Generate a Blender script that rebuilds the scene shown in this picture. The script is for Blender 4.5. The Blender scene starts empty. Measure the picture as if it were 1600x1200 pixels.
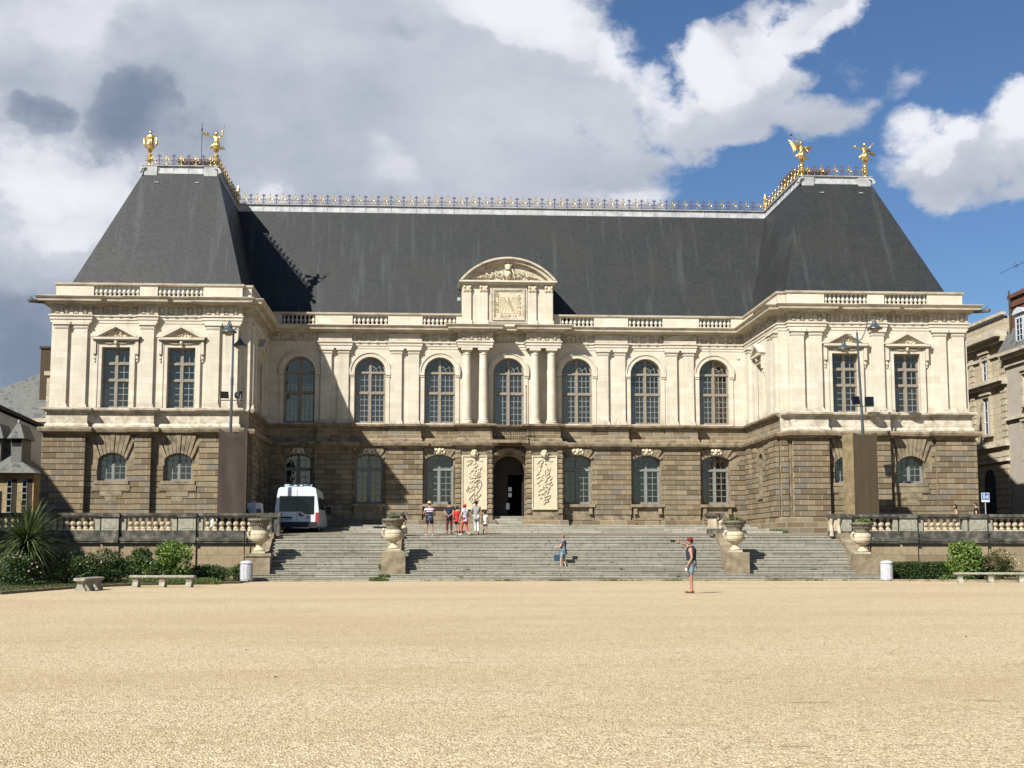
import bpy, bmesh, math, random
from mathutils import Vector, Matrix
R = math.radians
random.seed(7)
S = bpy.context.scene
C = S.collection

# ------------------------------------------------------------------ camera
cam = bpy.data.objects.new('camera', bpy.data.cameras.new('camera'))
C.objects.link(cam)
cam.location = (-4.903, -85.0, 1.38)
cam.rotation_euler = (math.pi/2 + 0.1185, 0, -0.0599)
cam.data.sensor_width = 36; cam.data.lens = 2207/1600*36
cam.data.clip_start = 0.2; cam.data.clip_end = 6000
S.camera = cam
S.view_settings.view_transform = 'Standard'; S.view_settings.look = 'None'
S.view_settings.gamma = 1; S.view_settings.exposure = 0.90

# ------------------------------------------------------------------ sun
LD = Vector((0.89, 1.0, -1.15)).normalized()          # the way the light travels
sun = bpy.data.objects.new('sun', bpy.data.lights.new('sun', 'SUN')); C.objects.link(sun)
sun.rotation_euler = LD.to_track_quat('-Z', 'Y').to_euler()
sun.data.energy = 5.0; sun.data.angle = R(0.5); sun.data.color = (1, 0.968, 0.90)

# ------------------------------------------------------------------ sky
W = bpy.data.worlds.new('World'); S.world = W; W.use_nodes = True
nt = W.node_tree; nt.nodes.clear()
def N(t, typ, **k):
    n = t.nodes.new(typ)
    for a, b in k.items():
        if a.startswith('i_'): n.inputs[int(a[2:])].default_value = b
        else: setattr(n, a, b)
    return n
def L(t, a, b, ao=0, bi=0): t.links.new(a.outputs[ao], b.inputs[bi])
def Mth(t, op, a, b=None, c=None, clamp=False):
    n = t.nodes.new('ShaderNodeMath'); n.operation = op; n.use_clamp = clamp
    for i, x in enumerate((a, b, c)):
        if x is None: continue
        if isinstance(x, (int, float)): n.inputs[i].default_value = x
        else: t.links.new(x, n.inputs[i])
    return n.outputs[0]
def MR(t, v, a, b, c=0., d=1., smooth=True):
    n = t.nodes.new('ShaderNodeMapRange')
    n.interpolation_type = 'SMOOTHSTEP' if smooth else 'LINEAR'
    t.links.new(v, n.inputs[0])
    for i, x in enumerate((a, b, c, d)): n.inputs[i+1].default_value = x
    return n.outputs[0]
KA = 1.0                                                              # scales every albedo written below
def Mix(t, f, a, b, mode='MIX'):
    n = t.nodes.new('ShaderNodeMix'); n.data_type = 'RGBA'; n.blend_type = mode
    if isinstance(f, (int, float)): n.inputs[0].default_value = f
    else: t.links.new(f, n.inputs[0])
    for i, x in ((6, a), (7, b)):
        if isinstance(x, tuple): n.inputs[i].default_value = (x[0]*KA, x[1]*KA, x[2]*KA, 1)
        else: t.links.new(x, n.inputs[i])
    return n.outputs[2]
def build_sky():
    t = nt
    sky = N(t, 'ShaderNodeTexSky', sky_type='NISHITA', sun_disc=False)
    sky.sun_elevation = math.asin(-LD.z)
    sky.sun_rotation = math.atan2(-LD.x, -LD.y)
    sky.air_density = 1.0; sky.dust_density = 0.3; sky.ozone_density = 3.0
    tc = N(t, 'ShaderNodeTexCoord')
    sep = N(t, 'ShaderNodeSeparateXYZ'); L(t, tc, sep)
    az = Mth(t, 'ARCTAN2', sep.outputs[0], sep.outputs[1])
    el = Mth(t, 'ARCSINE', sep.outputs[2])
    ae = N(t, 'ShaderNodeCombineXYZ'); t.links.new(az, ae.inputs[0]); t.links.new(el, ae.inputs[1])
    def noise(scale, det, rough, off, src=None, st=(1, 1.35, 1)):
        m = N(t, 'ShaderNodeMapping'); m.inputs['Location'].default_value = off; m.inputs['Scale'].default_value = st
        t.links.new(src or ae.outputs[0], m.inputs[0])
        n = N(t, 'ShaderNodeTexNoise'); n.inputs['Scale'].default_value = scale
        n.inputs['Detail'].default_value = det; n.inputs['Roughness'].default_value = rough
        L(t, m, n); return n
    # billow the coordinates so that the cloud edges curl
    wn = noise(9, 6, 0.58, (3, 1, 0))
    v1 = N(t, 'ShaderNodeVectorMath', operation='SUBTRACT'); t.links.new(wn.outputs['Color'], v1.inputs[0]); v1.inputs[1].default_value = (.5, .5, .5)
    v2 = N(t, 'ShaderNodeVectorMath', operation='SCALE'); t.links.new(v1.outputs[0], v2.inputs[0]); v2.inputs[3].default_value = 0.10
    v3 = N(t, 'ShaderNodeVectorMath', operation='ADD'); t.links.new(ae.outputs[0], v3.inputs[0]); t.links.new(v2.outputs[0], v3.inputs[1])
    pos = v3.outputs[0]
    def blobs(lst):
        tot = None
        for (a, e, ra, re, rot, w, soft) in lst:
            m = N(t, 'ShaderNodeMapping', vector_type='TEXTURE')
            m.inputs['Location'].default_value = (a, e, 0); m.inputs['Rotation'].default_value = (0, 0, rot)
            m.inputs['Scale'].default_value = (ra, re, 1)
            t.links.new(pos, m.inputs[0])
            ln = N(t, 'ShaderNodeVectorMath', operation='LENGTH'); L(t, m, ln)
            g = MR(t, ln.outputs['Value'], soft, 1.6-soft*.6, w, 0.)
            tot = g if tot is None else Mth(t, 'MAXIMUM', tot, g)
        return tot
    cov = blobs(COVER); dark = blobs(DARK); lite = blobs(LITE)
    en = noise(19, 8, 0.6, (2, 5, 6)); en2 = Mth(t, 'MULTIPLY', Mth(t, 'SUBTRACT', en.outputs[0], .5), 0.9)
    def crisp(q): return Mth(t, 'ADD', Mth(t, 'MULTIPLY', q, .72), Mth(t, 'MULTIPLY', MR(t, Mth(t, 'ADD', q, en2), .38, .62), Mth(t, 'MULTIPLY', MR(t, q, 0, .6), .28)))
    lite = crisp(lite); dark = crisp(dark)
    # general broken cloud away from the part of the sky that is described above
    far = noise(1.5, 7, 0.6, (9, 4, 2), src=tc.outputs[0])
    fcov = MR(t, far.outputs[0], 0.62, 0.72, 0, .6)
    away = MR(t, Mth(t, 'ABSOLUTE', Mth(t, 'SUBTRACT', az, 0.06)), 0.42, 0.6)
    hi = MR(t, el, 0.52, 0.7)
    cov = Mth(t, 'MAXIMUM', cov, Mth(t, 'MULTIPLY', fcov, Mth(t, 'MAXIMUM', away, hi)))
    edge = noise(26, 8, 0.62, (1, 7, 3))
    alpha = MR(t, Mth(t, 'ADD', cov, Mth(t, 'MULTIPLY', Mth(t, 'SUBTRACT', edge.outputs[0], .5), 1.1)), 0.25, 0.80)
    fine = noise(16, 9, 0.6, (5, 2, 8))
    big = noise(6, 4, 0.5, (0, 8, 3))
    # how bright the cloud is: bright where lit, grey-blue where thick
    br = Mth(t, 'ADD', Mth(t, 'MULTIPLY', lite, 0.40), 0.60)
    br = Mth(t, 'SUBTRACT', br, Mth(t, 'MULTIPLY', dark, 0.46))
    br = Mth(t, 'ADD', br, Mth(t, 'MULTIPLY', Mth(t, 'SUBTRACT', fine.outputs[0], .5), 0.34))
    br = Mth(t, 'ADD', br, Mth(t, 'MULTIPLY', Mth(t, 'SUBTRACT', big.outputs[0], .5), 0.30))
    rim = Mth(t, 'MULTIPLY', Mth(t, 'SUBTRACT', 1, MR(t, cov, 0.3, 0.9)), 0.16)
    br = Mth(t, 'ADD', br, rim)
    cr = N(t, 'ShaderNodeValToRGB'); t.links.new(br, cr.inputs[0])
    e = cr.color_ramp; e.elements[0].position = 0.0; e.elements[0].color = (0.14, 0.19, 0.28, 1)
    e.elements[1].position = 1.0; e.elements[1].color = (0.78, 0.79, 0.84, 1)
    for p, c in ((.2, (.20, .25, .34, 1)), (.42, (.35, .39, .475, 1)), (.7, (.54, .565, .63, 1))):
        x = e.elements.new(p); x.color = c
    b1 = N(t, 'ShaderNodeBackground'); b1.inputs[1].default_value = 0.042
    tint = Mix(t, 1.0, sky.outputs[0], (0.78, 0.96, 1.18), 'MULTIPLY')
    t.links.new(tint, b1.inputs[0])
    b2 = N(t, 'ShaderNodeBackground'); b2.inputs[1].default_value = 0.60; L(t, cr, b2)
    mx = N(t, 'ShaderNodeMixShader'); t.links.new(alpha, mx.inputs[0]); L(t, b1, mx, 0, 1); L(t, b2, mx, 0, 2)
    o = N(t, 'ShaderNodeOutputWorld'); L(t, mx, o)
# cloud masses: azimuth, elevation, two radii, tilt, weight, softness (radians, seen from the square)
COVER = [(-0.1692, 0.2905, 0.3197, 0.2131, -0.0, 1, 0.75), (0.0412, 0.3283, 0.0977, 0.1021, -0.524, 1, 0.6), (0.116, 0.3192, 0.0577, 0.0444, -0.698, 0.9, 0.45), (0.097, 0.2623, 0.0844, 0.0355, -0.0, 0.9, 0.5), (0.1477, 0.2482, 0.04, 0.0133, -0.0, 0.55, 0.3), (-0.229, 0.131, 0.1554, 0.0888, -0.0, 1, 0.6), (0.2316, 0.3324, 0.0533, 0.0466, 0.611, 1, 0.5), (0.2868, 0.3688, 0.0533, 0.0222, 0.436, 0.85, 0.3), (0.208, 0.2925, 0.0577, 0.0266, 0.175, 0.9, 0.4), (0.2556, 0.2946, 0.04, 0.02, -0.0, 0.75, 0.3), (0.299, 0.3302, 0.0222, 0.0178, -0.0, 0.35, 0.1), (0.1623, 0.305, 0.0266, 0.0266, -0.0, 0.7, 0.3), (0.3662, 0.2627, 0.0511, 0.0258, 0.209, 0.95, 0.4), (0.4085, 0.2746, 0.0422, 0.0302, -0.0, 1, 0.4), (0.3376, 0.2764, 0.0244, 0.0222, -0.0, 0.75, 0.3), (0.2736, 0.2957, 0.0466, 0.0222, -0.0, 0.8, 0.3), (0.3949, 0.2464, 0.04, 0.0133, -0.0, 0.65, 0.2), (0.3336, 0.3127, 0.0178, 0.02, -0.0, 0.42, 0.1)]
DARK = [(-0.2113, 0.3024, 0.0422, 0.0422, -0.349, 1, 0.2), (-0.273, 0.2969, 0.0244, 0.02, -0.0, 0.9, 0.2), (-0.1689, 0.2797, 0.0622, 0.0488, -0.0, 0.5, 0.1), (-0.2705, 0.1293, 0.0533, 0.0488, -0.0, 0.8, 0.1), (-0.2124, 0.2057, 0.0222, 0.0311, -0.524, 0.7, 0.1), (-0.1112, 0.3024, 0.1332, 0.0533, -0.0, 0.28, 0.2), (-0.0246, 0.3679, 0.0222, 0.0089, -0.0, 0.4, 0.1), (0.097, 0.2667, 0.0666, 0.0222, -0.0, 0.25, 0.2), (0.2351, 0.2826, 0.0666, 0.0178, -0.0, 0.4, 0.2), (-0.0556, 0.2564, 0.071, 0.0222, -0.0, 0.3, 0.1), (0.399, 0.2439, 0.0444, 0.0155, -0.0, 0.35, 0.2), (-0.2866, 0.3224, 0.0266, 0.0178, -0.0, 0.3, 0.2), (-0.1547, 0.248, 0.0266, 0.0266, -0.0, 0.45, 0.1)]
LITE = [(-0.2458, 0.2466, 0.0533, 0.0355, -0.0, 1, 0.2), (-0.2833, 0.2436, 0.0355, 0.04, -0.0, 0.95, 0.2), (-0.2571, 0.2116, 0.0488, 0.0266, -0.0, 0.8, 0.2), (-0.1942, 0.2458, 0.0222, 0.0222, -0.0, 0.6, 0.2), (0.0693, 0.367, 0.0844, 0.0244, -0.384, 1, 0.3), (0.144, 0.3337, 0.04, 0.02, -0.698, 0.95, 0.2), (0.0412, 0.2977, 0.1332, 0.0888, -0.0, 0.3, 0.2), (0.2088, 0.3335, 0.0355, 0.0311, 0.785, 0.9, 0.3), (0.2548, 0.3522, 0.0488, 0.0266, 0.524, 0.85, 0.2), (0.3046, 0.3674, 0.0444, 0.0133, 0.349, 0.9, 0.2), (-0.2501, 0.3591, 0.0977, 0.0266, -0.0, 0.6, 0.2), (-0.1259, 0.3528, 0.111, 0.0222, -0.175, 0.35, 0.2), (0.3497, 0.2797, 0.0355, 0.0178, 0.349, 0.95, 0.3), (0.4092, 0.2912, 0.0355, 0.0244, -0.0, 1, 0.3), (0.1808, 0.3088, 0.0266, 0.0222, -0.0, 0.6, 0.2), (-0.0236, 0.2749, 0.04, 0.0222, -0.524, 0.5, 0.2), (-0.1055, 0.2481, 0.0266, 0.0098, -0.0, 0.7, 0.2), (0.1432, 0.2528, 0.0355, 0.0111, -0.0, 0.7, 0.2), (0.208, 0.2947, 0.0666, 0.0222, -0.0, 0.3, 0.2), (-0.231, 0.1874, 0.0355, 0.0178, -0.0, 0.45, 0.2)]
build_sky(); KA = 0.72
W.cycles.sampling_method = 'MANUAL'; W.cycles.sample_map_resolution = 512

# ------------------------------------------------------------------ materials
def mat(name, base=(.5, .5, .5), rough=.8, metal=0., spec=.3):
    m = bpy.data.materials.new(name); m.use_nodes = True
    b = m.node_tree.nodes['Principled BSDF']
    b.inputs['Base Color'].default_value = (*[c*KA for c in base], 1); b.inputs['Roughness'].default_value = rough
    b.inputs['Metallic'].default_value = metal; b.inputs['Specular IOR Level'].default_value = spec
    return m, m.node_tree, b
def coords(t, kind='Object'):
    tc = N(t, 'ShaderNodeTexCoord'); return tc.outputs[kind]
def noise(t, v, scale, det=4, rough=.55, st=None):
    if st:
        m = N(t, 'ShaderNodeMapping'); m.inputs['Scale'].default_value = st; t.links.new(v, m.inputs[0]); v = m.outputs[0]
    n = N(t, 'ShaderNodeTexNoise'); n.inputs['Scale'].default_value = scale; n.inputs['Detail'].default_value = det
    n.inputs['Roughness'].default_value = rough; t.links.new(v, n.inputs[0]); return n.outputs[0]
def ramp(t, v, stops):
    r = N(t, 'ShaderNodeValToRGB'); t.links.new(v, r.inputs[0]); e = r.color_ramp
    while len(e.elements) > 1: e.elements.remove(e.elements[-1])
    e.elements[0].position = stops[0][0]; e.elements[0].color = (*[q*KA for q in stops[0][1]], 1)
    for p, c in stops[1:]:
        x = e.elements.new(p); x.color = (*[q*KA for q in c], 1)
    return r.outputs[0]
def bump(t, b, h, strength=.4, dist=.02):
    n = N(t, 'ShaderNodeBump'); n.inputs['Strength'].default_value = strength; n.inputs['Distance'].default_value = dist
    t.links.new(h, n.inputs['Height']); L(t, n, b, 0, b.inputs.find('Normal'))
def wallco(t, src=None):
    """(x + y, z): runs along a wall whichever axis it follows"""
    s = N(t, 'ShaderNodeSeparateXYZ'); t.links.new(src or coords(t), s.inputs[0])
    c = N(t, 'ShaderNodeCombineXYZ'); t.links.new(Mth(t, 'ADD', s.outputs[0], s.outputs[1]), c.inputs[0]); t.links.new(s.outputs[2], c.inputs[1])
    return c.outputs[0]
def brick(t, v, w, h, mortar, c1=(0, 0, 0), c2=(1, 1, 1), cm=(.5, .5, .5), off=.5, sm=.1):
    b = N(t, 'ShaderNodeTexBrick'); t.links.new(v, b.inputs[0]); b.offset = off
    b.inputs['Color1'].default_value = (*c1, 1); b.inputs['Color2'].default_value = (*c2, 1); b.inputs['Mortar'].default_value = (*cm, 1)
    b.inputs['Scale'].default_value = 1; b.inputs['Mortar Size'].default_value = mortar; b.inputs['Mortar Smooth'].default_value = sm
    b.inputs['Brick Width'].default_value = w; b.inputs['Row Height'].default_value = h
    return b
def setc(t, b, sock): t.links.new(sock, b.inputs['Base Color'])
M = {}
def m_limestone():
    m, t, b = mat('limestone', rough=.85, spec=.2)
    v = wallco(t); br = brick(t, v, .92, .345, .006, cm=(.35, .35, .35))
    blk = ramp(t, br.outputs[0], [(0, (.65, .60, .485)), (.35, (.71, .655, .54)), (.5, (.62, .565, .45)), (.7, (.70, .64, .52)), (1, (.745, .69, .575))])
    n = noise(t, coords(t), 1.3, 6, .6); n2 = noise(t, coords(t), .55, 5, .65, (1, 1, .25))
    c = Mix(t, MR(t, n, .35, .7, 0, .45), blk, (.57, .49, .37))
    c = Mix(t, MR(t, n2, .56, .75, 0, .35), c, (.36, .31, .25))
    c = Mix(t, Mth(t, 'MULTIPLY', br.outputs['Fac'], .45), c, (.34, .28, .20))
    sz = N(t, 'ShaderNodeSeparateXYZ'); t.links.new(coords(t), sz.inputs[0])
    foot = Mth(t, 'MULTIPLY', MR(t, sz.outputs[2], 9.7, 8.95, 0, 1), MR(t, noise(t, coords(t), 2.2, 5, .65), .42, .6))   # rain-splash grime on the ledges and bases
    c = Mix(t, Mth(t, 'MULTIPLY', foot, .55), c, (.30, .24, .16))
    run = noise(t, coords(t), 2.0, 6, .6, (1.2, 1.2, .10)); c = Mix(t, MR(t, run, .57, .72, 0, .5), c, (.42, .365, .28))
    setc(t, b, c); bump(t, b, noise(t, coords(t), 30, 4), .25, .01); return m
def m_trim():
    m, t, b = mat('weathered_limestone', rough=.9, spec=.2)
    n = noise(t, coords(t), 2.2, 6, .65, (.5, .5, 1.6)); n2 = noise(t, coords(t), 9, 4, .6)
    c = ramp(t, n, [(.3, (.30, .26, .20)), (.45, (.52, .46, .355)), (.62, (.66, .60, .475)), (.8, (.42, .37, .285))])
    c = Mix(t, MR(t, n2, .5, .8, 0, .5), c, (.27, .23, .17)); setc(t, b, c)
    bump(t, b, noise(t, coords(t), 25, 4), .3, .012); return m
def m_granite(name='granite', h=.30, joint=True):
    m, t, b = mat(name, rough=.9, spec=.2)
    v = wallco(t)
    br = brick(t, v, .78, h, .011 if joint else .004, off=.42, cm=(.5, .5, .5))
    wn = N(t, 'ShaderNodeTexWhiteNoise', noise_dimensions='2D')
    rnd = br.outputs[0]
    br2 = brick(t, v, .78, h, 0.0, off=.42)                 # the same blocks without joints
    col = ramp(t, br2.outputs[0], [(0, (.135, .10, .06)), (.16, (.28, .21, .125)), (.30, (.19, .165, .12)), (.44, (.33, .255, .155)), (.56, (.155, .12, .075)), (.7, (.25, .175, .105)), (.8, (.31, .25, .16)), (.92, (.21, .195, .155)), (1, (.37, .29, .18))])
    n = noise(t, coords(t), 3, 6, .6); n2 = noise(t, coords(t), .7, 5, .6, (1, 1, .4))
    c = Mix(t, MR(t, n, .4, .75, 0, .5), col, (.17, .135, .09))
    c = Mix(t, MR(t, n2, .5, .75, 0, .45), c, (.125, .11, .09))
    if joint: c = Mix(t, br.outputs['Fac'], c, (.47, .38, .25))
    setc(t, b, c)
    bump(t, b, noise(t, coords(t), 18, 5), .45, .02); return m
def m_slate():
    m, t, b = mat('slate', rough=.5, spec=.32)
    v = wallco(t); br = brick(t, v, .22, .13, .008)
    br2 = brick(t, v, .22, .13, 0.0)
    c = ramp(t, br2.outputs[0], [(0, (.023, .026, .028)), (.5, (.027, .030, .031)), (1, (.033, .035, .035))])
    st = noise(t, coords(t), 1.3, 5, .6, (1.6, .2, .10)); c = Mix(t, MR(t, st, .52, .70, 0, .45), c, (.085, .095, .095)); st2 = noise(t, coords(t), 2.1, 4, .6, (1.5, .2, .08)); c = Mix(t, MR(t, st2, .52, .68, 0, .55), c, (.022, .024, .022))
    b2 = noise(t, coords(t), .35, 3, .6); c = Mix(t, MR(t, b2, .45, .65, 0, .5), c, (.040, .041, .032))
    c = Mix(t, br.outputs['Fac'], c, (.018, .019, .02)); setc(t, b, c)
    rr = Mth(t, 'ADD', Mth(t, 'MULTIPLY', noise(t, coords(t), 4, 4), .35), .38); t.links.new(rr, b.inputs['Roughness'])
    h = Mth(t, 'ADD', br2.outputs[0], Mth(t, 'MULTIPLY', br.outputs['Fac'], -1.2))
    bump(t, b, h, .28, .012); return m
def m_noisy(name, c1, c2, scale=3, rough=.8, det=5, spec=.3, metal=0., bmp=.3, bs=20, st=None, c3=None, dist=.01):
    m, t, b = mat(name, rough=rough, spec=spec, metal=metal)
    n = noise(t, coords(t), scale, det, .6, st)
    c = ramp(t, n, [(.32, c1), (.68, c2)]) if c3 is None else ramp(t, n, [(.3, c1), (.5, c2), (.7, c3)])
    setc(t, b, c)
    if bmp: bump(t, b, noise(t, coords(t), bs, 4), bmp, dist)
    return m
def m_gravel():
    m, t, b = mat('gravel', rough=.95, spec=.1)
    v = coords(t)
    vo = N(t, 'ShaderNodeTexVoronoi'); vo.inputs['Scale'].default_value = 62; t.links.new(v, vo.inputs[0])
    sp = N(t, 'ShaderNodeSeparateColor'); L(t, vo, sp, 1)
    c = ramp(t, sp.outputs[0], [(0, (.20, .135, .07)), (.22, (.57, .42, .235)), (.55, (.77, .605, .365)), (.88, (.90, .765, .50)), (1, (1.0, .92, .68))])
    for sc_, am_ in ((30, .5), (17, .25)):
        vx = N(t, 'ShaderNodeTexVoronoi'); vx.inputs['Scale'].default_value = sc_; t.links.new(v, vx.inputs[0]); sx = N(t, 'ShaderNodeSeparateColor'); L(t, vx, sx, 1)
        c = Mix(t, MR(t, sx.outputs[1], .55, 1.0, 0, am_), c, (.36, .255, .14)); c = Mix(t, MR(t, sx.outputs[2], .75, 1.0, 0, am_), c, (.84, .73, .54))
    n1 = noise(t, v, .12, 6, .6, (.6, 1.6, 1)); n2 = noise(t, v, 2.2, 7, .75, (.7, 1.0, 1))
    c = Mix(t, MR(t, n1, .40, .64, 0, .45), c, (.55, .405, .225))
    c = Mix(t, MR(t, n2, .54, .68, 0, .42), c, (.36, .26, .145))
    n3 = noise(t, v, .35, 3, .6, (.3, 2.2, 1)); c = Mix(t, MR(t, n3, .58, .72, 0, .22), c, (.80, .68, .48))
    n4 = noise(t, v, 1.1, 9, .72, (.45, 1.5, 1)); n5 = noise(t, v, .16, 3, .5); c = Mix(t, Mth(t, 'MULTIPLY', MR(t, n4, .60, .68, 0, .8), MR(t, n5, .45, .62)), c, (.25, .175, .095))
    setc(t, b, c)
    h = Mth(t, 'ADD', Mth(t, 'MULTIPLY', vo.outputs[0], -.8), Mth(t, 'MULTIPLY', noise(t, v, 6, 6, .6), 1.4))
    bump(t, b, h, .8, .025); return m
def m_slabs(name, c1, c2, c3, w=1.3, h=.9, flat=True, zo=0.):
    m, t, b = mat(name, rough=.9, spec=.15)
    v = coords(t)
    if not flat: v = wallco(t)
    if zo:
        m_ = N(t, 'ShaderNodeMapping'); m_.inputs['Location'].default_value = (0, zo, 0); t.links.new(v, m_.inputs[0]); v = m_.outputs[0]
    br = brick(t, v, w, h, .012, cm=(.5, .5, .5)); br2 = brick(t, v, w, h, 0)
    c = ramp(t, br2.outputs[0], [(0, c1), (.5, c2), (1, c3)])
    n = noise(t, coords(t), 4, 6, .65); c = Mix(t, MR(t, n, .45, .75, 0, .6), c, tuple(x*.5 for x in c1))
    c = Mix(t, Mth(t, 'MULTIPLY', br.outputs['Fac'], .7), c, (.07, .065, .045)); setc(t, b, c)
    bump(t, b, noise(t, coords(t), 14, 5), .4, .02); return m
def m_leaf(name, a, bb, cc):
    m, t, b = mat(name, rough=.55, spec=.35)
    g = N(t, 'ShaderNodeNewGeometry')
    c = ramp(t, g.outputs['Random Per Island'], [(0, a), (.55, bb), (1, cc)])
    n = noise(t, coords(t), 2.5, 3); c = Mix(t, MR(t, n, .4, .65, 0, .45), c, a)
    setc(t, b, c)
    tr = N(t, 'ShaderNodeBsdfTranslucent'); t.links.new(c, tr.inputs[0])
    mx = N(t, 'ShaderNodeMixShader'); mx.inputs[0].default_value = .25
    o = t.nodes['Material Output']; L(t, b, mx, 0, 1); L(t, tr, mx, 0, 2); L(t, mx, o); return m
def m_glass():
    m, t, b = mat('window_glass', (.03, .035, .04), .04, 0, .9)
    tr = N(t, 'ShaderNodeBsdfTransparent'); tr.inputs[0].default_value = (.75, .76, .76, 1)
    gl = N(t, 'ShaderNodeBsdfGlossy'); gl.inputs[0].default_value = (.80, .65, .48, 1); gl.inputs[1].default_value = .03
    bump_n = N(t, 'ShaderNodeBump'); bump_n.inputs['Strength'].default_value = .25; bump_n.inputs['Distance'].default_value = .02
    t.links.new(noise(t, coords(t), 2.5, 2), bump_n.inputs['Height']); t.links.new(bump_n.outputs[0], gl.inputs['Normal'])
    fr = N(t, 'ShaderNodeFresnel'); fr.inputs[0].default_value = 1.5
    mx = N(t, 'ShaderNodeMixShader'); t.links.new(Mth(t, 'ADD', fr.outputs[0], .13), mx.inputs[0]); L(t, tr, mx, 0, 1); L(t, gl, mx, 0, 2)
    L(t, mx, t.nodes['Material Output']); return m
M['lime'] = m_limestone(); M['trim'] = m_trim(); M['granite'] = m_granite(); M['slate'] = m_slate()
M['granite_trim'] = m_noisy('weathered_granite', (.11, .095, .068), (.27, .215, .14), 2.4, .9, 6, .2, bmp=.5, bs=15, c3=(.37, .30, .20))
M['relief'] = m_noisy('relief_stone', (.60, .50, .34), (.71, .62, .45), 3, .85, bmp=.3)
M['lead'] = m_noisy('lead_sheet', (.30, .31, .32), (.52, .53, .53), 2, .6, bmp=.2, spec=.4)
M['iron'] = m_noisy('painted_iron', (.10, .075, .085), (.17, .12, .14), 8, .5)
M['iron_blue'] = m_noisy('lamp_paint', (.045, .065, .075), (.075, .10, .11), 6, .4, spec=.5)
M['black'] = m_noisy('black_iron', (.008, .008, .009), (.02, .02, .022), 6, .5)
M['gold'] = m_noisy('gold_leaf', (.72, .47, .15), (.98, .72, .30), 5, .34, metal=.85, bmp=.5, bs=9, dist=.05)
M['mullion'] = m_noisy('taupe_window_stone', (.25, .215, .17), (.33, .285, .22), 5, .8)
M['bars'] = m_noisy('grey_window_paint', (.24, .24, .225), (.31, .31, .29), 5, .6)
M['bluebars'] = m_noisy('blue_grey_paint', (.20, .21, .20), (.28, .29, .275), 5, .6)
M['glass'] = m_glass()
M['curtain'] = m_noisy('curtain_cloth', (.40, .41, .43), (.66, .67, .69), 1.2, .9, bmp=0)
M['curtain_dark'] = m_noisy('shaded_curtain_cloth', (.10, .105, .11), (.19, .195, .20), 1.2, .9, bmp=0)  # darker curtain copy: shade at the ground floor windows is put into the colour
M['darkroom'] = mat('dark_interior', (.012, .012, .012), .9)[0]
M['wood'] = m_noisy('dark_oak', (.018, .011, .007), (.04, .024, .015), 5, .6, st=(3, 3, .6))
M['gravel'] = m_gravel()
M['paving'] = m_slabs('terrace_paving', (.22, .19, .135), (.27, .24, .175), (.19, .155, .11), 1.1, .6)
M['step'] = m_slabs('step_stone', (.30, .285, .225), (.45, .425, .345), (.35, .325, .26), 1.9, .17, False, -.006)
M['wallstone'] = m_slabs('terrace_wall_stone', (.33, .255, .155), (.38, .30, .19), (.25, .185, .115), 2.1, .62, False)
M['darkstone'] = m_noisy('soot_stained_stone', (.04, .038, .034), (.10, .094, .08), 2.6, .95, 7, .15, bmp=.5, bs=14, c3=(.23, .21, .165))
M['balu'] = m_noisy('baluster_stone', (.42, .34, .22), (.66, .57, .42), 3, .9, bmp=.3)
M['urn'] = m_noisy('urn_stone', (.50, .41, .27), (.66, .57, .42), 4, .9, bmp=.4)
M['ped'] = m_noisy('pedestal_stone', (.16, .125, .08), (.27, .215, .14), 2.2, .92, 7, bmp=.5, c3=(.37, .31, .21))
M['bench'] = m_noisy('bench_stone', (.26, .25, .19), (.44, .42, .33), 7, .9, bmp=.5)
M['white'] = m_noisy('white_paint', (.66, .69, .73), (.74, .77, .80), 2, .28, spec=.5, bmp=0)
M['bin'] = m_noisy('bin_paint', (.50, .51, .53), (.62, .63, .65), 5, .5)
M['grass'] = m_leaf('grass_blades', (.035, .06, .012), (.10, .125, .03), (.20, .19, .06))
M['soil'] = m_noisy('garden_soil', (.05, .04, .022), (.10, .105, .04), 3, .95, bmp=.6)
M['leaf_dark'] = m_leaf('dark_leaves', (.022, .042, .012), (.062, .11, .026), (.12, .18, .05))
M['leaf_mid'] = m_leaf('mid_leaves', (.038, .068, .016), (.11, .175, .04), (.21, .28, .07))
M['leaf_lime'] = m_leaf('lime_leaves', (.075, .13, .022), (.20, .32, .055), (.36, .47, .12))
M['leaf_sword'] = m_leaf('sword_leaves', (.03, .055, .015), (.11, .15, .045), (.30, .35, .15))
M['leaf_rust'] = m_leaf('rusty_leaves', (.05, .065, .018), (.12, .13, .035), (.24, .18, .08))
M['bark'] = m_noisy('bark', (.05, .035, .022), (.12, .09, .06), 8, .95)
M['cloth_cover'] = m_noisy('brown_cover_cloth', (.055, .040, .032), (.075, .056, .045), 1.2, .9, bmp=.25, bs=2, st=(2, 2, .5), dist=.08)
M['board'] = m_noisy('olive_board', (.062, .044, .024), (.080, .058, .032), 1.4, .85, bmp=.25, bs=2, st=(3, 3, .3), dist=.06)
M['board_pale'] = m_noisy('pale_board', (.13, .10, .055), (.27, .20, .11), 2.5, .9, 6, bmp=.3)  # paler than the front board: the sunlit side is put into the colour
M['lens'] = mat('lamp_lens', (.42, .37, .27), .25, 0, .5)[0]
M['render_white'] = m_noisy('white_render', (.50, .50, .50), (.60, .60, .59), .8, .9)
M['yellow_stone'] = m_slabs('yellow_stone', (.36, .27, .15), (.42, .33, .19), (.30, .22, .12), .9, .4, False)
M['town'] = m_slabs('town_limestone', (.50, .43, .31), (.56, .48, .35), (.46, .39, .28), 1.0, .42, False)
M['town_grey'] = m_noisy('town_grey_render', (.40, .36, .30), (.48, .43, .36), 1.0, .9)
M['chim'] = m_noisy('brown_brick', (.13, .055, .035), (.20, .09, .06), 3, .9)
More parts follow.
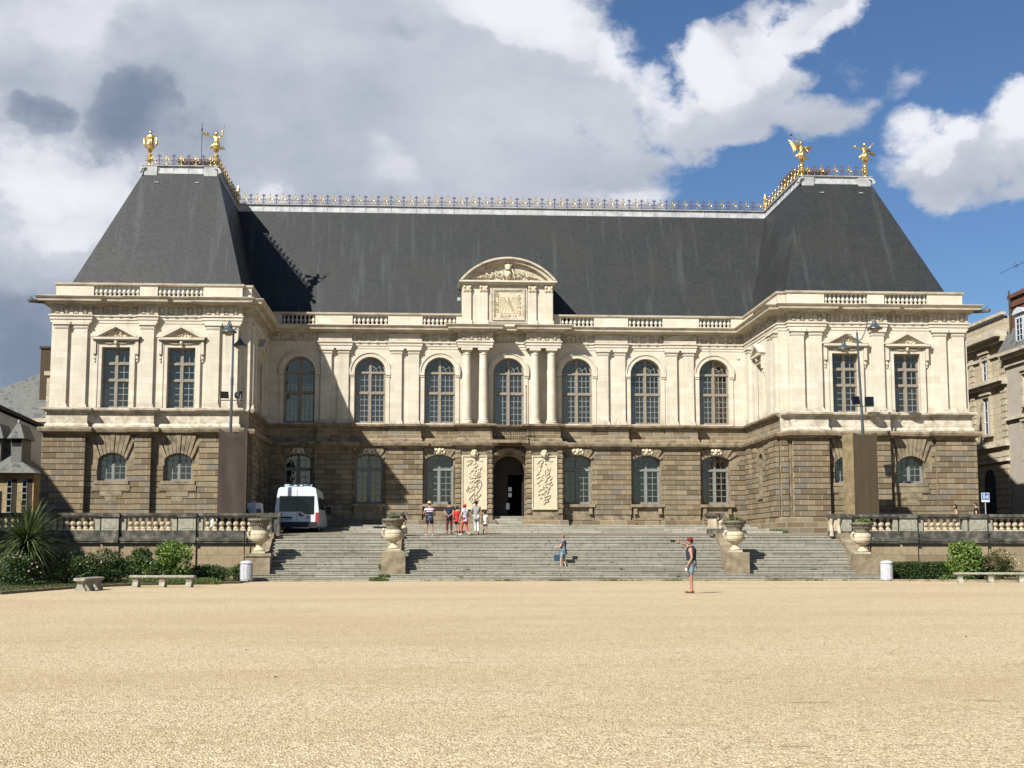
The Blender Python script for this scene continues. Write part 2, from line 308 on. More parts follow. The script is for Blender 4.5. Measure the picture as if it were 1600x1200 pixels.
M['old_slate'] = m_noisy('old_slate', (.05, .055, .055), (.17, .17, .16), 1.8, .8, 7, c3=(.105, .105, .095), bmp=.5, bs=6, dist=.05)

# ------------------------------------------------------------------ mesh helpers
class MB:
    def __init__(s): s.v = []; s.f = []
    def add(s, vs, fs):
        o = len(s.v); s.v += [tuple(p) for p in vs]; s.f += [tuple(i+o for i in f) for f in fs]; return s
    def box(s, x0, x1, y0, y1, z0, z1):
        return s.add([(x0,y0,z0),(x1,y0,z0),(x1,y1,z0),(x0,y1,z0),(x0,y0,z1),(x1,y0,z1),(x1,y1,z1),(x0,y1,z1)],
                     [(3,2,1,0),(4,5,6,7),(0,1,5,4),(1,2,6,5),(2,3,7,6),(3,0,4,7)])
    def prism(s, a, b):
        n = len(a); return s.add(list(a)+list(b), [tuple(range(n))[::-1], tuple(range(n, 2*n))]+[(i, (i+1) % n, n+(i+1) % n, n+i) for i in range(n)])
    def lathe(s, prof, c=(0, 0, 0), n=16, sx=1, sy=1, ax=None):
        vs = []; k = len(prof)
        for j in range(n):
            a = 2*math.pi*j/n
            for r, z in prof: vs.append((c[0]+r*math.cos(a)*sx, c[1]+r*math.sin(a)*sy, c[2]+z))
        fs = [(j*k+i, ((j+1) % n)*k+i, ((j+1) % n)*k+i+1, j*k+i+1) for j in range(n) for i in range(k-1)]
        fs.append(tuple(j*k+k-1 for j in range(n))); fs.append(tuple(j*k for j in range(n))[::-1])
        return s.add(vs, fs)
    def tube(s, pts, rad, n=8, sx=1.):
        pts = [Vector(p) for p in pts]
        if isinstance(rad, (int, float)): rad = [rad]*len(pts)
        vs = []; up = Vector((0.13, 0.21, 1))
        for i, p in enumerate(pts):
            d = (pts[min(i+1, len(pts)-1)]-pts[max(i-1, 0)]).normalized()
            if abs(d.dot(up.normalized())) > .97: up = Vector((1, .1, .05))
            a = d.cross(up).normalized(); b = d.cross(a)
            for j in range(n):
                t = 2*math.pi*j/n; vs.append(p+rad[i]*(math.cos(t)*a*sx+math.sin(t)*b))
        fs = [(i*n+j, i*n+(j+1) % n, (i+1)*n+(j+1) % n, (i+1)*n+j) for i in range(len(pts)-1) for j in range(n)]
        fs += [tuple(range(n))[::-1], tuple(range((len(pts)-1)*n, len(pts)*n))]
        return s.add(vs, fs)
    def ball(s, c, r, n=8, jit=0.):
        if isinstance(r, (int, float)): r = (r, r, r)
        vs = [(c[0], c[1], c[2]-r[2])]; m = max(3, n//2)
        for i in range(1, m):
            ph = -math.pi/2+math.pi*i/m
            for j in range(n):
                a = 2*math.pi*j/n; q = 1+random.uniform(-jit, jit)
                vs.append((c[0]+r[0]*math.cos(ph)*math.cos(a)*q, c[1]+r[1]*math.cos(ph)*math.sin(a)*q, c[2]+r[2]*math.sin(ph)*q))
        vs.append((c[0], c[1], c[2]+r[2])); fs = []
        for j in range(n):
            fs.append((0, 1+(j+1) % n, 1+j)); fs.append((len(vs)-1, 1+(m-2)*n+j, 1+(m-2)*n+(j+1) % n))
        for i in range(m-2):
            for j in range(n): fs.append((1+i*n+j, 1+i*n+(j+1) % n, 1+(i+1)*n+(j+1) % n, 1+(i+1)*n+j))
        return s.add(vs, fs)
    def sweep(s, path, prof, closed_ends=True):
        """profile [(out, z)] carried along a plan path [(x, y)]; out is to the right of travel"""
        n = len(path); k = len(prof); vs = []
        for i, p in enumerate(path):
            p = Vector(p)
            d0 = (p-Vector(path[i-1])).normalized() if i else None
            d1 = (Vector(path[i+1])-p).normalized() if i < n-1 else None
            d0 = d0 or d1; d1 = d1 or d0
            n0 = Vector((d0.y, -d0.x)); n1 = Vector((d1.y, -d1.x))
            m = (n0+n1); m = m/max(.3, m.dot(n0)) if m.length > 1e-6 else n0
            for o, z in prof: vs.append((p.x+m.x*o, p.y+m.y*o, z))
        fs = [(i*k+j, i*k+(j+1) % k, (i+1)*k+(j+1) % k, (i+1)*k+j) for i in range(n-1) for j in range(k)]
        fs += [tuple(range(k))[::-1], tuple(range((n-1)*k, n*k))]
        return s.add(vs, fs)
    def mesh(s, name, smooth=False):
        me = bpy.data.meshes.new(name); me.from_pydata(s.v, [], s.f); me.update()
        if smooth:
            for p in me.polygons: p.use_smooth = True
        return me
    def build(s, name, m, parent=None, loc=(0, 0, 0), rot=0, smooth=False):
        me = s.mesh(name, smooth); me.materials.append(M[m] if isinstance(m, str) else m)
        o = bpy.data.objects.new(name, me); C.objects.link(o); o.location = loc
        if isinstance(rot, (tuple, list)): o.rotation_euler = rot
        else: o.rotation_euler = (0, 0, rot)
        if parent: o.parent = parent
        return o
def tag(o, label=None, cat=None, group=None, kind=None):
    if label: o['label'] = label
    if cat: o['category'] = cat
    if group: o['group'] = group
    if kind: o['kind'] = kind
    return o
def thing(name, loc, label, cat, rot=0, group=None):
    o = bpy.data.objects.new(name, None); C.objects.link(o); o.location = loc; o.rotation_euler = (0, 0, rot)
    o.empty_display_size = .2
    return tag(o, label, cat, group)
def copy_tree(o, parent=None):
    c = o.copy(); C.objects.link(c); c.parent = parent
    for ch in list(o.children): copy_tree(ch, c)
    return c
class Fr:
    """a wall plane: s runs along it, z up, d out of it"""
    def __init__(s, ox, oy, dx, dy, nx, ny): s.a = (ox, oy, dx, dy, nx, ny)
    def P(s, q, z, d=0):
        ox, oy, dx, dy, nx, ny = s.a; return (ox+q*dx+d*nx, oy+q*dy+d*ny, z)
    def box(s, mb, s0, s1, z0, z1, d0, d1):
        a = [s.P(s0, z0, d1), s.P(s1, z0, d1), s.P(s1, z1, d1), s.P(s0, z1, d1)]
        b = [s.P(s0, z0, d0), s.P(s1, z0, d0), s.P(s1, z1, d0), s.P(s0, z1, d0)]
        mb.prism(b, a)
    def poly(s, mb, pts, d0, d1):
        mb.prism([s.P(x, z, d0) for x, z in pts], [s.P(x, z, d1) for x, z in pts])
    def rot(s): return math.atan2(s.a[3], s.a[2])
def arc(l, r, zs, rise, n=12):
    """points of an arch from left springing to right springing"""
    if rise <= 1e-6: return [(l, zs), (r, zs)]
    w = (r-l)/2; rad = (w*w+rise*rise)/(2*rise); cz = zs+rise-rad; a0 = math.asin(min(1, w/rad))
    if rise > w*.999: a0 = math.pi/2
    return [((l+r)/2+rad*math.sin(a), cz+rad*math.cos(a)) for a in [-a0+2*a0*i/n for i in range(n+1)]]
def wall(mb, fr, s0, s1, z0, z1, ops, depth=.5, d=0.):
    ops = sorted(ops); q = s0
    def quad(a, b, c, e): mb.add([a, b, c, e], [(0, 1, 2, 3)])
    for (l, r, b, zs, rise) in ops:
        quad(fr.P(q, z0, d), fr.P(l, z0, d), fr.P(l, z1, d), fr.P(q, z1, d)); q = r
        if b > z0: quad(fr.P(l, z0, d), fr.P(r, z0, d), fr.P(r, b, d), fr.P(l, b, d))
        A = arc(l, r, zs, rise)
        for i in range(len(A)-1):
            (xa, za), (xb, zb) = A[i], A[i+1]
            quad(fr.P(xa, za, d), fr.P(xb, zb, d), fr.P(xb, z1, d), fr.P(xa, z1, d))
            quad(fr.P(xa, za, d), fr.P(xb, zb, d), fr.P(xb, zb, d-depth), fr.P(xa, za, d-depth))
        quad(fr.P(l, b, d), fr.P(l, zs, d), fr.P(l, zs, d-depth), fr.P(l, b, d-depth))
        quad(fr.P(r, b, d), fr.P(r, zs, d), fr.P(r, zs, d-depth), fr.P(r, b, d-depth))
        quad(fr.P(l, b, d), fr.P(r, b, d), fr.P(r, b, d-depth), fr.P(l, b, d-depth))
    quad(fr.P(q, z0, d), fr.P(s1, z0, d), fr.P(s1, z1, d), fr.P(q, z1, d))
def ring(mb, fr, A, B, d0, d1):
    """band between two arch lines with the same number of points"""
    for i in range(len(A)-1):
        fr.poly(mb, [A[i], A[i+1], B[i+1], B[i]], d0, d1)

# ------------------------------------------------------------------ the palace
palace = thing('palace', (0, 0, 0), 'large cream and brown stone palace with steep slate roofs and two projecting wings', 'palace')
YC, YW = .2, -8.6; XI, XO = 14.55, 25.1; ZB, ZT = 7.70, 14.99
FC = Fr(0, YC, 1, 0, 0, -1); FW = Fr(0, YW, 1, 0, 0, -1)
FRI = Fr(XI, 0, 0, 1, -1, 0); FLI = Fr(-XI, 0, 0, 1, 1, 0)          # inner sides of the wings
FLO = Fr(-XO, 0, 0, 1, -1, 0); FRO = Fr(XO, 0, 0, 1, 1, 0)
CW = [-12.64, -8.4, -4.18, 0, 4.18, 8.4, 12.64]; CPAIR = [-10.52, -6.29, 6.29, 10.52]
WW = [18.17, 21.65]; WPIL = [15.5, 16.5, 20.0, 23.53, 24.55]
SW = -3.9                                                            # y of the windows in the inner sides
NOTCH = .35
def front_path(js, jw, jc=0., out=0., jj=0.):
    """plan of the front, from the far left corner to the far right one, with jogs under pilasters"""
    P = [(-XO, 22)]
    def run(y, segs, xa, xb):
        pts = [(xa, y)]
        for a, b, d in segs: pts += [(a, y), (a, y-d), (b, y-d), (b, y)]
        pts.append((xb, y)); return pts
    lw = [(-XO, -23.0, jw), (-20.5, -19.5, jw), (-17.05, -15.0, jw)]
    rw = [(15.0, 17.05, jw), (19.5, 20.5, jw), (23.0, XO, jw)]
    def wing(sg):
        if sg < 0: return [(-XO, YW-jw), (-23.0, YW-jw), (-23.0, YW), (-20.5, YW), (-20.5, YW-jw), (-19.5, YW-jw), (-19.5, YW), (-17.05, YW), (-17.05, YW-jw), (-15.0, YW-jw), (-15.0, YW+NOTCH), (-XI, YW+NOTCH), (-XI, YC)]
        return [(XI, YC), (XI, YW+NOTCH), (15.0, YW+NOTCH), (15.0, YW-jw), (17.05, YW-jw), (17.05, YW), (19.5, YW), (19.5, YW-jw), (20.5, YW-jw), (20.5, YW), (23.0, YW), (23.0, YW-jw), (XO, YW-jw)]
    if jw <= 0:
        P += [(-XO, YW), (-15.0, YW), (-15.0, YW+NOTCH), (-XI, YW+NOTCH), (-XI, YC)]
    else: P += wing(-1)
    for a, b, d in js: P += [(a, YC), (a, YC-d), (b, YC-d), (b, YC)]
    if jw <= 0: P += [(XI, YC), (XI, YW+NOTCH), (15.0, YW+NOTCH), (15.0, YW), (XO, YW)]
    else: P += wing(1)
    P.append((XO, 22)); return P
COLJ = lambda d, w=.85: [(-2.06-w-.02, -2.06+w, d), (2.06-w, 2.06+w+.02, d)]
def cj(d, dc, w=.98):
    L_ = [(c-w, c+w, d) for c in CPAIR]+COLJ(dc, 1.0); return sorted(L_)
def flush(mb, name, m, parent=None, **k):
    if mb.v: mb.build(name, m, parent or palace, **k)
    mb.v, mb.f = [], []
# --- upper storey walls
cwin = [(c-.935, c+.935, 9.12, 12.2, .935) for c in CW]
cwin[3] = (-.935, .935, 8.05, 12.2, .935)
wwinR = [(c-.74, c+.74, 9.06, 12.33, 0) for c in WW]; wwinL = [(-c-.74, -c+.74, 9.06, 12.33, 0) for c in WW]
up = MB()
wall(up, FC, -XI, XI, ZB, ZT-.1, cwin, .45)
for (f, a, b, ops) in ((FW, -XO, -15.0, wwinL), (FW, 15.0, XO, wwinR)): wall(up, f, a, b, ZB, ZT-.1, ops, .45)
for f in (FRI, FLI): wall(up, f, YW+NOTCH, YC, ZB, ZT-.1, [(SW-.7, SW+.7, 9.06, 12.33, 0)], .45)
for f in (FLO, FRO): wall(up, f, YW, 22, ZB, ZT-.1, [])
for sg in (-1, 1): up.box(min(sg*15.0, sg*XI), max(sg*15.0, sg*XI), YW+NOTCH, YW+NOTCH+.02, ZB, ZT-.1); up.box(min(sg*15., sg*15.02), max(sg*15., sg*15.02), YW+.004, YW+NOTCH, ZB, ZT-.1)
up.build('upper_wall', 'lime', palace)
# --- pilasters
def pilaster(mb, fr, c, w=.68, z0=9.02, z1=13.64, d=.17):
    fr.box(mb, c-w/2, c+w/2, z0+.30, z1-.32, -.02, d)
    fr.box(mb, c-w/2-.08, c+w/2+.08, z0, z0+.13, -.02, d+.09)
    a = [(0, z0+.13), (0, z0+.3)]
    fr.poly(mb, [(c-w/2-.07, z0+.13), (c+w/2+.07, z0+.13), (c+w/2+.0, z0+.3), (c-w/2, z0+.3)], -.02, d+.05)
    fr.box(mb, c-w/2-.05, c+w/2+.05, z1-.32, z1-.27, -.02, d+.03)
    fr.poly(mb, [(c-w/2, z1-.27), (c+w/2, z1-.27), (c+w/2+.08, z1-.12), (c-w/2-.08, z1-.12)], -.02, d+.05)
    fr.box(mb, c-w/2-.12, c+w/2+.12, z1-.12, z1, -.02, d+.12)
for c in CPAIR:
    for k in (-.52, .52):
        mb = MB(); pilaster(mb, FC, c+k, .64); mb.build('pilaster', 'lime', palace)
for sg in (-1, 1):
    for c in WPIL:
        mb = MB(); pilaster(mb, FW, sg*c, .70); mb.build('pilaster', 'lime', palace)
    for y in (-7.75, -6.75, -1.3):
        mb = MB(); pilaster(mb, FRI if sg > 0 else FLI, y, .66); mb.build('pilaster', 'lime', palace)
# --- columns beside the middle window
for sg in (-1, 1):
    for x in (1.56, 2.57):
        mb = MB(); cy = YC-.52
        mb.lathe([(.35, 0), (.35, .09), (.36, .1), (.33, .17), (.29, .2), (.31, .25), (.275, .3), (.27, 1.6), (.255, 2.9), (.235, 4.18), (.26, 4.2), (.26, 4.25), (.235, 4.27), (.235, 4.34), (.27, 4.38), (.32, 4.46)], (sg*x, cy, 9.05), 28)
        mb.box(sg*x-.37, sg*x+.37, cy-.37, cy+.37, 9.0, 9.06); mb.box(sg*x-.34, sg*x+.34, cy-.34, cy+.34, 13.5, 13.64)
        mb.build('column', 'lime', palace, smooth=False)
# --- horizontal bands (each one moulding carried round the whole front)
def band(name, m, path, prof): MB_ = MB(); MB_.sweep(path, prof); return MB_.build(name, m, palace)
band('architrave', 'lime', front_path(cj(.2, .84), .2), [(-.1, 13.64), (.03, 13.64), (.03, 13.8), (.07, 13.81), (.07, 13.96), (.13, 13.99), (.13, 14.06), (-.1, 14.06)])
band('frieze', 'trim', front_path(cj(.16, .8), .16), [(-.1, 14.062), (.025, 14.062), (.025, 14.56), (-.1, 14.56)])
band('cornice', 'trim', front_path(COLJ(.72, 1.0), .1), [(-.12, 14.562), (.10, 14.562), (.13, 14.62), (.26, 14.66), (.30, 14.72), (.62, 14.74), (.64, 14.84), (.70, 14.90), (.76, 14.98), (.72, 15.01), (-.12, 15.05)])
dn = MB()
def dents(fr, a, b, d):
    n = int(abs(b-a)/.15)
    for i in range(n): fr.box(dn, a+(i+.2)*.15, a+(i+.72)*.15, 14.575, 14.66, d+.10, d+.2)
    fr.box(dn, a, b, 14.64, 14.655, d+.08, d+.12); flush(dn, 'dentils', 'trim')
dents(FC, -XI+.3, -3.1, 0); dents(FC, 3.1, XI-.3, 0); dents(FC, -1.0, 1.0, 0); dents(FC, -3.0, -1.1, .72); dents(FC, 1.1, 3.0, .72)
dents(FW, -XO, -15, .1); dents(FW, 15, XO, .1); dents(FRI, YW+.4, -.1, 0); dents(FLI, YW+.4, -.1, 0)
# frieze ornament: groups of grooved blocks and small carved emblems
fo = MB(); gt = MB()
def frieze(fr, a, b, d):
    n = max(1, round(abs(b-a)/.53)); st = (b-a)/n
    for i in range(n):
        c = a+(i+.5)*st; z = 14.32
        fr.box(fo, c+st/2-.10, c+st/2+.10, 14.07, 14.55, d, d+.05)
        for k in (-.06, 0, .06): fr.box(gt, c+st/2+k-.022, c+st/2+k+.022, 13.985, 14.055, d+.04, d+.13)
        if i % 2: fr.poly(fo, [(c+.13*math.cos(q*math.pi/4+.39), z+.17*math.sin(q*math.pi/4+.39)) for q in range(8)], d, d+.07); fr.box(fo, c-.05, c+.05, z-.08, z+.10, d+.06, d+.11)
        else:
            fr.box(fo, c-.035, c+.035, z-.17, z+.17, d, d+.07); fr.box(fo, c-.14, c+.14, z+.02, z+.09, d, d+.06); fr.box(fo, c-.10, c+.10, z-.17, z-.11, d, d+.06)
    fr.box(gt, a, b, 14.03, 14.062, d+.02, d+.085); fr.box(fo, a, b, 14.52, 14.558, d-.004, d+.03); fr.box(fo, a, b, 14.066, 14.10, d-.004, d+.03)
    flush(fo, 'frieze_carving', 'trim'); flush(gt, 'guttae', 'lime')
frieze(FC, -XI+.1, -3.15, .03); frieze(FC, 3.15, XI-.1, .03); frieze(FC, -.95, .95, .03); frieze(FC, -3.0, -1.1, .83); frieze(FC, 1.1, 3.0, .83)
for sg in (-1, 1):
    xs = [15.05, 17.0, 19.55, 20.45, 23.05, 25.05]
    for i in range(5): frieze(FW, sg*xs[i], sg*xs[i+1], .19 if i % 2 == 0 else .03) if sg > 0 else frieze(FW, -xs[i+1], -xs[i], .19 if i % 2 == 0 else .03)
frieze(FRI, YW+.6, -.1, .03); frieze(FLI, YW+.6, -.1, .03)
sill_prof = [(-.1, 8.80), (.10, 8.80), (.14, 8.86), (.26, 8.90), (.28, 9.0), (.22, 9.03), (-.1, 9.03)]
def notop(path): return path
band('sill_course', 'granite_trim', front_path([x for x in cj(.36, .84, 1.0)], .36)[12:-12], sill_prof)
for sg in (-1, 1):
    p = front_path([], .36)
    band('sill_course', 'lime', p[:13] if sg < 0 else p[-13:], sill_prof)
ped = [(-.1, 7.98), (.015, 7.98), (.015, 8.82), (-.1, 8.82)]
pedm = [(-.1, 7.975), (.10, 7.975), (.10, 8.1), (.06, 8.16), (.0, 8.2), (-.1, 8.2)]
pc = front_path(cj(.34, .80, .98), .34)
band('pedestal_course', 'granite', pc[12:-12], ped); band('pedestal_base', 'granite_trim', pc[12:-12], pedm)
for sg in (-1, 1):
    q = pc[:13] if sg < 0 else pc[-13:]
    band('pedestal_course', 'lime', q, ped); band('pedestal_base', 'lime', q, pedm)
band('belt_cornice', 'granite_trim', front_path(cj(.30, .84, 1.1), .45), [(-.1, 7.60), (.12, 7.60), (.17, 7.68), (.34, 7.72), (.38, 7.86), (.36, 7.96), (.12, 7.99), (-.1, 7.99)])
# --- ground storey
GD = .10                                                              # how far the ground storey stands out
gwin = [(c-.83, c+.83, 4.25, 6.95, .26) for c in CW]; gwin[3] = (-.97, .97, 2.0, 6.2, .97)
ewinR = [(c-.74, c+.74, 5.15, 6.30, .34) for c in WW]; ewinL = [(-c-.74, -c+.74, 5.15, 6.30, .34) for c in WW]
gs = MB(); ZG = 1.9
wall(gs, FC, -XI, XI, ZG, ZB+.05, gwin, .62, GD)
wall(gs, FW, -XO-.1, -15.0, ZG, ZB+.05, ewinL, .5, GD); wall(gs, FW, 15.0, XO+.1, ZG, ZB+.05, ewinR, .5, GD)
for f in (FRI, FLI): wall(gs, f, YW+NOTCH-.1, YC, ZG, ZB+.05, [(SW-.5, SW+.5, 4.6, 6.6, .5)], .35, GD)
for f in (FLO, FRO): wall(gs, f, YW-.1, 22, ZG, ZB+.05, [], .1, GD)
for sg in (-1, 1):
    a, b = sorted((sg*15.0, sg*(XI-.1))); gs.box(a, b, YW+NOTCH-.1, YW+NOTCH, ZG, ZB); a, b = sorted((sg*15.0, sg*15.02)); gs.box(a, b, YW-.1, YW+NOTCH-.1, ZG, ZB)
gs.build('ground_storey_wall', 'granite_trim', palace)
rs = MB(); GAP = .028
def courses(fr, a, b, ops, d0, d1, z0=3.6, z1=7.5, vous=True):
    k0 = round(z0/.3); k1 = round(z1/.3)
    for k in range(k0, k1):
        za = k*.3+GAP/2; zb = (k+1)*.3-GAP/2; zm = (za+zb)/2; q = a; segs = []
        for (l, r, bt, zs, rise) in sorted(ops):
            if zb <= bt-.02 or l > b or r < a: continue
            ex = .03
            if zm > zs-.3: ex = .45+(.18 if k % 2 else 0)
            elif k % 2: ex = .02
            if l-ex > q: segs.append((q, l-ex))
            q = r+ex
        if q < b: segs.append((q, b))
        for s0, s1 in segs:
            c = .02                                                   # chamfered edge of every course
            A = [(s0, za), (s1, za), (s1, zb), (s0, zb)]
            fr.box(rs, s0, s1, za, zb, d0-.05, d1-c)
            lo = [fr.P(s0, za, d1-c), fr.P(s1, za, d1-c), fr.P(s1, zb, d1-c), fr.P(s0, zb, d1-c)]
            hi = [fr.P(s0+c, za+c, d1), fr.P(s1-c, za+c, d1), fr.P(s1-c, zb-c, d1), fr.P(s0+c, zb-c, d1)]
            rs.prism(lo, hi)
piers = [(c-1.13, c+1.13) for c in CPAIR]
courses(FC, -XI+.1, -3.3, gwin, GD, GD+.06, 3.3, 7.5); flush(rs, 'rusticated_courses', 'granite'); courses(FC, 3.3, XI-.1, gwin, GD, GD+.06, 3.3, 7.5); flush(rs, 'rusticated_courses', 'granite')
pm = MB()
for a, b in piers:
    FC.box(pm, a+.05, b-.05, ZG, ZB, GD, .30); flush(pm, 'pier', 'granite_trim'); courses(FC, a, b, [], .28, .36, 3.6, 7.5); flush(rs, 'pier_courses', 'granite')
for sg in (-1, 1):
    ops = ewinR if sg > 0 else ewinL
    a, b = (15.1, XO) if sg > 0 else (-XO, -15.1)
    courses(FW, a, b, ops, GD, GD+.06, 2.4, 7.5); flush(rs, 'rusticated_courses', 'granite')
    for a, b in ((15.0, 17.05), (19.55, 20.45), (23.0, XO+.18)):
        if sg < 0: a, b = -b, -a
        FW.box(pm, a+.05, b-.05, ZG, ZB, GD, .44); flush(pm, 'pier', 'granite_trim'); courses(FW, a, b, [], .42, .50, 2.4, 7.5); flush(rs, 'pier_courses', 'granite')
    f = FRI if sg > 0 else FLI
    courses(f, YW+NOTCH, YC-.2, [(SW-.5, SW+.5, 4.6, 6.6, .5)], GD, GD+.06, 3.3, 7.5); flush(rs, 'rusticated_courses', 'granite')
    for y0, y1 in ((-8.2, -6.3), (-1.75, -.6)):
        f.box(pm, y0+.05, y1-.05, ZG, ZB, GD, .2); flush(pm, 'pier', 'granite_trim'); courses(f, y0, y1, [], .18, .27, 3.3, 7.5); flush(rs, 'pier_courses', 'granite')
FN = Fr(0, YW+NOTCH, 1, 0, 0, -1)
courses(FN, 14.5, 14.95, [], GD, GD+.06, 2.4, 7.5); flush(rs, 'corner_courses', 'granite'); courses(FN, -14.95, -14.5, [], GD, GD+.06, 2.4, 7.5)
# short courses on the flanks of the projecting piers
def flank(x, y0, y1, sg, z0, z1=7.5):
    f = Fr(x, 0, 0, 1, sg, 0)
    for k in range(round(z0/.3), round(z1/.3)): f.box(rs, y0, y1, k*.3+GAP/2, (k+1)*.3-GAP/2, -.03, .03)
flush(rs, 'corner_courses', 'granite')
# plinth
band('plinth', 'granite', front_path([(a, b, .34) for a, b in piers[:2]]+[(-3.3, -.97, .95), (.97, 3.3, .95)]+[(a, b, .34) for a, b in piers[2:]], .45), [(-.1, 1.9), (.22, 1.9), (.22, 3.22), (.14, 3.28), (-.1, 3.28)])
# voussoirs over the openings
vs = MB()
def voussoirs(fr, l, r, zs, rise, top, d0, d1, n=9, ex=.42):
    A = arc(l, r, zs, rise, n); c = (l+r)/2
    for i in range(n):
        (xa, za), (xb, zb) = A[i], A[i+1]; g = .014
        ta = c+(xa-c)*(1+ex*1.3); tb = c+(xb-c)*(1+ex*1.3)
        d = d1+(.05 if i == n//2 else 0)
        fr.poly(vs, [(xa+g, za), (xb-g, zb), (tb-g, top-(.3 if i in (0, n-1) else 0)), (ta+g, top-(.3 if i in (0, n-1) else 0))], d0, d)
    flush(vs, 'voussoirs', 'granite_trim')
for i, o in enumerate(gwin):
    if i != 3: voussoirs(FC, o[0], o[1], o[3], o[4], 7.58, GD-.02, GD+.09)
for o in ewinL+ewinR: voussoirs(FW, o[0], o[1], o[3], o[4], 7.58, GD-.02, GD+.10)
for i, o in enumerate(gwin):                                          # carved masks over the ground floor windows
    if i == 3: continue
    c = (o[0]+o[1])/2; mk = MB(); y = YC-GD-.12
    mk.ball((c, y, 7.43), (.13, .10, .19), 10); mk.ball((c, y-.09, 7.41), (.03, .05, .05), 6)
    for s_ in (-1, 1):
        mk.ball((c+s_*.20, y+.01, 7.50), (.12, .08, .10), 8); mk.ball((c+s_*.30, y+.02, 7.36), (.08, .07, .13), 8); mk.ball((c+s_*.05, y-.08, 7.47), .025, 6)
        mk.ball((c+s_*.14, y+.01, 7.29), (.07, .06, .08), 8)
    mk.build('carved_mask', 'relief', palace, smooth=True)
# window sills
for i, o in enumerate(gwin):
    if i == 3: continue
    sl = MB(); FC.box(sl, o[0]-.2, o[1]+.2, 4.08, 4.24, GD-.02, .42); FC.box(sl, o[0]-.1, o[1]+.1, 3.3, 4.08, GD-.02, .19)
    for x in (o[0]-.02, o[1]-.18): FC.poly(sl, [(x, 3.7), (x+.2, 3.7), (x+.2, 4.08), (x, 4.08)], GD-.02, .34); FC.box(sl, x-.02, x+.22, 3.66, 3.74, .3, .38)
    sl.build('window_sill', 'granite_trim', palace)
for o in ewinL+ewinR:
    sl = MB(); c = (o[0]+o[1])/2
    FW.box(sl, o[0]-.16, o[1]+.16, 4.96, 5.15, GD-.02, .24)
    for w, z0, z1, d in ((.98, 4.62, 4.93, .21), (.58, 4.34, 4.61, .19), (.30, 4.06, 4.33, .17)): FW.box(sl, c-w, c+w, z0, z1, GD-.02, d)
    sl.build('window_apron', 'ped', palace)
# --- window surrounds upstairs
for i, c in enumerate(CW):
    a = MB(); w = .935
    ring(a, FC, arc(c-w, c+w, 12.2, w, 20), arc(c-w-.22, c+w+.22, 12.2, w+.22, 20), -.02, .08)
    ring(a, FC, arc(c-w-.23, c+w+.23, 12.2, w+.23, 20), arc(c-w-.32, c+w+.32, 12.2, w+.32, 20), -.02, .13)
    for s_ in (-1, 1):
        x0, x1 = sorted((c+s_*(w+.002), c+s_*(w+.30))); FC.box(a, x0, x1, 12.02, 12.2, -.02, .13); FC.box(a, x0, x1, 11.92, 12.0, -.02, .09)
        x0, x1 = sorted((c+s_*(w+.002), c+s_*(w+.24))); FC.box(a, x0, x1, 9.05, 11.92, -.02, .05)
        x0 = c+s_*1.5; a.lathe([(.09, 0), (.09, .03), (.04, .05)], (0, 0, 0), 10) if False else None
        FC.poly(a, [(x0+.1*math.cos(q*.785), 13.25+.1*math.sin(q*.785)) for q in range(8)], 0, .06)
    a.build('window_arch', 'lime', palace)
def pediment(fr, c, w=.74):
    a = MB(); z = 12.33
    for s_ in (-1, 1):
        x0, x1 = sorted((c+s_*w, c+s_*(w+.2))); fr.box(a, x0, x1, 9.05, z+.2, -.02, .10)
        x0, x1 = sorted((c+s_*(w+.2), c+s_*(w+.28))); fr.box(a, x0, x1, 9.05, z+.28, -.02, .14)
        x0, x1 = sorted((c+s_*(w+.30), c+s_*(w+.46))); fr.box(a, x0, x1, 11.95, z+.36, -.02, .22); fr.box(a, x0+.02, x1-.02, 11.7, 11.95, -.02, .12); fr.box(a, x0+.04, x1-.04, 11.55, 11.7, -.02, .07)
    fr.box(a, c-w, c+w, z+.002, z+.2, -.02, .10); fr.box(a, c-w-.5, c+w+.5, z+.40, z+.52, -.02, .34); fr.box(a, c-w-.42, c+w+.42, z+.34, z+.40, -.02, .24)
    zz = z+.52; W_ = w+.58; ap = zz+.66
    fr.poly(a, [(c-W_+.15, zz), (c+W_-.15, zz), (c, ap-.12)], -.02, .06)
    for s_ in (-1, 1):
        fr.poly(a, [(c+s_*W_, zz), (c+s_*W_, zz+.07), (c, ap+.02), (c, ap-.12), (c+s_*(W_-.30), zz)], -.02, .36)
        fr.poly(a, [(c+s_*(W_-.3), zz), (c, ap-.12), (c, ap-.2), (c+s_*(W_-.48), zz)], -.02, .22)
    o = a.build('window_surround', 'lime', palace)
    b = MB(); rnd = random.Random(int(c*10)+5)
    for q in range(26):
        x = rnd.uniform(-.72, .72); zt = (1-abs(x)/1.0)*.40
        p = fr.P(c+x, zz+.06+rnd.random()*zt, .10); b.ball(p, rnd.uniform(.04, .08), 6)
    for q in range(14):
        x = -.65+1.3*q/13; p = fr.P(c+x, z+.27-.07*math.sin(abs(x)*4.5), .14); b.ball(p, .055, 6)
    p = fr.P(c, z+.26, .2); b.ball(p, (.1, .1, .15), 8)
    b.tube([fr.P(c-.66, z+.27, .10), fr.P(c, z+.24, .14), fr.P(c+.66, z+.27, .10)], .03, 5); fr.poly(b, [(c-.8, zz+.01), (c+.8, zz+.01), (c, zz+.42)], .05, .075); b.tube([fr.P(c, z+.3, .14), fr.P(c, zz+.1, .10)], .04, 5)
    b.build('garland', 'relief', o)
for c in WW: pediment(FW, c); pediment(FW, -c)
pediment(FRI, SW, .7); pediment(FLI, SW, .7)
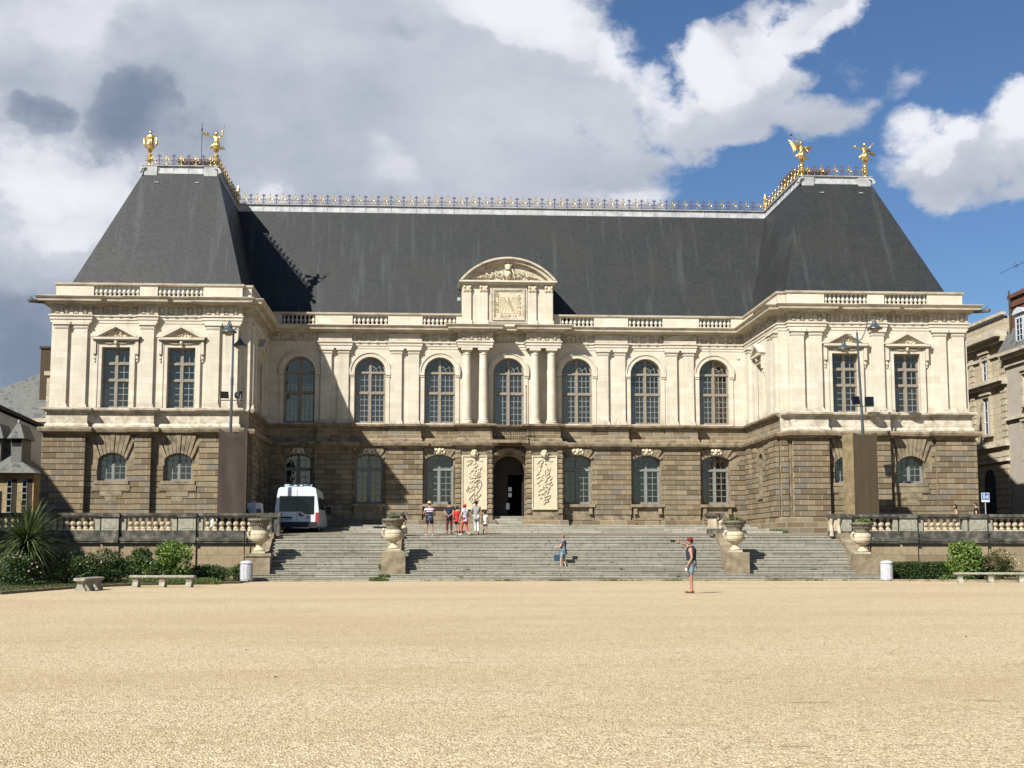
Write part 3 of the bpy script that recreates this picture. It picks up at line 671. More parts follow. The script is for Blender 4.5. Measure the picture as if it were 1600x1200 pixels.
# --- windows: built once, then copied to every opening
def grid(mb, x0, x1, z0, z1, nx, nz, w=.032, d=.03, y=0):
    for i in range(1, nx): x = x0+(x1-x0)*i/nx; mb.box(x-w/2, x+w/2, y-d, y, z0, z1)
    for i in range(1, nz): z = z0+(z1-z0)*i/nz; mb.box(x0, x1, y-d-.004, y-.004, z-w/2, z+w/2)
    mb.box(x0, x0+w, y-d-.008, y-.002, z0, z1); mb.box(x1-w, x1, y-d-.008, y-.002, z0, z1); mb.box(x0+w, x1-w, y-d-.007, y-.003, z0, z0+w); mb.box(x0+w, x1-w, y-d-.007, y-.003, z1-w, z1)
def curtain(w, z0, z1, y=.22, amp=.035, gap=.12, seed=0):
    mb = MB(); rnd = random.Random(seed)
    for s_ in (-1, 1):
        n = 22; xs = [s_*(gap/2+(w-gap/2)*i/n) for i in range(n+1)]
        ph = rnd.uniform(0, 6); vs_ = []
        for zz, k in ((z0, 1.), ((z0+z1)/2, .85), (z1, .9)):
            for i, x in enumerate(xs): vs_.append((x*k if i < n else x, y+amp*math.sin(i*1.9+ph)+amp*.5*math.sin(i*.7+zz), zz))
        mb.add(vs_, [(r*(n+1)+i, r*(n+1)+i+1, (r+1)*(n+1)+i+1, (r+1)*(n+1)+i) for r in range(2) for i in range(n)])
    return mb
def make_window(kind, door=False):
    """origin on the sill, x along the wall, y into the building"""
    mul = MB(); bars = MB(); gl = MB(); cu = None
    if kind == 'arched':
        w = .935; z0 = -1.05 if door else 0.; zs = 3.08
        mul.box(-.075, .075, -.10, .06, z0, zs+w-.03)
        for zt in (1.83, zs): mul.box(-w, w, -.105, .055, zt-.055, zt+.075)
        mul.box(-w, -w+.09, -.06, .05, z0, zs); mul.box(w-.09, w, -.06, .05, z0, zs); mul.box(-w+.09, w-.09, -.058, .048, z0, z0+.09)
        F0 = Fr(0, 0, 1, 0, 0, -1)
        ring(mul, F0, arc(-w+.09, w-.09, zs, w-.09, 20), arc(-w, w, zs, w, 20), -.05, .06)
        for s_ in (-1, 1):
            a, b = sorted((s_*.085, s_*(w-.095)))
            grid(bars, a, b, z0+.1, 1.765, 3, 5 if not door else 7); grid(bars, a, b, 1.91, zs-.06, 3, 3)
        for r in (.36, .62):
            ring(bars, F0, arc(-r, r, zs+.07, r, 20), arc(-r-.03, r+.03, zs+.07, r+.03, 20), .0, .03)
        for k in (1, 2, 4, 5):
            a = math.pi*k/6; bars.tube([(.2*math.cos(a), -.015, zs+.07+.2*math.sin(a)), ((w-.1)*math.cos(a), -.015, zs+.03+(w-.1)*math.sin(a))], .015, 5)
        gl.add([(x, .005, z) for x, z in [(-w, z0), (w, z0)]+arc(-w, w, zs, w, 16)[::-1]], [tuple(range(19))])
        cu = curtain(w, z0, zs-.1, seed=3)
    elif kind == 'cross':
        w = .74; h = 3.27
        mul.box(-.07, .07, -.10, .06, 0, h)
        for zt in (1.50, 2.40): mul.box(-w, w, -.105, .055, zt-.05, zt+.07)
        mul.box(-w, -w+.07, -.06, .05, 0, h); mul.box(w-.07, w, -.06, .05, 0, h); mul.box(-w+.07, w-.07, -.058, .048, 0, .07); mul.box(-w+.07, w-.07, -.058, .048, h-.07, h)
        for s_ in (-1, 1):
            a, b = sorted((s_*.08, s_*(w-.075)))
            grid(bars, a, b, .08, 1.44, 2, 4); grid(bars, a, b, 1.58, 2.34, 2, 2); grid(bars, a, b, 2.48, h-.08, 2, 2)
        gl.add([(-w, .005, 0), (w, .005, 0), (w, .005, h), (-w, .005, h)], [(0, 1, 2, 3)]); cu = curtain(w, 0, 1.45, seed=5)
    elif kind == 'entresol':
        w = .74; h = 1.15; rise = .34; F0 = Fr(0, 0, 1, 0, 0, -1)
        mul.box(-.05, .05, -.06, .04, 0, h+rise-.05); mul.box(-w, -w+.08, -.05, .04, 0, h); mul.box(w-.08, w, -.05, .04, 0, h); mul.box(-w+.08, w-.08, -.048, .038, 0, .08)
        ring(mul, F0, arc(-w+.08, w-.08, h, rise-.08, 12), arc(-w, w, h, rise, 12), -.04, .05)
        for s_ in (-1, 1):
            a, b = sorted((s_*.055, s_*(w-.085))); grid(bars, a, b, .085, 1.13, 2, 3)
            bars.box((a+b)/2-.016, (a+b)/2+.016, -.03, 0, 1.13, 1.34)
        gl.add([(x, .005, z) for x, z in [(-w, 0), (w, 0)]+arc(-w, w, h, rise, 12)[::-1]], [tuple(range(15))]); cu = curtain(w, 0, 1.3, seed=7)
    elif kind == 'ground':
        w = .83; h = 2.7; rise = .26; F0 = Fr(0, 0, 1, 0, 0, -1)
        mul.box(-.07, .07, -.08, .05, 0, h+rise-.03); mul.box(-w, w, -.085, .045, 2.02, 2.15)
        mul.box(-w, -w+.09, -.06, .05, 0, h); mul.box(w-.09, w, -.06, .05, 0, h); mul.box(-w+.09, w-.09, -.058, .048, 0, .12)
        ring(mul, F0, arc(-w+.09, w-.09, h, rise-.05, 12), arc(-w, w, h, rise, 12), -.04, .06)
        for s_ in (-1, 1):
            a, b = sorted((s_*.08, s_*(w-.095))); grid(bars, a, b, .13, 2.01, 2, 5); grid(bars, a, b, 2.16, 2.66, 2, 1)
        gl.add([(x, .005, z) for x, z in [(-w, 0), (w, 0)]+arc(-w, w, h, rise, 12)[::-1]], [tuple(range(15))]); cu = curtain(w, 0.5, 2.0, seed=9)
    blue = kind in ('ground', 'entresol')
    o = mul.build('window', 'bluebars' if blue else 'mullion', palace)
    bars.build('glazing_bars', 'bluebars' if blue else 'bars', o)
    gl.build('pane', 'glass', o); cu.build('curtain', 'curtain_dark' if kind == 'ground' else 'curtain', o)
    wd = {'arched': .93, 'cross': .735, 'entresol': .735, 'ground': .825}[kind]; h = {'arched': 4.1, 'cross': 3.3, 'entresol': 1.6, 'ground': 3.1}[kind]; z0 = -1.05 if door else 0
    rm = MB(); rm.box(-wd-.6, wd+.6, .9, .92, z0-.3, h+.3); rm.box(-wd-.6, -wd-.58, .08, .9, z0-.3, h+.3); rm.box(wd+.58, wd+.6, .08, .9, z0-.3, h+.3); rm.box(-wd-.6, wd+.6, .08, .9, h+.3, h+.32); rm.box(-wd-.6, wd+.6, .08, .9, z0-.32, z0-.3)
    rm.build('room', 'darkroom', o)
    return o
wr_ = random.Random(21)
def put(src, fr, c, z, depth, first):
    o = src if first else copy_tree(src, palace)
    for ch in o.children:
        if ch.name.startswith('curtain'): ch.scale = (1, wr_.uniform(.6, 1.2), wr_.choice([1, 1, .92, .8, 1])); ch.location = (0, wr_.uniform(-.05, .1), 0)
        if ch.name.startswith('pane'): ch.rotation_euler = (wr_.uniform(-.006, .006), 0, wr_.uniform(-.008, .008))
    o.location = fr.P(c, z, -depth); o.rotation_euler = (0, 0, fr.rot())
    return o
wa = make_window('arched')
for i, c in enumerate([x for x in CW if x != 0]): put(wa, FC, c, 9.12, .38, i == 0)
wd_ = make_window('arched', True); put(wd_, FC, 0, 9.12, .38, True)
wc = make_window('cross'); n = 0
for fr, c in ((FW, WW[0]), (FW, WW[1]), (FW, -WW[0]), (FW, -WW[1]), (FRI, SW), (FLI, SW)):
    o = put(wc, fr, c, 9.06, .36, n == 0); n += 1
    if fr is FRI: o.rotation_euler = (0, 0, -math.pi/2)
    if fr is FLI: o.rotation_euler = (0, 0, math.pi/2)
we = make_window('entresol')
for i, c in enumerate((WW[0], WW[1], -WW[0], -WW[1])): put(we, FW, c, 5.15, .28, i == 0)
wg = make_window('ground')
for i, c in enumerate([x for x in CW if x != 0]): put(wg, FC, c, 4.25, .42, i == 0)
for f in (FRI, FLI): nb = MB(); f.box(nb, SW-.5, SW+.5, 4.6, 7.1, -.27, -.25); nb.build('niche_back', 'granite', palace)
for f in (FRI, FLI): nb = MB(); f.box(nb, SW-.62, SW+.62, 4.42, 4.6, 0, .26); nb.build('niche_sill', 'granite_trim', palace)
# --- entrance
pp = MB(); rl = []
for sg in (-1, 1):
    a, b = (1.0, 3.2) if sg > 0 else (-3.2, -1.0)
    FC.box(pp, a, b, ZG, ZB-.05, 0, .86); flush(pp, 'entrance_pier', 'granite_trim')
qr = MB()
for sg in (-1, 1):
    for x0_, x1_ in ((1.0, 1.36), (2.88, 3.22)):
     for k in range(12, 25):                                           # rounded blocks in a strip either side of the carved panel
        za, zb = k*.3+.03, (k+1)*.3-.03
        for x0, x1 in ((x0_, x1_),):
            x0 -= .04*(k % 2); x1 += .04*(k % 2)
            a, b = sorted((sg*x0, sg*x1)); c = .05
            lo = [FC.P(a, za, .86), FC.P(b, za, .86), FC.P(b, zb, .86), FC.P(a, zb, .86)]; hi = [FC.P(a+c, za+c, .95), FC.P(b-c, za+c, .95), FC.P(b-c, zb-c, .95), FC.P(a+c, zb-c, .95)]
            qr.prism(lo, hi)
     FC.box(qr, *sorted((sg*(x0_+.05), sg*(x1_-.05))), 3.62, 7.48, .84, .90); flush(qr, 'entrance_blocks', 'granite')
    for k in range(12, 25):
        f = Fr(sg*.98, 0, 0, 1, -sg, 0); f.box(qr, YC-.84, YC-.1, k*.3+.03, (k+1)*.3-.03, -.05, .015)
        f = Fr(sg*3.2, 0, 0, 1, sg, 0); f.box(qr, YC-.84, YC-.4, k*.3+.03, (k+1)*.3-.03, -.05, .03)
    flush(qr, 'entrance_blocks', 'granite')
for sg in (-1, 1):
    c = sg*2.1; pn = MB(); FC.box(pn, c-.74, c+.74, 3.92, 7.1, .84, .93)
    for x0, x1, z0, z1 in ((c-.76, c-.69, 3.9, 7.12), (c+.69, c+.76, 3.9, 7.12), (c-.69, c+.69, 3.9, 3.97), (c-.69, c+.69, 7.05, 7.12)): FC.box(pn, x0, x1, z0, z1, .85, .985)
    o = pn.build('carved_panel', 'relief', palace)
    tr = MB(); rnd = random.Random(4+sg)
    y0 = YC-.94
    def P_(x, z, d=.03): return (c+x, y0-d, z)
    tr.tube([P_(0, 7.0), P_(.02, 6.0), P_(-.02, 5.0), P_(.03, 4.35)], .03, 6)
    for q in range(46):                                               # a hanging trophy: crossed shafts, leaves, ribbons and shields
        z = 4.3+2.4*(q/45.); hw = .50*math.sin(min(1, (z-4.1)/1.1)*1.5)*(1-.25*(z-4.3)/2.4)
        x = rnd.uniform(-hw, hw); a = rnd.uniform(.2, 1.2)*(1 if x > 0 else -1)*(1 if rnd.random() > .3 else -1); l = rnd.uniform(.12, .34)
        dx, dz = l*math.cos(a)*.5, l*math.sin(a)*.5
        tr.tube([P_(x-dx, z-abs(dz), .02), P_(x-dx*.2, z+.03, .07), P_(x+dx, z+abs(dz), .02)], [.012, rnd.uniform(.025, .05), .012], 6)
    for q in range(9): tr.ball(P_(rnd.uniform(-.3, .3), rnd.uniform(4.6, 6.5), .03), (rnd.uniform(.06, .12), .06, rnd.uniform(.06, .14)), 8)
    for s_ in (-1, 1):
        tr.tube([P_(0, 6.78), P_(s_*.2, 6.86), P_(s_*.42, 6.76), P_(s_*.52, 6.85)], [.02, .035, .03, .01], 6)
        tr.tube([P_(s_*-.34, 5.1), P_(0, 5.35, .06), P_(s_*.40, 5.62)], .022, 6); tr.tube([P_(s_*-.38, 5.9), P_(0, 5.75, .06), P_(s_*.36, 6.3)], .022, 6)
    tr.v = [(x_, y0-(y0-y_)*.45, z_) for x_, y_, z_ in tr.v]
    tr.build('carved_trophy', 'relief', o, smooth=True)
    md = MB(); md.ball((c, y0-.12, 7.18), (.15, .14, .22), 12); md.ball((c, y0-.26, 7.16), (.03, .04, .06), 6)
    for s_ in (-1, 1): md.ball((c+s_*.055, y0-.23, 7.22), .03, 6); md.ball((c+s_*.17, y0-.06, 7.2), (.06, .1, .16), 8)
    md.ball((c, y0-.1, 7.36), (.19, .14, .1), 10); md.build('keystone_head', 'relief', palace, smooth=True)
da = MB()
FC.poly(da, [(-1.0, 6.2)]+arc(-.97, .97, 6.2, .97, 16)+[(1.0, 6.2), (1.0, 7.6), (-1.0, 7.6)], .02, .2) if False else None
A = arc(-.93, .93, 6.22, .93, 16); B = [(x*1.04, 7.6) for x, z in A]
ring(da, FC, A, B, GD, .26)
da.build('door_arch', 'granite_trim', palace)
sh = MB(); rnd = random.Random(2)                                     # shell carving under the balcony
for q in range(15):
    a = math.pi*(q+.5)/15; p0 = (0, YC-.3, 7.0); p1 = (.92*math.cos(a), YC-.75, 7.18+.38*math.sin(a))
    sh.tube([(.35*math.cos(a), YC-.28, 7.12+.1*math.sin(a)), p1], [.03, .085], 6)
sh.build('shell_carving', 'granite_trim', palace, smooth=True)
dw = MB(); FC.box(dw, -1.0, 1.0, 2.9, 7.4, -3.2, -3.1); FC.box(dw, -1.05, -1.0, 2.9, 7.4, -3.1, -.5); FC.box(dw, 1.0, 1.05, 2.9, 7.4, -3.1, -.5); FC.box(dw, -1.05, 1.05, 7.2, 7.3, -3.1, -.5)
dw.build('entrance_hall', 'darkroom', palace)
ld = MB(); FC.box(ld, -.96, -.02, 3.54, 6.05, -.62, -.52)
for z0, z1 in ((3.7, 4.5), (4.62, 5.2), (5.32, 5.95)): FC.box(ld, -.84, -.14, z0, z1, -.52, -.49)
FC.box(ld, -.97, .97, 6.05, 6.2, -.66, -.45); FC.poly(ld, [(-.96, 6.2)]+arc(-.96, .96, 6.2, .96, 14)+[(.96, 6.2)], -.62, -.56)
ld.build('door', 'wood', palace)
l2 = MB(); l2.box(.86, .94, YC+.6, YC+1.45, 3.54, 6.05); l2.build('door', 'wood', palace)
for x, z0, z1 in ((-.02, 3.95, 4.33), (.12, 4.7, 4.95), (.12, 5.05, 5.3)):
    q = MB(); FC.box(q, x-.1, x+.1, z0, z1, -.485, -.475) if x < 0 else FC.box(q, x-.1, x+.1, z0, z1, -.60, -.585); q.build('door_notice', 'white', palace)
es = MB()
for k in range(4): FC.box(es, -1.02-.12*k, 1.25+.45*k, 2.5, 3.52-.16*k, .0 if k == 0 else .1+.3*k, .4+.3*k)
FC.box(es, -.98, .98, 2.5, 3.53, -3.1, .1)
es.build('entrance_steps', 'step', palace)
# balcony
bc = MB(); FC.box(bc, -1.1, 1.1, 7.86, 8.04, 0, 1.35); bc.build('balcony_floor', 'granite_trim', palace)
rl = MB(); pts = [(-1.12, YC-.8), (-1.12, YC-1.3), (1.12, YC-1.3), (1.2, YC-1.1), (1.12, YC-.8)]
for z in (8.08, 8.86): rl.tube([(x, y, z) for x, y in pts], .022, 6)
for i in range(4):
    (xa, ya), (xb, yb) = pts[i], pts[i+1]; k = max(1, int(math.hypot(xb-xa, yb-ya)/.13))
    for j in range(k+1):
        x, y = xa+(xb-xa)*j/k, ya+(yb-ya)*j/k; b_ = .10 if i > 1 else .03
        rl.tube([(x, y, 8.08), (x+(b_ if i > 1 else 0), y-.05, 8.3), (x+(b_*.4 if i > 1 else 0), y, 8.6), (x, y, 8.86)], .009, 4)
for j in range(8):
    c = -.95+j*.27; rl.tube([(c+.10*math.cos(q*.7), YC-1.32, 8.47+.16*math.sin(q*.7)) for q in range(10)], .009, 4)
rl.build('balcony_railing', 'black', palace)
fp = MB(); fp.tube([(.07, YC-1.2, 8.0), (.0, YC-1.25, 12.75)], .022, 8); fp.ball((0, YC-1.25, 12.8), .05, 8); fp.build('flagpole', 'black', palace)
# --- attic with sundial and round pediment
ya = YC-.45
at = MB(); at.box(-2.85, 2.7, ya, 3.2, 15.0, 17.55)
for x in (-2.55, -1.55, 1.42, 2.42):
    at.box(x-.24, x+.24, ya-.12, ya, 15.35, 17.1); at.box(x-.3, x+.3, ya-.2, ya, 15.05, 15.35); at.box(x-.25, x+.25, ya-.14, ya, 17.1, 17.5)
at.box(-2.92, 2.77, ya-.2, 3.2, 17.55, 17.70); at.box(-3.05, 2.92, ya-.34, 3.2, 17.70, 17.80)
at.build('attic', 'lime', palace)
for x in (-2.55, -1.55, 1.42, 2.42):
    cp = MB(); cp.box(x-.25, x+.25, ya-.16, ya-.02, 17.16, 17.46)
    for s_ in (-1, 1): cp.ball((x+s_*.18, ya-.2, 17.4), (.08, .06, .09), 8)
    for k in range(5): cp.ball((x-.18+.09*k, ya-.17, 17.2+.05*(k % 2)), (.05, .04, .09), 6)
    cp.build('attic_capital', 'relief', palace)
pd = MB(); Fa = Fr(0, ya, 1, 0, 0, -1)
Ain = arc(-2.55, 2.42, 17.82, 1.12, 24); Aout = arc(-3.02, 2.89, 17.80, 1.45, 24)
Am = arc(-2.85, 2.72, 17.81, 1.33, 24)
ring(pd, Fa, Ain, Am, -2.5, .18); ring(pd, Fa, Am, Aout, -2.5, .36)
Fa.poly(pd, [(-2.55, 17.82)]+Ain+[(2.42, 17.82)], -2.4, -.12)
pd.build('round_pediment', 'trim', palace)
cr = MB(); yc = ya-.02; rnd = random.Random(8)                        # coat of arms with crown and two garlands
cr.ball((-.06, yc, 18.22), (.22, .14, .28), 12); cr.ball((-.06, yc-.1, 18.2), (.13, .08, .18), 10)
cr.lathe([(.16, 0), (.2, .04), (.16, .08), (.22, .26), (.12, .34), (.05, .38)], (-.06, yc, 18.5), 12); cr.ball((-.06, yc, 18.93), .05, 8)
for k in range(5): cr.ball((-.06+.19*math.cos(math.pi*k/4), yc-.1, 18.78), .04, 6)
for s_ in (-1, 1):
    cr.tube([(-.06+s_*.24, yc, 18.55), (-.06+s_*.36, yc-.05, 18.3), (-.06+s_*.30, yc, 18.0)], [.04, .06, .05], 8)
    for q in range(70):
        t_ = rnd.random(); x = -.06+s_*(.45+1.45*t_); z = 17.98+.42*(1-t_)**.7*rnd.random()+.1*math.sin(t_*7)**2
        cr.ball((x, yc+.02, z), (rnd.uniform(.03, .08), .05, rnd.uniform(.025, .05)), 5)
cr.build('coat_of_arms', 'relief', palace, smooth=True)
sd = MB(); cx_ = -.03
for r, d in ((1.12, .05), (.98, .12), (.90, .08)):
    q = r-.09
    for x0, x1, z0, z1 in ((cx_-r, cx_+r, 16.36+q, 16.36+r), (cx_-r, cx_+r, 16.36-r, 16.36-q), (cx_-r, cx_-q, 16.36-q, 16.36+q), (cx_+q, cx_+r, 16.36-q, 16.36+q)): sd.box(x0, x1, ya-d, ya, z0, z1)
dial = sd.build('sundial', 'trim', palace)
pl = MB(); pl.box(cx_-.81, cx_+.81, ya-.03, ya, 15.55, 17.17); pl.build('dial_plate', 'relief', dial)
M['carved'] = m_noisy('incised_lettering', (.20, .15, .09), (.28, .21, .13), 6, .9, bmp=0)
ln = MB(); ydl = ya-.032; o0 = (cx_, 16.78)
for a in range(0, 15):
    th = math.pi*(a/14.)+.0; dx, dz = -math.cos(th), -math.sin(th)*.98-.001
    k = min(.52/max(1e-6, abs(dx)), .98/max(1e-6, abs(dz))); p = (o0[0]+dx*k, o0[1]+dz*k); q = (o0[0]+dx*.22, o0[1]+dz*.22)
    nx, nz = -dz*.006, dx*.006
    ln.prism([(q[0]-nx, ydl, q[1]-nz), (p[0]-nx, ydl, p[1]-nz), (p[0]+nx, ydl, p[1]+nz), (q[0]+nx, ydl, q[1]+nz)], [(q[0]-nx, ydl-.006, q[1]-nz), (p[0]-nx, ydl-.006, p[1]-nz), (p[0]+nx, ydl-.006, p[1]+nz), (q[0]+nx, ydl-.006, q[1]+nz)])
for x0, x1, z0, z1 in ((cx_-.53, cx_-.518, 15.8, 16.86), (cx_+.518, cx_+.53, 15.8, 16.86), (cx_-.53, cx_+.53, 15.79, 15.802)): ln.box(x0, x1, ydl-.006, ydl, z0, z1)
ln.build('hour_lines', 'carved', dial)
DIG = {'0': 'abcdef', '1': 'bc', '2': 'abged', '3': 'abgcd', '4': 'fgbc', '5': 'afgcd', '6': 'afgedc', '7': 'abc', '8': 'abcdefg', '9': 'abcdfg'}
dg = MB()
def digit(ch, x, z, w=.055, h=.12, t=.018):
    sg = {'a': (-w, w, h-t, h+t), 'g': (-w, w, -t, t), 'd': (-w, w, -h-t, -h+t), 'b': (w-t, w+t, 0, h), 'c': (w-t, w+t, -h, 0), 'f': (-w-t, -w+t, 0, h), 'e': (-w-t, -w+t, -h, 0)}
    for i_, k in enumerate(DIG[ch]):
        a = sg[k]; dg.box(x+a[0], x+a[1], ya-.038-.001*i_, ya-.03, z+a[2], z+a[3])
for ch, z in (('6', 16.98), ('7', 16.68), ('8', 16.36), ('9', 15.98)): digit(ch, cx_-.67, z)
for ch, z in (('6', 16.80), ('5', 16.52), ('4', 16.18), ('3', 15.82)): digit(ch, cx_+.67, z)
for s_, x in (('10', -.44), ('11', -.20), ('12', .02), ('1', .25), ('2', .44)):
    for j, ch in enumerate(s_): digit(ch, cx_+x+(j-.5*(len(s_)-1))*.12, 15.64, .038, .075, .014)
dg.build('hour_numerals', 'carved', dial)
gn = MB(); gn.tube([(cx_, ya-.03, 16.80), (cx_, ya-.42, 16.28), (cx_, ya-.03, 16.42)], .014, 6); gn.build('gnomon', 'black', dial)
# --- parapet: solid piers and balustrades
bal_prof = [(.10, 0), (.10, .05), (.055, .08), (.06, .12), (.105, .2), (.10, .27), (.045, .36), (.04, .44), (.07, .47), (.07, .53)]
bmesh_ = MB().lathe([(r*1.02, z) for r, z in bal_prof], (0, 0, 0), 12).mesh('baluster'); bmesh_.materials.append(M['lime'])
ZP = 15.14
pc_ = MB()
PB = [(-.32, 15.03), (.04, 15.03), (.04, 15.12), (.0, 15.14), (-.30, 15.14)]
PT = [(-.34, 15.68), (.03, 15.68), (.08, 15.74), (.10, 15.84), (-.34, 15.86)]
def seg(path): pc_.sweep(path, PB); pc_.sweep(path, PT)
seg([(-24.95, 8), (-24.95, YW), (-15.0, YW), (-15.0, YW+.3), (-XI, YW+.3), (-XI, YC), (-2.86, YC)])
seg([(2.71, YC), (XI, YC), (XI, YW+.3), (15.0, YW+.3), (15.0, YW), (24.95, YW), (24.95, 8)])
parapet = pc_.build('parapet', 'trim', palace)
pr = MB()
def solid(fr, a, b): fr.box(pr, a, b, 15.138, 15.69, -.26, 0); flush(pr, 'parapet_pier', 'lime', parapet)
def balus(fr, a, b):
    n = round((b-a)/.255)
    for i in range(n):
        o = bpy.data.objects.new('baluster', bmesh_); C.objects.link(o); o.parent = parapet; o.location = fr.P(a+(i+.5)*(b-a)/n, ZP, -.15)
# openings measured from the photograph
cb = [(-13.75, -11.75), (-9.5, -7.35), (-5.25, -3.2), (3.2, 5.25), (7.35, 9.5), (11.75, 13.75)]
q = -XI
for a, b in cb:
    if q < 0 < a: solid(FC, q, -2.86); q = 2.71
    solid(FC, q, a); q = b; balus(FC, a, b)
solid(FC, q, XI)
for sg in (-1, 1):
    spans = [(17.1, 19.55), (20.5, 22.95)]; q = 15.0
    for a, b in spans:
        if sg > 0: solid(FW, q, a); balus(FW, a, b)
        else: solid(FW, -a, -q); balus(FW, -b, -a)
        q = b
    solid(FW, q, 24.95) if sg > 0 else solid(FW, -24.95, -q)
    f = FRI if sg > 0 else FLI
    solid(f, YW+.56, -5.6); balus(f, -5.6, -2.2); solid(f, -2.2, YC)
    a, b = sorted((sg*14.55, sg*15.0)); pr.box(a, b, YW+.3, YW+.55, 15.138, 15.69); flush(pr, 'parapet_pier', 'lime', parapet)
    pr.box(*sorted((sg*24.7, sg*24.95)), YW+.27, 8, 15.138, 15.69); flush(pr, 'parapet_pier', 'lime', parapet)
flush(pr, 'parapet_pier', 'lime', parapet)
# gargoyles at the outer corners
for sg in (-1, 1):
    g = MB(); x = sg*25.75; y = YW-.55
    g.tube([(sg*25.5, YW-.3, 14.72), (sg*25.95, y-.15, 14.68), (sg*26.1, y-.3, 14.66), (sg*26.2, y-.34, 14.70)], [.12, .10, .09, .04], 7); g.tube([(sg*25.95, y-.15, 14.75), (sg*26.1, y-.2, 14.95)], [.05, .02], 5); g.ball((sg*26.12, y-.3, 14.74), .08, 6)
    g.build('gargoyle', 'darkstone', palace)
# --- roofs
rf = MB()
def hip(x0, x1, y0, y1, X0, X1, Y0, Y1, z0, z1):
    rf.prism([(x0, y0, z0), (x1, y0, z0), (x1, y1, z0), (x0, y1, z0)], [(X0, Y0, z1), (X1, Y0, z1), (X1, Y1, z1), (X0, Y1, z1)])
RZ = 23.3
for sg in (-1, 1):
    a, b = sorted((sg*14.92, sg*24.8)); A_, B_ = sorted((sg*17.2, sg*21.4)); hip(a, b, -8.05, 22, A_, B_, -4, 18, 15.0, RZ)
hip(-17, 17, .62, 14, -20, 20, 4.9, 10, 15.0, RZ-.005)
roof = rf.build('roof', 'slate', palace)
fl = MB(); fl.box(-24.7, -14.9, YW+.25, 21, 14.95, 15.02); fl.box(14.9, 24.7, YW+.25, 21, 14.95, 15.02); fl.box(-14.9, 14.9, YC+.25, 14, 14.95, 15.01); fl.build('roof_gutter', 'lead', roof)
# lead ridge caps
ld_ = MB(); capp = [(-.6, RZ-.02), (.06, RZ-.16), (.09, RZ-.12), (.0, RZ+.30), (.12, RZ+.33), (.12, RZ+.38), (-.6, RZ+.40)]
ringp = [(-21.4, 17), (-21.4, -4), (-17.2, -4), (-17.2, 4.9), (17.2, 4.9), (17.2, -4), (21.4, -4), (21.4, 17)]
ld_.sweep(ringp, capp)
for i in range(len(ringp)-1):
    (xa, ya_), (xb, yb_) = ringp[i], ringp[i+1]; l = math.hypot(xb-xa, yb_-ya_); k = int(l/.81); dx, dy = (xb-xa)/l, (yb_-ya_)/l; nx, ny = dy, -dx
    for j in range(1, k):
        x, y = xa+dx*l*j/k, ya_+dy*l*j/k; ld_.tube([(x+nx*.08, y+ny*.08, RZ-.12), (x+nx*.03, y+ny*.03, RZ+.29), (x+nx*.13, y+ny*.13, RZ+.36)], .022, 5)
for x, sx in ((-21.4, -1), (-17.2, 1), (17.2, -1), (21.4, 1)):
    ld_.box(min(x, x-sx*.75), max(x, x-sx*.75), -4.14, -4.0, RZ-.25, RZ+.28); ld_.tube([(x-sx*.1, -4.15, RZ+.22), (x+sx*.12, -4.2, RZ+.12), (x+sx*.2, -4.2, RZ-.1)], [.09, .08, .12], 8)
ridge = ld_.build('ridge_cap', 'lead', roof)
dk = MB(); dk.box(-21.3, -17.3, -3.9, 17, RZ+.3, RZ+.36); dk.box(17.3, 21.3, -3.9, 17, RZ+.3, RZ+.36); dk.box(-20, 20, 5, 10, RZ+.3, RZ+.35); dk.build('roof_deck', 'lead', roof)
for sg in (-1, 1):
    bx = MB(); bx.box(*sorted((sg*18.2, sg*20.2)), 1.0, 4, RZ+.3, RZ+1.95); bx.box(*sorted((sg*18.0, sg*20.4)), .8, 4.2, RZ+1.95, RZ+2.15)
    bx.build('roof_hatch', 'iron', roof)
# crest: a gilt cross, then a dark one, all along the ridge
ZC = RZ+.40
gm = MB(); gm.box(-.022, .022, -.018, .018, 0, .66); gm.box(-.13, .13, -.015, .015, .38, .43); gm.lathe([(.02, 0), (.06, .08), (.02, .16)], (0, 0, .27), 6)
gm.lathe([(.024, 0), (.04, .05), (.0, .13)], (0, 0, .60), 6)
for s_ in (-1, 1): gm.tube([(s_*.03, 0, .05), (s_*.20, 0, .14), (s_*.24, 0, .30), (s_*.14, 0, .34), (s_*.10, 0, .26)], .015, 5); gm.ball((s_*.14, 0, .405), .03, 6)
gme = gm.mesh('gilt_finial'); gme.materials.append(M['gold'])
im = MB(); im.box(-.03, .03, -.018, .018, 0, .66); im.box(-.12, .12, -.017, .017, .50, .58); im.box(-.075, .075, -.016, .016, .30, .35)
for s_ in (-1, 1): im.tube([(0, 0, .05), (s_*.15, 0, .15), (s_*.17, 0, .28), (s_*.07, 0, .28)], .018, 5)
ime = im.mesh('iron_finial'); ime.materials.append(M['iron'])
crl = MB()
for i in range(1, len(ringp)-2):
    (xa, ya_), (xb, yb_) = ringp[i], ringp[i+1]
    for z in (ZC+.04, ZC+.24): crl.tube([(xa, ya_, z), (xb, yb_, z)], .014, 5)
crest = crl.build('ridge_crest', 'iron_blue', roof)
for i in range(1, len(ringp)-2):
    (xa, ya_), (xb, yb_) = ringp[i], ringp[i+1]; l = math.hypot(xb-xa, yb_-ya_); st = .82; k = round(l/st); rot = math.atan2(yb_-ya_, xb-xa)
    for j in range(k):
        for t_, me_, nm in ((.5, gme, 'gilt_finial'), (1., ime, 'iron_finial')):
            if t_ == 1. and j == k-1: continue
            f_ = (j+t_)/k; o = bpy.data.objects.new(nm, me_); C.objects.link(o); o.parent = crest; o.location = (xa+(xb-xa)*f_, ya_+(yb_-ya_)*f_, ZC); o.rotation_euler = (0, 0, rot)
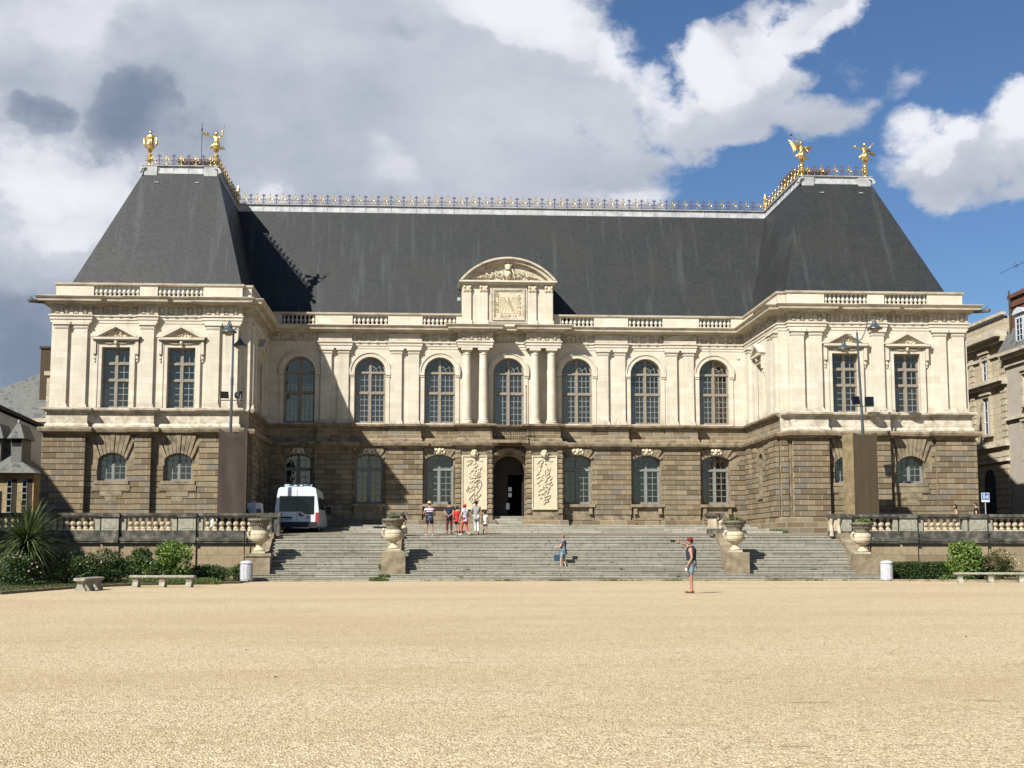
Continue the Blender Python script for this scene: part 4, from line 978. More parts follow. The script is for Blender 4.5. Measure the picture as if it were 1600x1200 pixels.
for x in (-17.2, 17.2):
    v = MB(); v.lathe([(.10, 0), (.14, .05), (.09, .15), (.16, .3), (.17, .45), (.08, .6), (.11, .72), (.14, .8), (.09, .95), (.03, 1.15), (0, 1.2)], (x, 4.9, ZC), 12); v.build('gilt_urn_finial', 'gold', roof)
an = MB(); an.tube([(-19.28, 3, RZ), (-19.3, 3, 28.4)], .018, 5); an.tube([(-19.3, 3, 27.9), (-19.3, 3, 28.05)], .05, 6); an.build('lightning_rod', 'black', roof)
for x in (-20.6, -18.3, 18.35, 20.7): fx = MB(); fx.box(x-.12, x+.12, -4.42, -4.32, 22.55, 22.60); fx.build('roof_hook', 'lead', roof)
bd = MB(); bd.box(-3.12, -2.92, 1.6, 1.8, 16.5, 17.1); bd.build('vent_pipe', 'lead', roof)

# ------------------------------------------------------------------ ground, terrace, stairs
def terr(y):                                                          # height of the terrace
    return 2.2+.06*(min(y, .5)+12.5) if y > -12.5 else 2.2
g = MB(); g.add([(-900, -500, 0), (900, -500, 0), (900, 1500, 0), (-900, 1500, 0)], [(0, 1, 2, 3)])
tag(g.build('ground', 'gravel'), kind='structure')
g = MB(); ys = [-12.9, -12.5, -8.6, -4, .5, 60]
for x0, x1 in ((-70, 70),):
    vs_ = [(x, y, terr(y)) for y in ys[1:] for x in (x0, x1)]
    g.add(vs_, [(2*i, 2*i+1, 2*i+3, 2*i+2) for i in range(len(ys)-2)])
g.add([(-70, -12.5, 2.2), (70, -12.5, 2.2), (70, -12.5, 0), (-70, -12.5, 0)], [(0, 1, 2, 3)])
tag(g.build('terrace_paving', 'paving'), kind='structure')
SX0, SX1 = -13.0, 16.7
stairs = thing('stone_staircase', (1.85, -16.7, 0), 'wide flight of worn grey stone steps rising from the gravel square to the palace terrace', 'staircase')
def inst(mb, name, m, **k):
    o = mb.build(name, m, stairs, **k); o.location = (-1.85, 16.7, 0); return o
st = MB(); NS = 13
rnd = random.Random(3)
for k in range(NS):
    y = -16.7+.325*k; x0, x1 = (SX0-.6, SX1+.7) if k < 2 else (SX0, SX1)
    q = x0
    while q < x1-.01:                                                 # separate blocks, each a little out of line
        w = rnd.uniform(1.3, 2.4); e = min(q+w, x1)
        if x1-e < .6: e = x1
        dz = rnd.uniform(-.006, .006); dy = rnd.uniform(-.012, .012)
        zt = (k+1)*.17+dz-(.01 if k == NS-1 else 0)
        st.box(q+.004, e-.004, y+.03+dy, -12.45, (k*.17-.05 if k else -.05), zt-.05); st.box(q+.003, e-.003, y+dy, -12.44, zt-.05, zt); q = e
inst(st, 'steps', 'step')
# weeds in the joints
wd = MB(); rnd = random.Random(12)
def tuft(mb, x, y, z, r, n, h):
    for _ in range(n):
        a = rnd.uniform(0, 6.28); q = rnd.random()*r; px, py = x+q*math.cos(a), y+q*math.sin(a)*.4; b = rnd.uniform(0, 6.28); l = h*rnd.uniform(.4, 1)
        tx, ty = px+l*.6*math.cos(b), py+l*.6*math.sin(b); w = .012+.01*rnd.random()
        mb.add([(px-w, py, z), (px+w, py, z), (tx+w*.6, ty, z+l), (tx-w*.4, ty, z+l*.9)], [(0, 1, 2, 3)])
for _ in range(60): k = rnd.choice([0, 0, 0, 1, 1, 2, 3, 5, 8]); tuft(wd, rnd.uniform(SX0, SX1), -16.7+.325*k-.01, .17*k, rnd.uniform(.1, .5), rnd.randint(8, 40), rnd.uniform(.03, .09))
tuft(wd, -7.2, -16.75, 0, .5, 260, .22); tuft(wd, -6.9, -16.4, .17, .3, 120, .2); tuft(wd, -7.05, -15.9, .5, .2, 90, .35); tuft(wd, 9.5, -14.6, 1.0, .15, 60, .25); tuft(wd, 9.7, -15.6, .5, .3, 120, .15); tuft(wd, 14.2, -9.0, 2.4, .5, 160, .25)
for x in (1.5, -1, 4, 7, 12, 14): tuft(wd, x, -16.73, 0, .6, 120, .09)
tag(wd.build('weeds', 'leaf_mid'), 'small green weeds sprouting from the joints of the grey stone steps', 'weeds', kind='stuff')
ls = MB(); rnd = random.Random(9)
for y in (-9.2, -6.4, -3.8, -1.6):
    q = -9.4
    while q < 14.3:
        w = rnd.uniform(1.0, 2.2); e = min(q+w, 14.3); ls.box(q+.005, e-.005, y+rnd.uniform(-.02, .02), .2, terr(y)-.1, terr(y)+.12+rnd.uniform(-.008, .004)); q = e
inst(ls, 'low_steps', 'step')
UX = [-12.97, -6.51, 10.26, 16.64]
for i, x in enumerate(UX):
    p = MB(); w = .58
    p.box(x-w, x+w, -16.32, -15.2, .1, 1.30 if i in (0, 3) else 1.38)
    if i == 0: p.box(x-.63, x+.63, -16.38, -15.15, 1.18, 1.33)
    elif i == 1: p.prism([(x-w, -16.32, 1.38), (x+w, -16.32, 1.38), (x+w, -15.2, 1.38), (x-w, -15.2, 1.38)], [(x-w+.14, -16.2, 1.46), (x+w-.14, -16.2, 1.46), (x+w-.14, -15.3, 1.46), (x-w+.14, -15.3, 1.46)])
    o = inst(p, 'pedestal', 'ped')
    c = MB(); a = .36
    c.prism([(x-a, -15.2, .6), (x-a, -12.5, 1.9), (x-a, -12.5, 2.42), (x-a, -15.2, 1.25)], [(x+a, -15.2, .6), (x+a, -12.5, 1.9), (x+a, -12.5, 2.42), (x+a, -15.2, 1.25)])
    c.box(x-a-.05, x+a+.05, -13.2, -12.5, 1.5, 2.35)
    inst(c, 'cheek_wall', 'ped')
def newel(mb, bal, x, y=-12.62, w=.30, z0=2.3):
    mb.box(x-w, x+w, y-w, y+w, z0, z0+.28); bal.box(x-w+.05, x+w-.05, y-w+.05, y+w-.05, z0+.28, z0+.83); mb.box(x-w, x+w, y-w, y+w, z0+.83, z0+.90); mb.box(x-w-.05, x+w+.05, y-w-.05, y+w+.05, z0+.90, z0+1.08)
for x in (-6.51, 9.75):                                                # stubs of balustrade at the top of the inner cheeks
    a, b = MB(), MB(); newel(a, b, x, -12.7, .24)
    a.box(x+.24, x+.62, -12.9, -12.5, 3.2, 3.38); a.box(x+.24, x+.62, -12.9, -12.5, 2.3, 2.58)
    b.lathe([(.12, 0), (.13, .08), (.07, .14), (.15, .34), (.07, .56), (.12, .62)], (x+.45, -12.7, 2.58), 12)
    o = inst(a, 'newel_cap', 'darkstone'); inst(b, 'newel', 'balu')
M['urn_rim'] = m_noisy('shaded_urn_stone', (.11, .10, .08), (.30, .265, .19), 5, .95, 6, bmp=.5)  # darker urn stone: shade below the rim is put into the colour
# urns
def make_urn(label):
    t = thing('stone_urn', (0, 0, 0), label, 'urn', group='urns on the pedestals of the staircase')
    b = MB(); b.box(-.30, .30, -.30, .30, 0, .09)
    b.lathe([(.26, .09), (.29, .13), (.27, .18), (.17, .27), (.135, .35), (.135, .40), (.19, .42), (.19, .45), (.26, .48), (.37, .56), (.43, .66), (.445, .76), (.44, .79), (.42, .80), (.42, .825), (.44, .835), (.435, .90), (.40, .98), (.37, 1.02)], (0, 0, 0), 32)
    b.build('bowl', 'urn', t, smooth=False)
    n = MB(); n.lathe([(.36, 1.02), (.35, 1.06), (.36, 1.14), (.40, 1.26), (.46, 1.36), (.55, 1.45), (.58, 1.49), (.58, 1.55), (.50, 1.57), (.44, 1.5)], (0, 0, 0), 32)
    for k in range(28): a = 2*math.pi*k/28; n.ball((.44*math.cos(a), .44*math.sin(a), 1.31), (.035, .035, .05), 5)
    n.build('rim', 'urn_rim', t)
    for s_ in (-1, 1):
        h = MB(); h.tube([(s_*.38, 0, 1.02), (s_*.50, 0, 1.06), (s_*.56, 0, .94), (s_*.53, 0, .78), (s_*.44, 0, .64)], [.05, .06, .065, .055, .04], 8); h.ball((s_*.48, 0, 1.02), (.08, .09, .09), 8)
        h.build('handle', 'urn', t)
    s = MB(); s.lathe([(.0, 1.47), (.48, 1.47), (.30, 1.54), (0, 1.58)], (0, 0, 0), 16); s.build('earth', 'soil', t)
    return t
UL = ['leftmost stone urn, on the pedestal with a projecting cap', 'stone urn with a dark pigeon on its rim, between the left and middle flights', 'stone urn between the middle and right flights of steps', 'stone urn at the far right end of the steps, next to the grey litter bin']
u0 = None
def leafy(mb, c, r, n, size, rnd, flat=.0, shell=.5, elong=1.6):
    for _ in range(n):
        a = rnd.uniform(0, 2*math.pi); z = rnd.uniform(-1, 1); q = (shell+(1-shell)*rnd.random()); h = math.sqrt(1-z*z)
        p = Vector((c[0]+r[0]*q*h*math.cos(a), c[1]+r[1]*q*h*math.sin(a), c[2]+r[2]*q*z))
        d = Vector((rnd.gauss(0, 1), rnd.gauss(0, 1), rnd.gauss(.35, .7))).normalized(); e = d.cross(Vector((rnd.gauss(0, 1), rnd.gauss(0, 1), rnd.gauss(0, 1)))).normalized()
        s_ = size*rnd.uniform(.6, 1.3); w = s_/elong/2
        mb.add([p, p+d*s_*.5+e*w, p+d*s_, p+d*s_*.5-e*w], [(0, 1, 2, 3)])
rnd = random.Random(31)
for i, x in enumerate(UX):
    z0 = [1.33, 1.46, 1.38, 1.30][i]
    if i == 0: u0 = make_urn(UL[0]); u = u0
    else: u = copy_tree(u0)
    u['label'] = UL[i]; u.location = (x, -15.78, z0); u.rotation_euler = (0, 0, [0, .06, -.05, .03][i]); u.scale = (1, 1, [1.06, .98, .98, .98][i])
    pl = MB()
    for _ in range(5+i): leafy(pl, (rnd.uniform(-.3, .3), rnd.uniform(-.3, .3), rnd.uniform(.0, .1)), (.16, .16, .13), 55, .08, rnd)
    for _ in range(40):
        a = rnd.uniform(0, 6.28); q = rnd.uniform(.1, .5); pl.tube([(q*math.cos(a)*.6, q*math.sin(a)*.6, 0), (q*math.cos(a), q*math.sin(a), rnd.uniform(.05, .28))], [.006, .002], 3)
    o = pl.build('urn_plants', ['leaf_mid', 'leaf_mid', 'leaf_mid', 'leaf_lime'][i], None, (x, -15.78, z0+1.52)); o.rotation_euler = (0, 0, i)
    tag(o, ['low yellowing plants filling the leftmost stone urn', 'sparse green plants in the urn that the pigeon sits on', 'straggly weeds in the urn right of the man with the phone', 'bright green tuft of plants in the rightmost stone urn'][i], 'plants', 'plants in the stone urns')
pg = thing('pigeon', (-6.02, -15.75, 3.0), 'dark grey pigeon perched on the right rim of a stone urn', 'pigeon')
b = MB(); b.tube([(.10, .04, -.02), (.03, .01, .05), (0, 0, .14), (-.02, 0, .21), (-.03, -.01, .27)], [.03, .06, .075, .045, .035], 10); b.ball((-.035, -.01, .29), (.04, .035, .035), 8); b.tube([(-.07, -.01, .29), (-.11, -.01, .28)], [.012, .003], 5); b.tube([(.06, .02, .05), (.16, .05, -.08)], [.045, .02], 6); b.tube([(0, .0, .06), (0, 0, 0)], .008, 4); b.tube([(-.02, .03, .06), (-.02, .03, 0)], .008, 4)
b.build('body', 'black', pg, smooth=True)
# ------------------------------------------------------------------ terrace walls with balustrades
def make_tw(label, x0, x1, piers, spans, sg):
    t = thing('terrace_wall', ((x0+x1)/2, -12.6, 0), label, 'wall', group='balustraded terrace walls')
    ox = (x0+x1)/2
    def bb(mb, a, b, ya, yb, za, zb): mb.box(a-ox, b-ox, ya, yb, za, zb)
    w = MB(); bb(w, x0, x1, .0, .5, 0, 1.86)
    for a, b in piers: bb(w, a, b, -.10, .05, 0, 1.83)
    w.build('wall', 'wallstone', t)
    m = MB(); bb(m, x0, x1, -.16, .5, 1.84, 1.93); bb(m, x0, x1, -.20, .5, 1.93, 2.08); bb(m, x0, x1, -.12, .45, 2.08, 2.14); bb(m, x0, x1, -.05, .40, 2.14, 2.47)
    for a, b in piers: bb(m, a, b, -.20, .0, 2.082, 2.472); bb(m, a, b, -.26, -.16, 1.85, 2.082)
    m.build('moulding', 'darkstone', t)
    p = MB()
    for a, b in piers: bb(p, a+.02, b-.02, -.17, .42, 2.47, 3.13); bb(p, a+.14, b-.14, -.185, -.16, 2.57, 3.03)
    for a, b in piers:
        for c, d in ((b+.08, b+.32), (a-.32, a-.08)): bb(p, c, d, -.02, .36, 2.47, 3.13) if (x0 < c and d < x1) else None
    p.build('pier', 'bench', t)
    r = MB(); bb(r, x0, x1, -.10, .45, 3.13, 3.20); bb(r, x0, x1, -.14, .49, 3.20, 3.34)
    for a, b in piers: bb(r, a-.03, b+.03, -.24, .0, 3.13, 3.345)
    r.build('coping', 'darkstone', t)
    for a, b in spans:
        n = round((b-a)/.335)
        for i in range(n):
            o = bpy.data.objects.new('baluster', TB); C.objects.link(o); o.parent = t; o.location = (a+(i+.5)*(b-a)/n-ox, .17, 2.47)
            o.rotation_euler = (0, 0, rnd.uniform(-.1, .1))
    return t
tb = MB(); tb.box(-.13, .13, -.13, .13, 0, .07)
tb.lathe([(.12, .07), (.13, .12), (.075, .18), (.08, .20), (.145, .30), (.14, .37), (.075, .50), (.065, .56), (.10, .59), (.10, .62)], (0, 0, 0), 14); tb.box(-.12, .12, -.12, .12, .62, .66)
TB = tb.mesh('baluster'); TB.materials.append(M['balu'])
pL = [(-28.8, -27.9), (-25.0, -24.11), (-21.21, -20.32), (-17.4, -16.5), (-13.3, -12.5)]
pR = [(16.1, 17.05), (19.59, 20.51), (23.29, 24.22), (27.05, 27.95), (30.8, 31.7)]
def spans(ps, a, b):
    out = []; q = a
    for c, d in ps:
        if c-.36 > q+.5: out.append((q, c-.36))
        q = d+.36
    if b > q+.6: out.append((q, b))
    return out
make_tw('soot stained stone terrace wall with pale balusters, left of the steps behind the spiky plant', -33, -12.5, pL, spans(pL, -33, -12.5), -1)
make_tw('soot stained stone terrace wall with pale balusters, right of the steps behind the hedge', 16.1, 36, pR, spans(pR, 16.1, 36), 1)
for sg, x in ((-1, -12.55), (1, 16.15)):
    t = thing('newel_block', (x, -12.75, 2.15), 'dark weathered newel block closing the balustrade at the left end of the steps' if sg < 0 else 'pale scrolled newel block closing the balustrade at the right end of the steps', 'newel')
    a, b = MB(), MB(); a.box(-.22, .22, -.1, .6, 0, .32); a.box(-.27, .27, -.15, .6, .98, 1.2)
    b.box(-.18, .18, -.05, .55, .32, .98); b.tube([(-.2, -.12, .05), (-.2, -.14, .3), (-.2, -.05, .6), (-.2, -.1, .95)], [.12, .1, .07, .09], 8); b.tube([(.2, -.12, .05), (.2, -.14, .3), (.2, -.05, .6), (.2, -.1, .95)], [.12, .1, .07, .09], 8)
    a.build('block', 'darkstone', t); b.build('scroll', 'balu' if sg > 0 else 'darkstone', t)
dp = MB(); dp.tube([(17.75, -12.95, 2.4), (17.8, -12.95, 2.2), (17.85, -12.8, 1.8), (17.9, -12.75, 0)], .035, 6); tag(dp.build('drainpipe', 'black'), 'thin black pipe running down the terrace wall beside the right bin', 'pipe')
dp = MB(); dp.tube([(-14.05, -12.95, 2.45), (-14.05, -12.9, 1.8), (-14.05, -12.75, 0)], .03, 6); tag(dp.build('drainpipe', 'black'), 'thin dark pipe running down the terrace wall left of the leftmost urn', 'pipe')
# ------------------------------------------------------------------ gardens
def bedpoly(name, pts, z, m):
    g_ = MB(); g_.add([(x, y, z) for x, y in pts], [tuple(range(len(pts)))]); return tag(g_.build(name, m), kind='structure')
LB = [(-33, -12.5), (-13.0, -12.5), (-13.2, -21.3), (-17.1, -25.0), (-18.3, -29.0), (-18.9, -37.3), (-33, -37.3)]
RB = [(17.0, -12.5), (36, -12.5), (36, -19.9), (23.0, -19.9), (17.3, -18.0)]
bedpoly('lawn', LB, .03, 'soil'); bedpoly('lawn', RB, .03, 'soil')
def inside(p, poly):
    x, y = p; c = False; j = len(poly)-1
    for i in range(len(poly)):
        xi, yi = poly[i]; xj, yj = poly[j]
        if (yi > y) != (yj > y) and x < (xj-xi)*(y-yi)/(yj-yi)+xi: c = not c
        j = i
    return c
def grass(poly, n, ymax, label, hh=.07):
    g_ = MB(); r_ = random.Random(5); xs = [p[0] for p in poly]; ys_ = [p[1] for p in poly]; k = 0
    while k < n:
        x, y = r_.uniform(max(min(xs), -27), min(max(xs), 27)), r_.uniform(min(ys_), ymax)
        if not inside((x, y), poly): continue
        k += 1; h = hh*r_.uniform(.5, 1.5); a = r_.uniform(0, 6.28); w = .012; b = r_.uniform(0, 6.28)
        g_.add([(x-w*math.cos(a), y-w*math.sin(a), .02), (x+w*math.cos(a), y+w*math.sin(a), .02), (x+.5*h*math.cos(b), y+.5*h*math.sin(b), .02+h)], [(0, 1, 2)])
    tag(g_.build('grass', 'grass'), label, 'grass', kind='stuff')
grass(LB, 52000, -19, 'short green grass of the lawn edge in front of the left shrubs')
grass(RB, 20000, -14, 'dry short grass in front of the hedge on the right', .06)
def kerb(pts, label):
    k = MB()
    for i in range(len(pts)-1):
        a, b = Vector(pts[i]), Vector(pts[i+1]); d = (b-a).normalized(); n_ = Vector((-d.y, d.x))*.06; l = (b-a).length; m = int(l/.9)+1
        for j in range(m):
            p = a+d*(l*j/m+.01); q = a+d*(l*(j+1)/m-.01)
            k.prism([(p.x-n_.x, p.y-n_.y, -.02), (q.x-n_.x, q.y-n_.y, -.02), (q.x+n_.x, q.y+n_.y, -.02), (p.x+n_.x, p.y+n_.y, -.02)], [(p.x-n_.x, p.y-n_.y, .10), (q.x-n_.x, q.y-n_.y, .09), (q.x+n_.x, q.y+n_.y, .10), (p.x+n_.x, p.y+n_.y, .09)])
    tag(k.build('kerb', 'ped'), kind='structure')
kerb(LB[2:]+[(-33, -37.3)][:0], ''); kerb(RB[2:]+[(17.3, -18.0)][:0], '')
def shrub(name, label, cat, c, r, n, size, m, clumps=14, trunk=True, seed=1, shell=.35, group=None, spike=0, flowers=None):
    rr = random.Random(seed); t = thing(name, (c[0], c[1], 0), label, cat, group=group); mb = MB(); tops = []
    for k in range(clumps):
        a = rr.uniform(0, 6.28); q = rr.random()**.5*.72; z = rr.uniform(-.6, .75); h = math.sqrt(max(.05, 1-z*z))
        cc = (r[0]*q*h*math.cos(a), r[1]*q*h*math.sin(a), c[2]+r[2]*z); s_ = rr.uniform(.30, .52); tops.append(cc)
        leafy(mb, cc, (r[0]*s_, r[1]*s_, r[2]*s_), n//clumps, size, rr, shell=shell)
    leafy(mb, (0, 0, c[2]), (r[0]*.9, r[1]*.9, r[2]*.95), n//4, size, rr, shell=.7)
    for k in range(spike):
        a = rr.uniform(0, 6.28); q = rr.random(); x, y = r[0]*q*math.cos(a), r[1]*q*math.sin(a); z = c[2]+r[2]*math.sqrt(1-q*q*.9)
        leafy(mb, (x, y, z), (.05, .05, r[2]*rr.uniform(.15, .35)), 14, size, rr, shell=.1)
    mb.build('foliage', m, t)
    if trunk:
        tk = MB()
        for cc in tops[:9]: tk.tube([(0, 0, 0), (cc[0]*.3, cc[1]*.3, cc[2]*.5), cc], [.03, .02, .006], 5)
        tk.build('stems', 'bark', t)
    if flowers:
        fl_ = MB()
        for k in range(flowers[1]):
            a = rr.uniform(0, 6.28); z = rr.uniform(0, 1); h = math.sqrt(1-z*z); p = (r[0]*h*math.cos(a), r[1]*h*math.sin(a), c[2]+r[2]*z); fl_.ball(p, rr.uniform(.025, .05), 6, .3)
        fl_.build('flowers', flowers[0], t)
    return t
M['pink'] = m_noisy('pink_petals', (.55, .25, .20), (.70, .45, .32), 6, .7, bmp=0); M['cream'] = m_noisy('cream_petals', (.60, .50, .30), (.75, .68, .48), 6, .7, bmp=0)
# left bed
shrub('rose_bush', 'rose bush with pale pink blooms at the far left edge of the bed', 'shrub', (-21.7, -26.5, .55), (1.3, .9, .75), 3000, .09, 'leaf_dark', seed=2, flowers=('pink', 30), group='rose bushes in the left bed')
shrub('rose_bush', 'loose dark rose bush between the spiky plant and the lawn', 'shrub', (-20.2, -23.5, .65), (1.3, .9, .8), 3600, .09, 'leaf_mid', seed=3, spike=14, flowers=('cream', 12), group='rose bushes in the left bed')
shrub('rose_bush', 'thorny dark rose bush standing above the slanted stone bench', 'shrub', (-18.9, -21.8, .6), (1.3, .8, .85), 3600, .09, 'leaf_dark', seed=4, spike=18, flowers=('cream', 5), group='rose bushes in the left bed')
shrub('feathery_shrub', 'feathery mid green plants spreading left of the round dark shrub', 'shrub', (-18.1, -19.6, .5), (1.7, .8, .62), 5200, .10, 'leaf_mid', seed=5, spike=40, shell=.2)
shrub('round_shrub', 'round dark green shrub immediately left of the bright lime shrub', 'shrub', (-17.9, -19.3, .75), (.68, .6, .75), 4200, .08, 'leaf_dark', seed=6, spike=30)
shrub('lime_shrub', 'bright lime green leafy shrub in front of the left terrace wall', 'shrub', (-16.35, -19.8, .85), (.95, .8, .95), 4300, .12, 'leaf_lime', seed=7, spike=10, group='lime green shrubs either side of the steps')
shrub('small_leaved_shrub', 'mid green shrub filling the gap just left of the lime shrub', 'shrub', (-17.1, -20.3, .45), (.6, .5, .5), 1800, .09, 'leaf_mid', seed=8)
shrub('low_hedge', 'low dark hedge right of the lime shrub by the left terrace wall', 'hedge', (-14.9, -18.6, .4), (1.15, .7, .45), 4000, .08, 'leaf_dark', seed=9, clumps=18)
shrub('small_bush', 'small dark bush beside the leftmost urn pedestal', 'shrub', (-13.75, -17.2, .4), (.45, .4, .42), 1500, .08, 'leaf_mid', seed=10)
shrub('yellow_green_plant', 'small yellow green plant on the lawn between the two left benches', 'plant', (-17.2, -23.4, .16), (.38, .3, .18), 800, .07, 'leaf_lime', seed=11, trunk=False, spike=8)
def low_mass(name, label, cx, cy, w, d, h, n, m, seed, kind=None, cat='hedge', size=.09):
    rr = random.Random(seed); mb = MB()
    for _ in range(n):
        x = rr.uniform(-w/2, w/2); y = rr.uniform(-d/2, d/2); e = min(1, (w/2-abs(x))/.3+.35)
        z = h*e*rr.uniform(.15, 1)**.5+rr.uniform(-.02, .04)
        leafy(mb, (x, y, z), (.05, .05, .05), 1, size, rr)
    o = mb.build(name, m, None, (cx, cy, 0)); tag(o, label, cat, kind=kind); return o
low_mass('ground_cover', 'dense low ground cover plants at the foot of the left terrace wall', -21, -16.5, 14, 6, .55, 16000, 'leaf_dark', 14, 'stuff', 'ground cover')
low_mass('ground_cover', 'short green ground cover just behind the long bench on the left', -15.6, -23.2, 3.6, 2.6, .22, 5000, 'leaf_mid', 15, 'stuff', 'ground cover', .07)
# spiky plant
def sword_plant(label, c, n, ln, seed):
    t = thing('spiky_palm_plant', c, label, 'plant'); rr = random.Random(seed); mb = MB()
    for k in range(n):
        a = rr.uniform(0, 2*math.pi); el = R(rr.triangular(-75, 88, 25)); l = ln*rr.uniform(.75, 1.1); w = rr.uniform(.022, .036)
        hd = Vector((math.cos(a), math.sin(a), 0)); sd_ = Vector((-hd.y, hd.x, 0)); p = Vector((0, 0, rr.uniform(.9, 1.25))); v_ = hd*math.cos(el)+Vector((0, 0, math.sin(el))); vs2 = []; m = 6
        for i in range(m+1):
            ww = w*(1-(i/m)**2.2)+.002; vs2 += [p+sd_*ww, p-sd_*ww]; p = p+v_*(l/m); v_ = (v_+Vector((0, 0, -.11-.05*rr.random()))).normalized()
        mb.add(vs2, [(2*i, 2*i+1, 2*i+3, 2*i+2) for i in range(m)])
    mb.build('leaves', 'leaf_sword', t)
    tk = MB(); tk.lathe([(.17, 0), (.13, .4), (.12, 1.0), (.16, 1.3)], (0, 0, 0), 10); tk.build('trunk', 'bark', t); return t
sword_plant('big spiky plant with long arching sword leaves at the far left', (-21.7, -24, .62), 900, 2.0, 3)
# right bed
def box_hedge(label, x0, x1, y0, y1, h, n, seed):
    rr = random.Random(seed); mb = MB()
    for _ in range(n):
        f_ = rr.random(); x = rr.uniform(x0, x1)
        if f_ < .55: y, z = y0+rr.uniform(-.04, .08), rr.uniform(.03, h)
        else: y, z = rr.uniform(y0, y1), h+rr.uniform(-.10, .04)
        leafy(mb, (x, y, z), (.03, .03, .03), 1, .08, rr)
    core = MB(); core.box(x0+.05, x1-.05, y0+.1, y1-.1, 0, h-.1)
    t = thing('box_hedge', ((x0+x1)/2, y0, 0), label, 'hedge')
    o = mb.build('foliage', 'leaf_dark', t); o.location = (-(x0+x1)/2, -y0, 0); o = core.build('branches', 'bark', t); o.location = (-(x0+x1)/2, -y0, 0)
box_hedge('clipped low dark green hedge right of the right litter bin', 17.6, 20.9, -17.2, -16.2, .84, 9000, 3)
shrub('lime_shrub', 'bright lime green leafy shrub behind the right bench', 'shrub', (21.05, -17.6, .88), (1.0, .8, .95), 4300, .13, 'leaf_lime', seed=17, spike=14, group='lime green shrubs either side of the steps')
shrub('dark_shrub', 'dark green shrub between the lime shrub and the rusty bush on the right', 'shrub', (22.2, -16.8, .55), (.7, .6, .65), 3000, .08, 'leaf_dark', seed=18)
shrub('rusty_rose_bush', 'sparse reddish rose bush behind the right end of the right bench', 'shrub', (23.0, -17.3, .75), (.85, .6, .72), 3000, .075, 'leaf_rust', seed=19, shell=.1, spike=22, flowers=('cream', 14))
low_mass('ground_cover', 'low yellow green ground cover at the foot of the right terrace wall', 24.5, -16.6, 6, 2.2, .42, 5000, 'leaf_mid', 21, 'stuff', 'ground cover')
low_mass('lavender_clump', 'pale feathery clump of grass at the foot of the lime shrub on the right', 20.3, -18.6, 1.7, .5, .25, 900, 'leaf_mid', 22, None, 'plant')
# benches
def bench(label, a, b, legs, w=.5):
    ax, ay = a; bx_, by = b; l = math.hypot(bx_-ax, by-ay); t = thing('stone_bench', ((ax+bx_)/2, (ay+by)/2, 0), label, 'bench', math.atan2(by-ay, bx_-ax), 'stone benches along the square')
    s = MB(); q = w/2; prof = [(-q, .39), (-q, .44), (-q+.05, .47), (q-.05, .47), (q, .44), (q, .39), (q-.06, .36), (-q+.06, .36)]
    s.prism([(-l/2, y, z) for y, z in prof], [(l/2, y, z) for y, z in prof]); s.build('seat', 'bench', t)
    for k in range(legs):
        x = -l/2+.22+(l-.44)*k/(legs-1); g_ = MB()
        pr_ = [(-q+.04, .36), (-q+.10, .27), (-q+.12, .2), (-q+.02, .06), (-q+.02, 0), (q-.02, 0), (q-.02, .06), (q-.12, .2), (q-.10, .27), (q-.04, .36)]
        g_.prism([(x-.11, y, z) for y, z in pr_], [(x+.11, y, z) for y, z in pr_]); g_.build('leg', 'bench', t)
bench('weathered stone bench set at a slant, the leftmost of the benches', (-17.2, -33.6), (-17.12, -30.9), 3, .42)
bench('long weathered stone bench facing the camera, left of the left bin', (-16.6, -27.7), (-14.05, -27.9), 3)
bench('long weathered stone bench in front of the shrubs on the right', (19.0, -21.7), (22.1, -22.2), 3)
for x, y, lb in ((-13.34, -17.5, 'pale grey round litter bin beside the leftmost urn pedestal'), (17.15, -17.8, 'pale grey round litter bin beside the rightmost urn pedestal')):
    t = thing('litter_bin', (x, y, 0), lb, 'litter bin', group='grey litter bins')
    b = MB(); n = 10; b.lathe([(.27, .04), (.28, .06), (.285, .80), (.27, .82)], (0, 0, 0), n)
    for k in range(n):
        a = 2*math.pi*(k+.5)/n; p = Vector((math.cos(a), math.sin(a))); s_ = Vector((-p.y, p.x))
        q = p*.275; b.prism([(q.x-s_.x*.065, q.y-s_.y*.065, .1), (q.x+s_.x*.065, q.y+s_.y*.065, .1), (q.x+s_.x*.065, q.y+s_.y*.065, .76), (q.x-s_.x*.065, q.y-s_.y*.065, .76)], [(q.x*1.05-s_.x*.06, q.y*1.05-s_.y*.06, .11), (q.x*1.05+s_.x*.06, q.y*1.05+s_.y*.06, .11), (q.x*1.05+s_.x*.06, q.y*1.05+s_.y*.06, .75), (q.x*1.05-s_.x*.06, q.y*1.05-s_.y*.06, .75)])
    b.build('body', 'bin', t); l_ = MB(); l_.lathe([(.29, .83), (.31, .86), (.30, .90), (.22, .96), (.08, .985), (0, .99)], (0, 0, 0), 20); l_.build('lid', 'bin', t)
    f_ = MB(); f_.lathe([(.24, 0), (.26, .05), (.25, .06)], (0, 0, 0), 16); f_.build('foot', 'ped', t)
M['carglass'] = mat('tinted_car_glass', (.006, .006, .007), .08, 0, .5)[0]
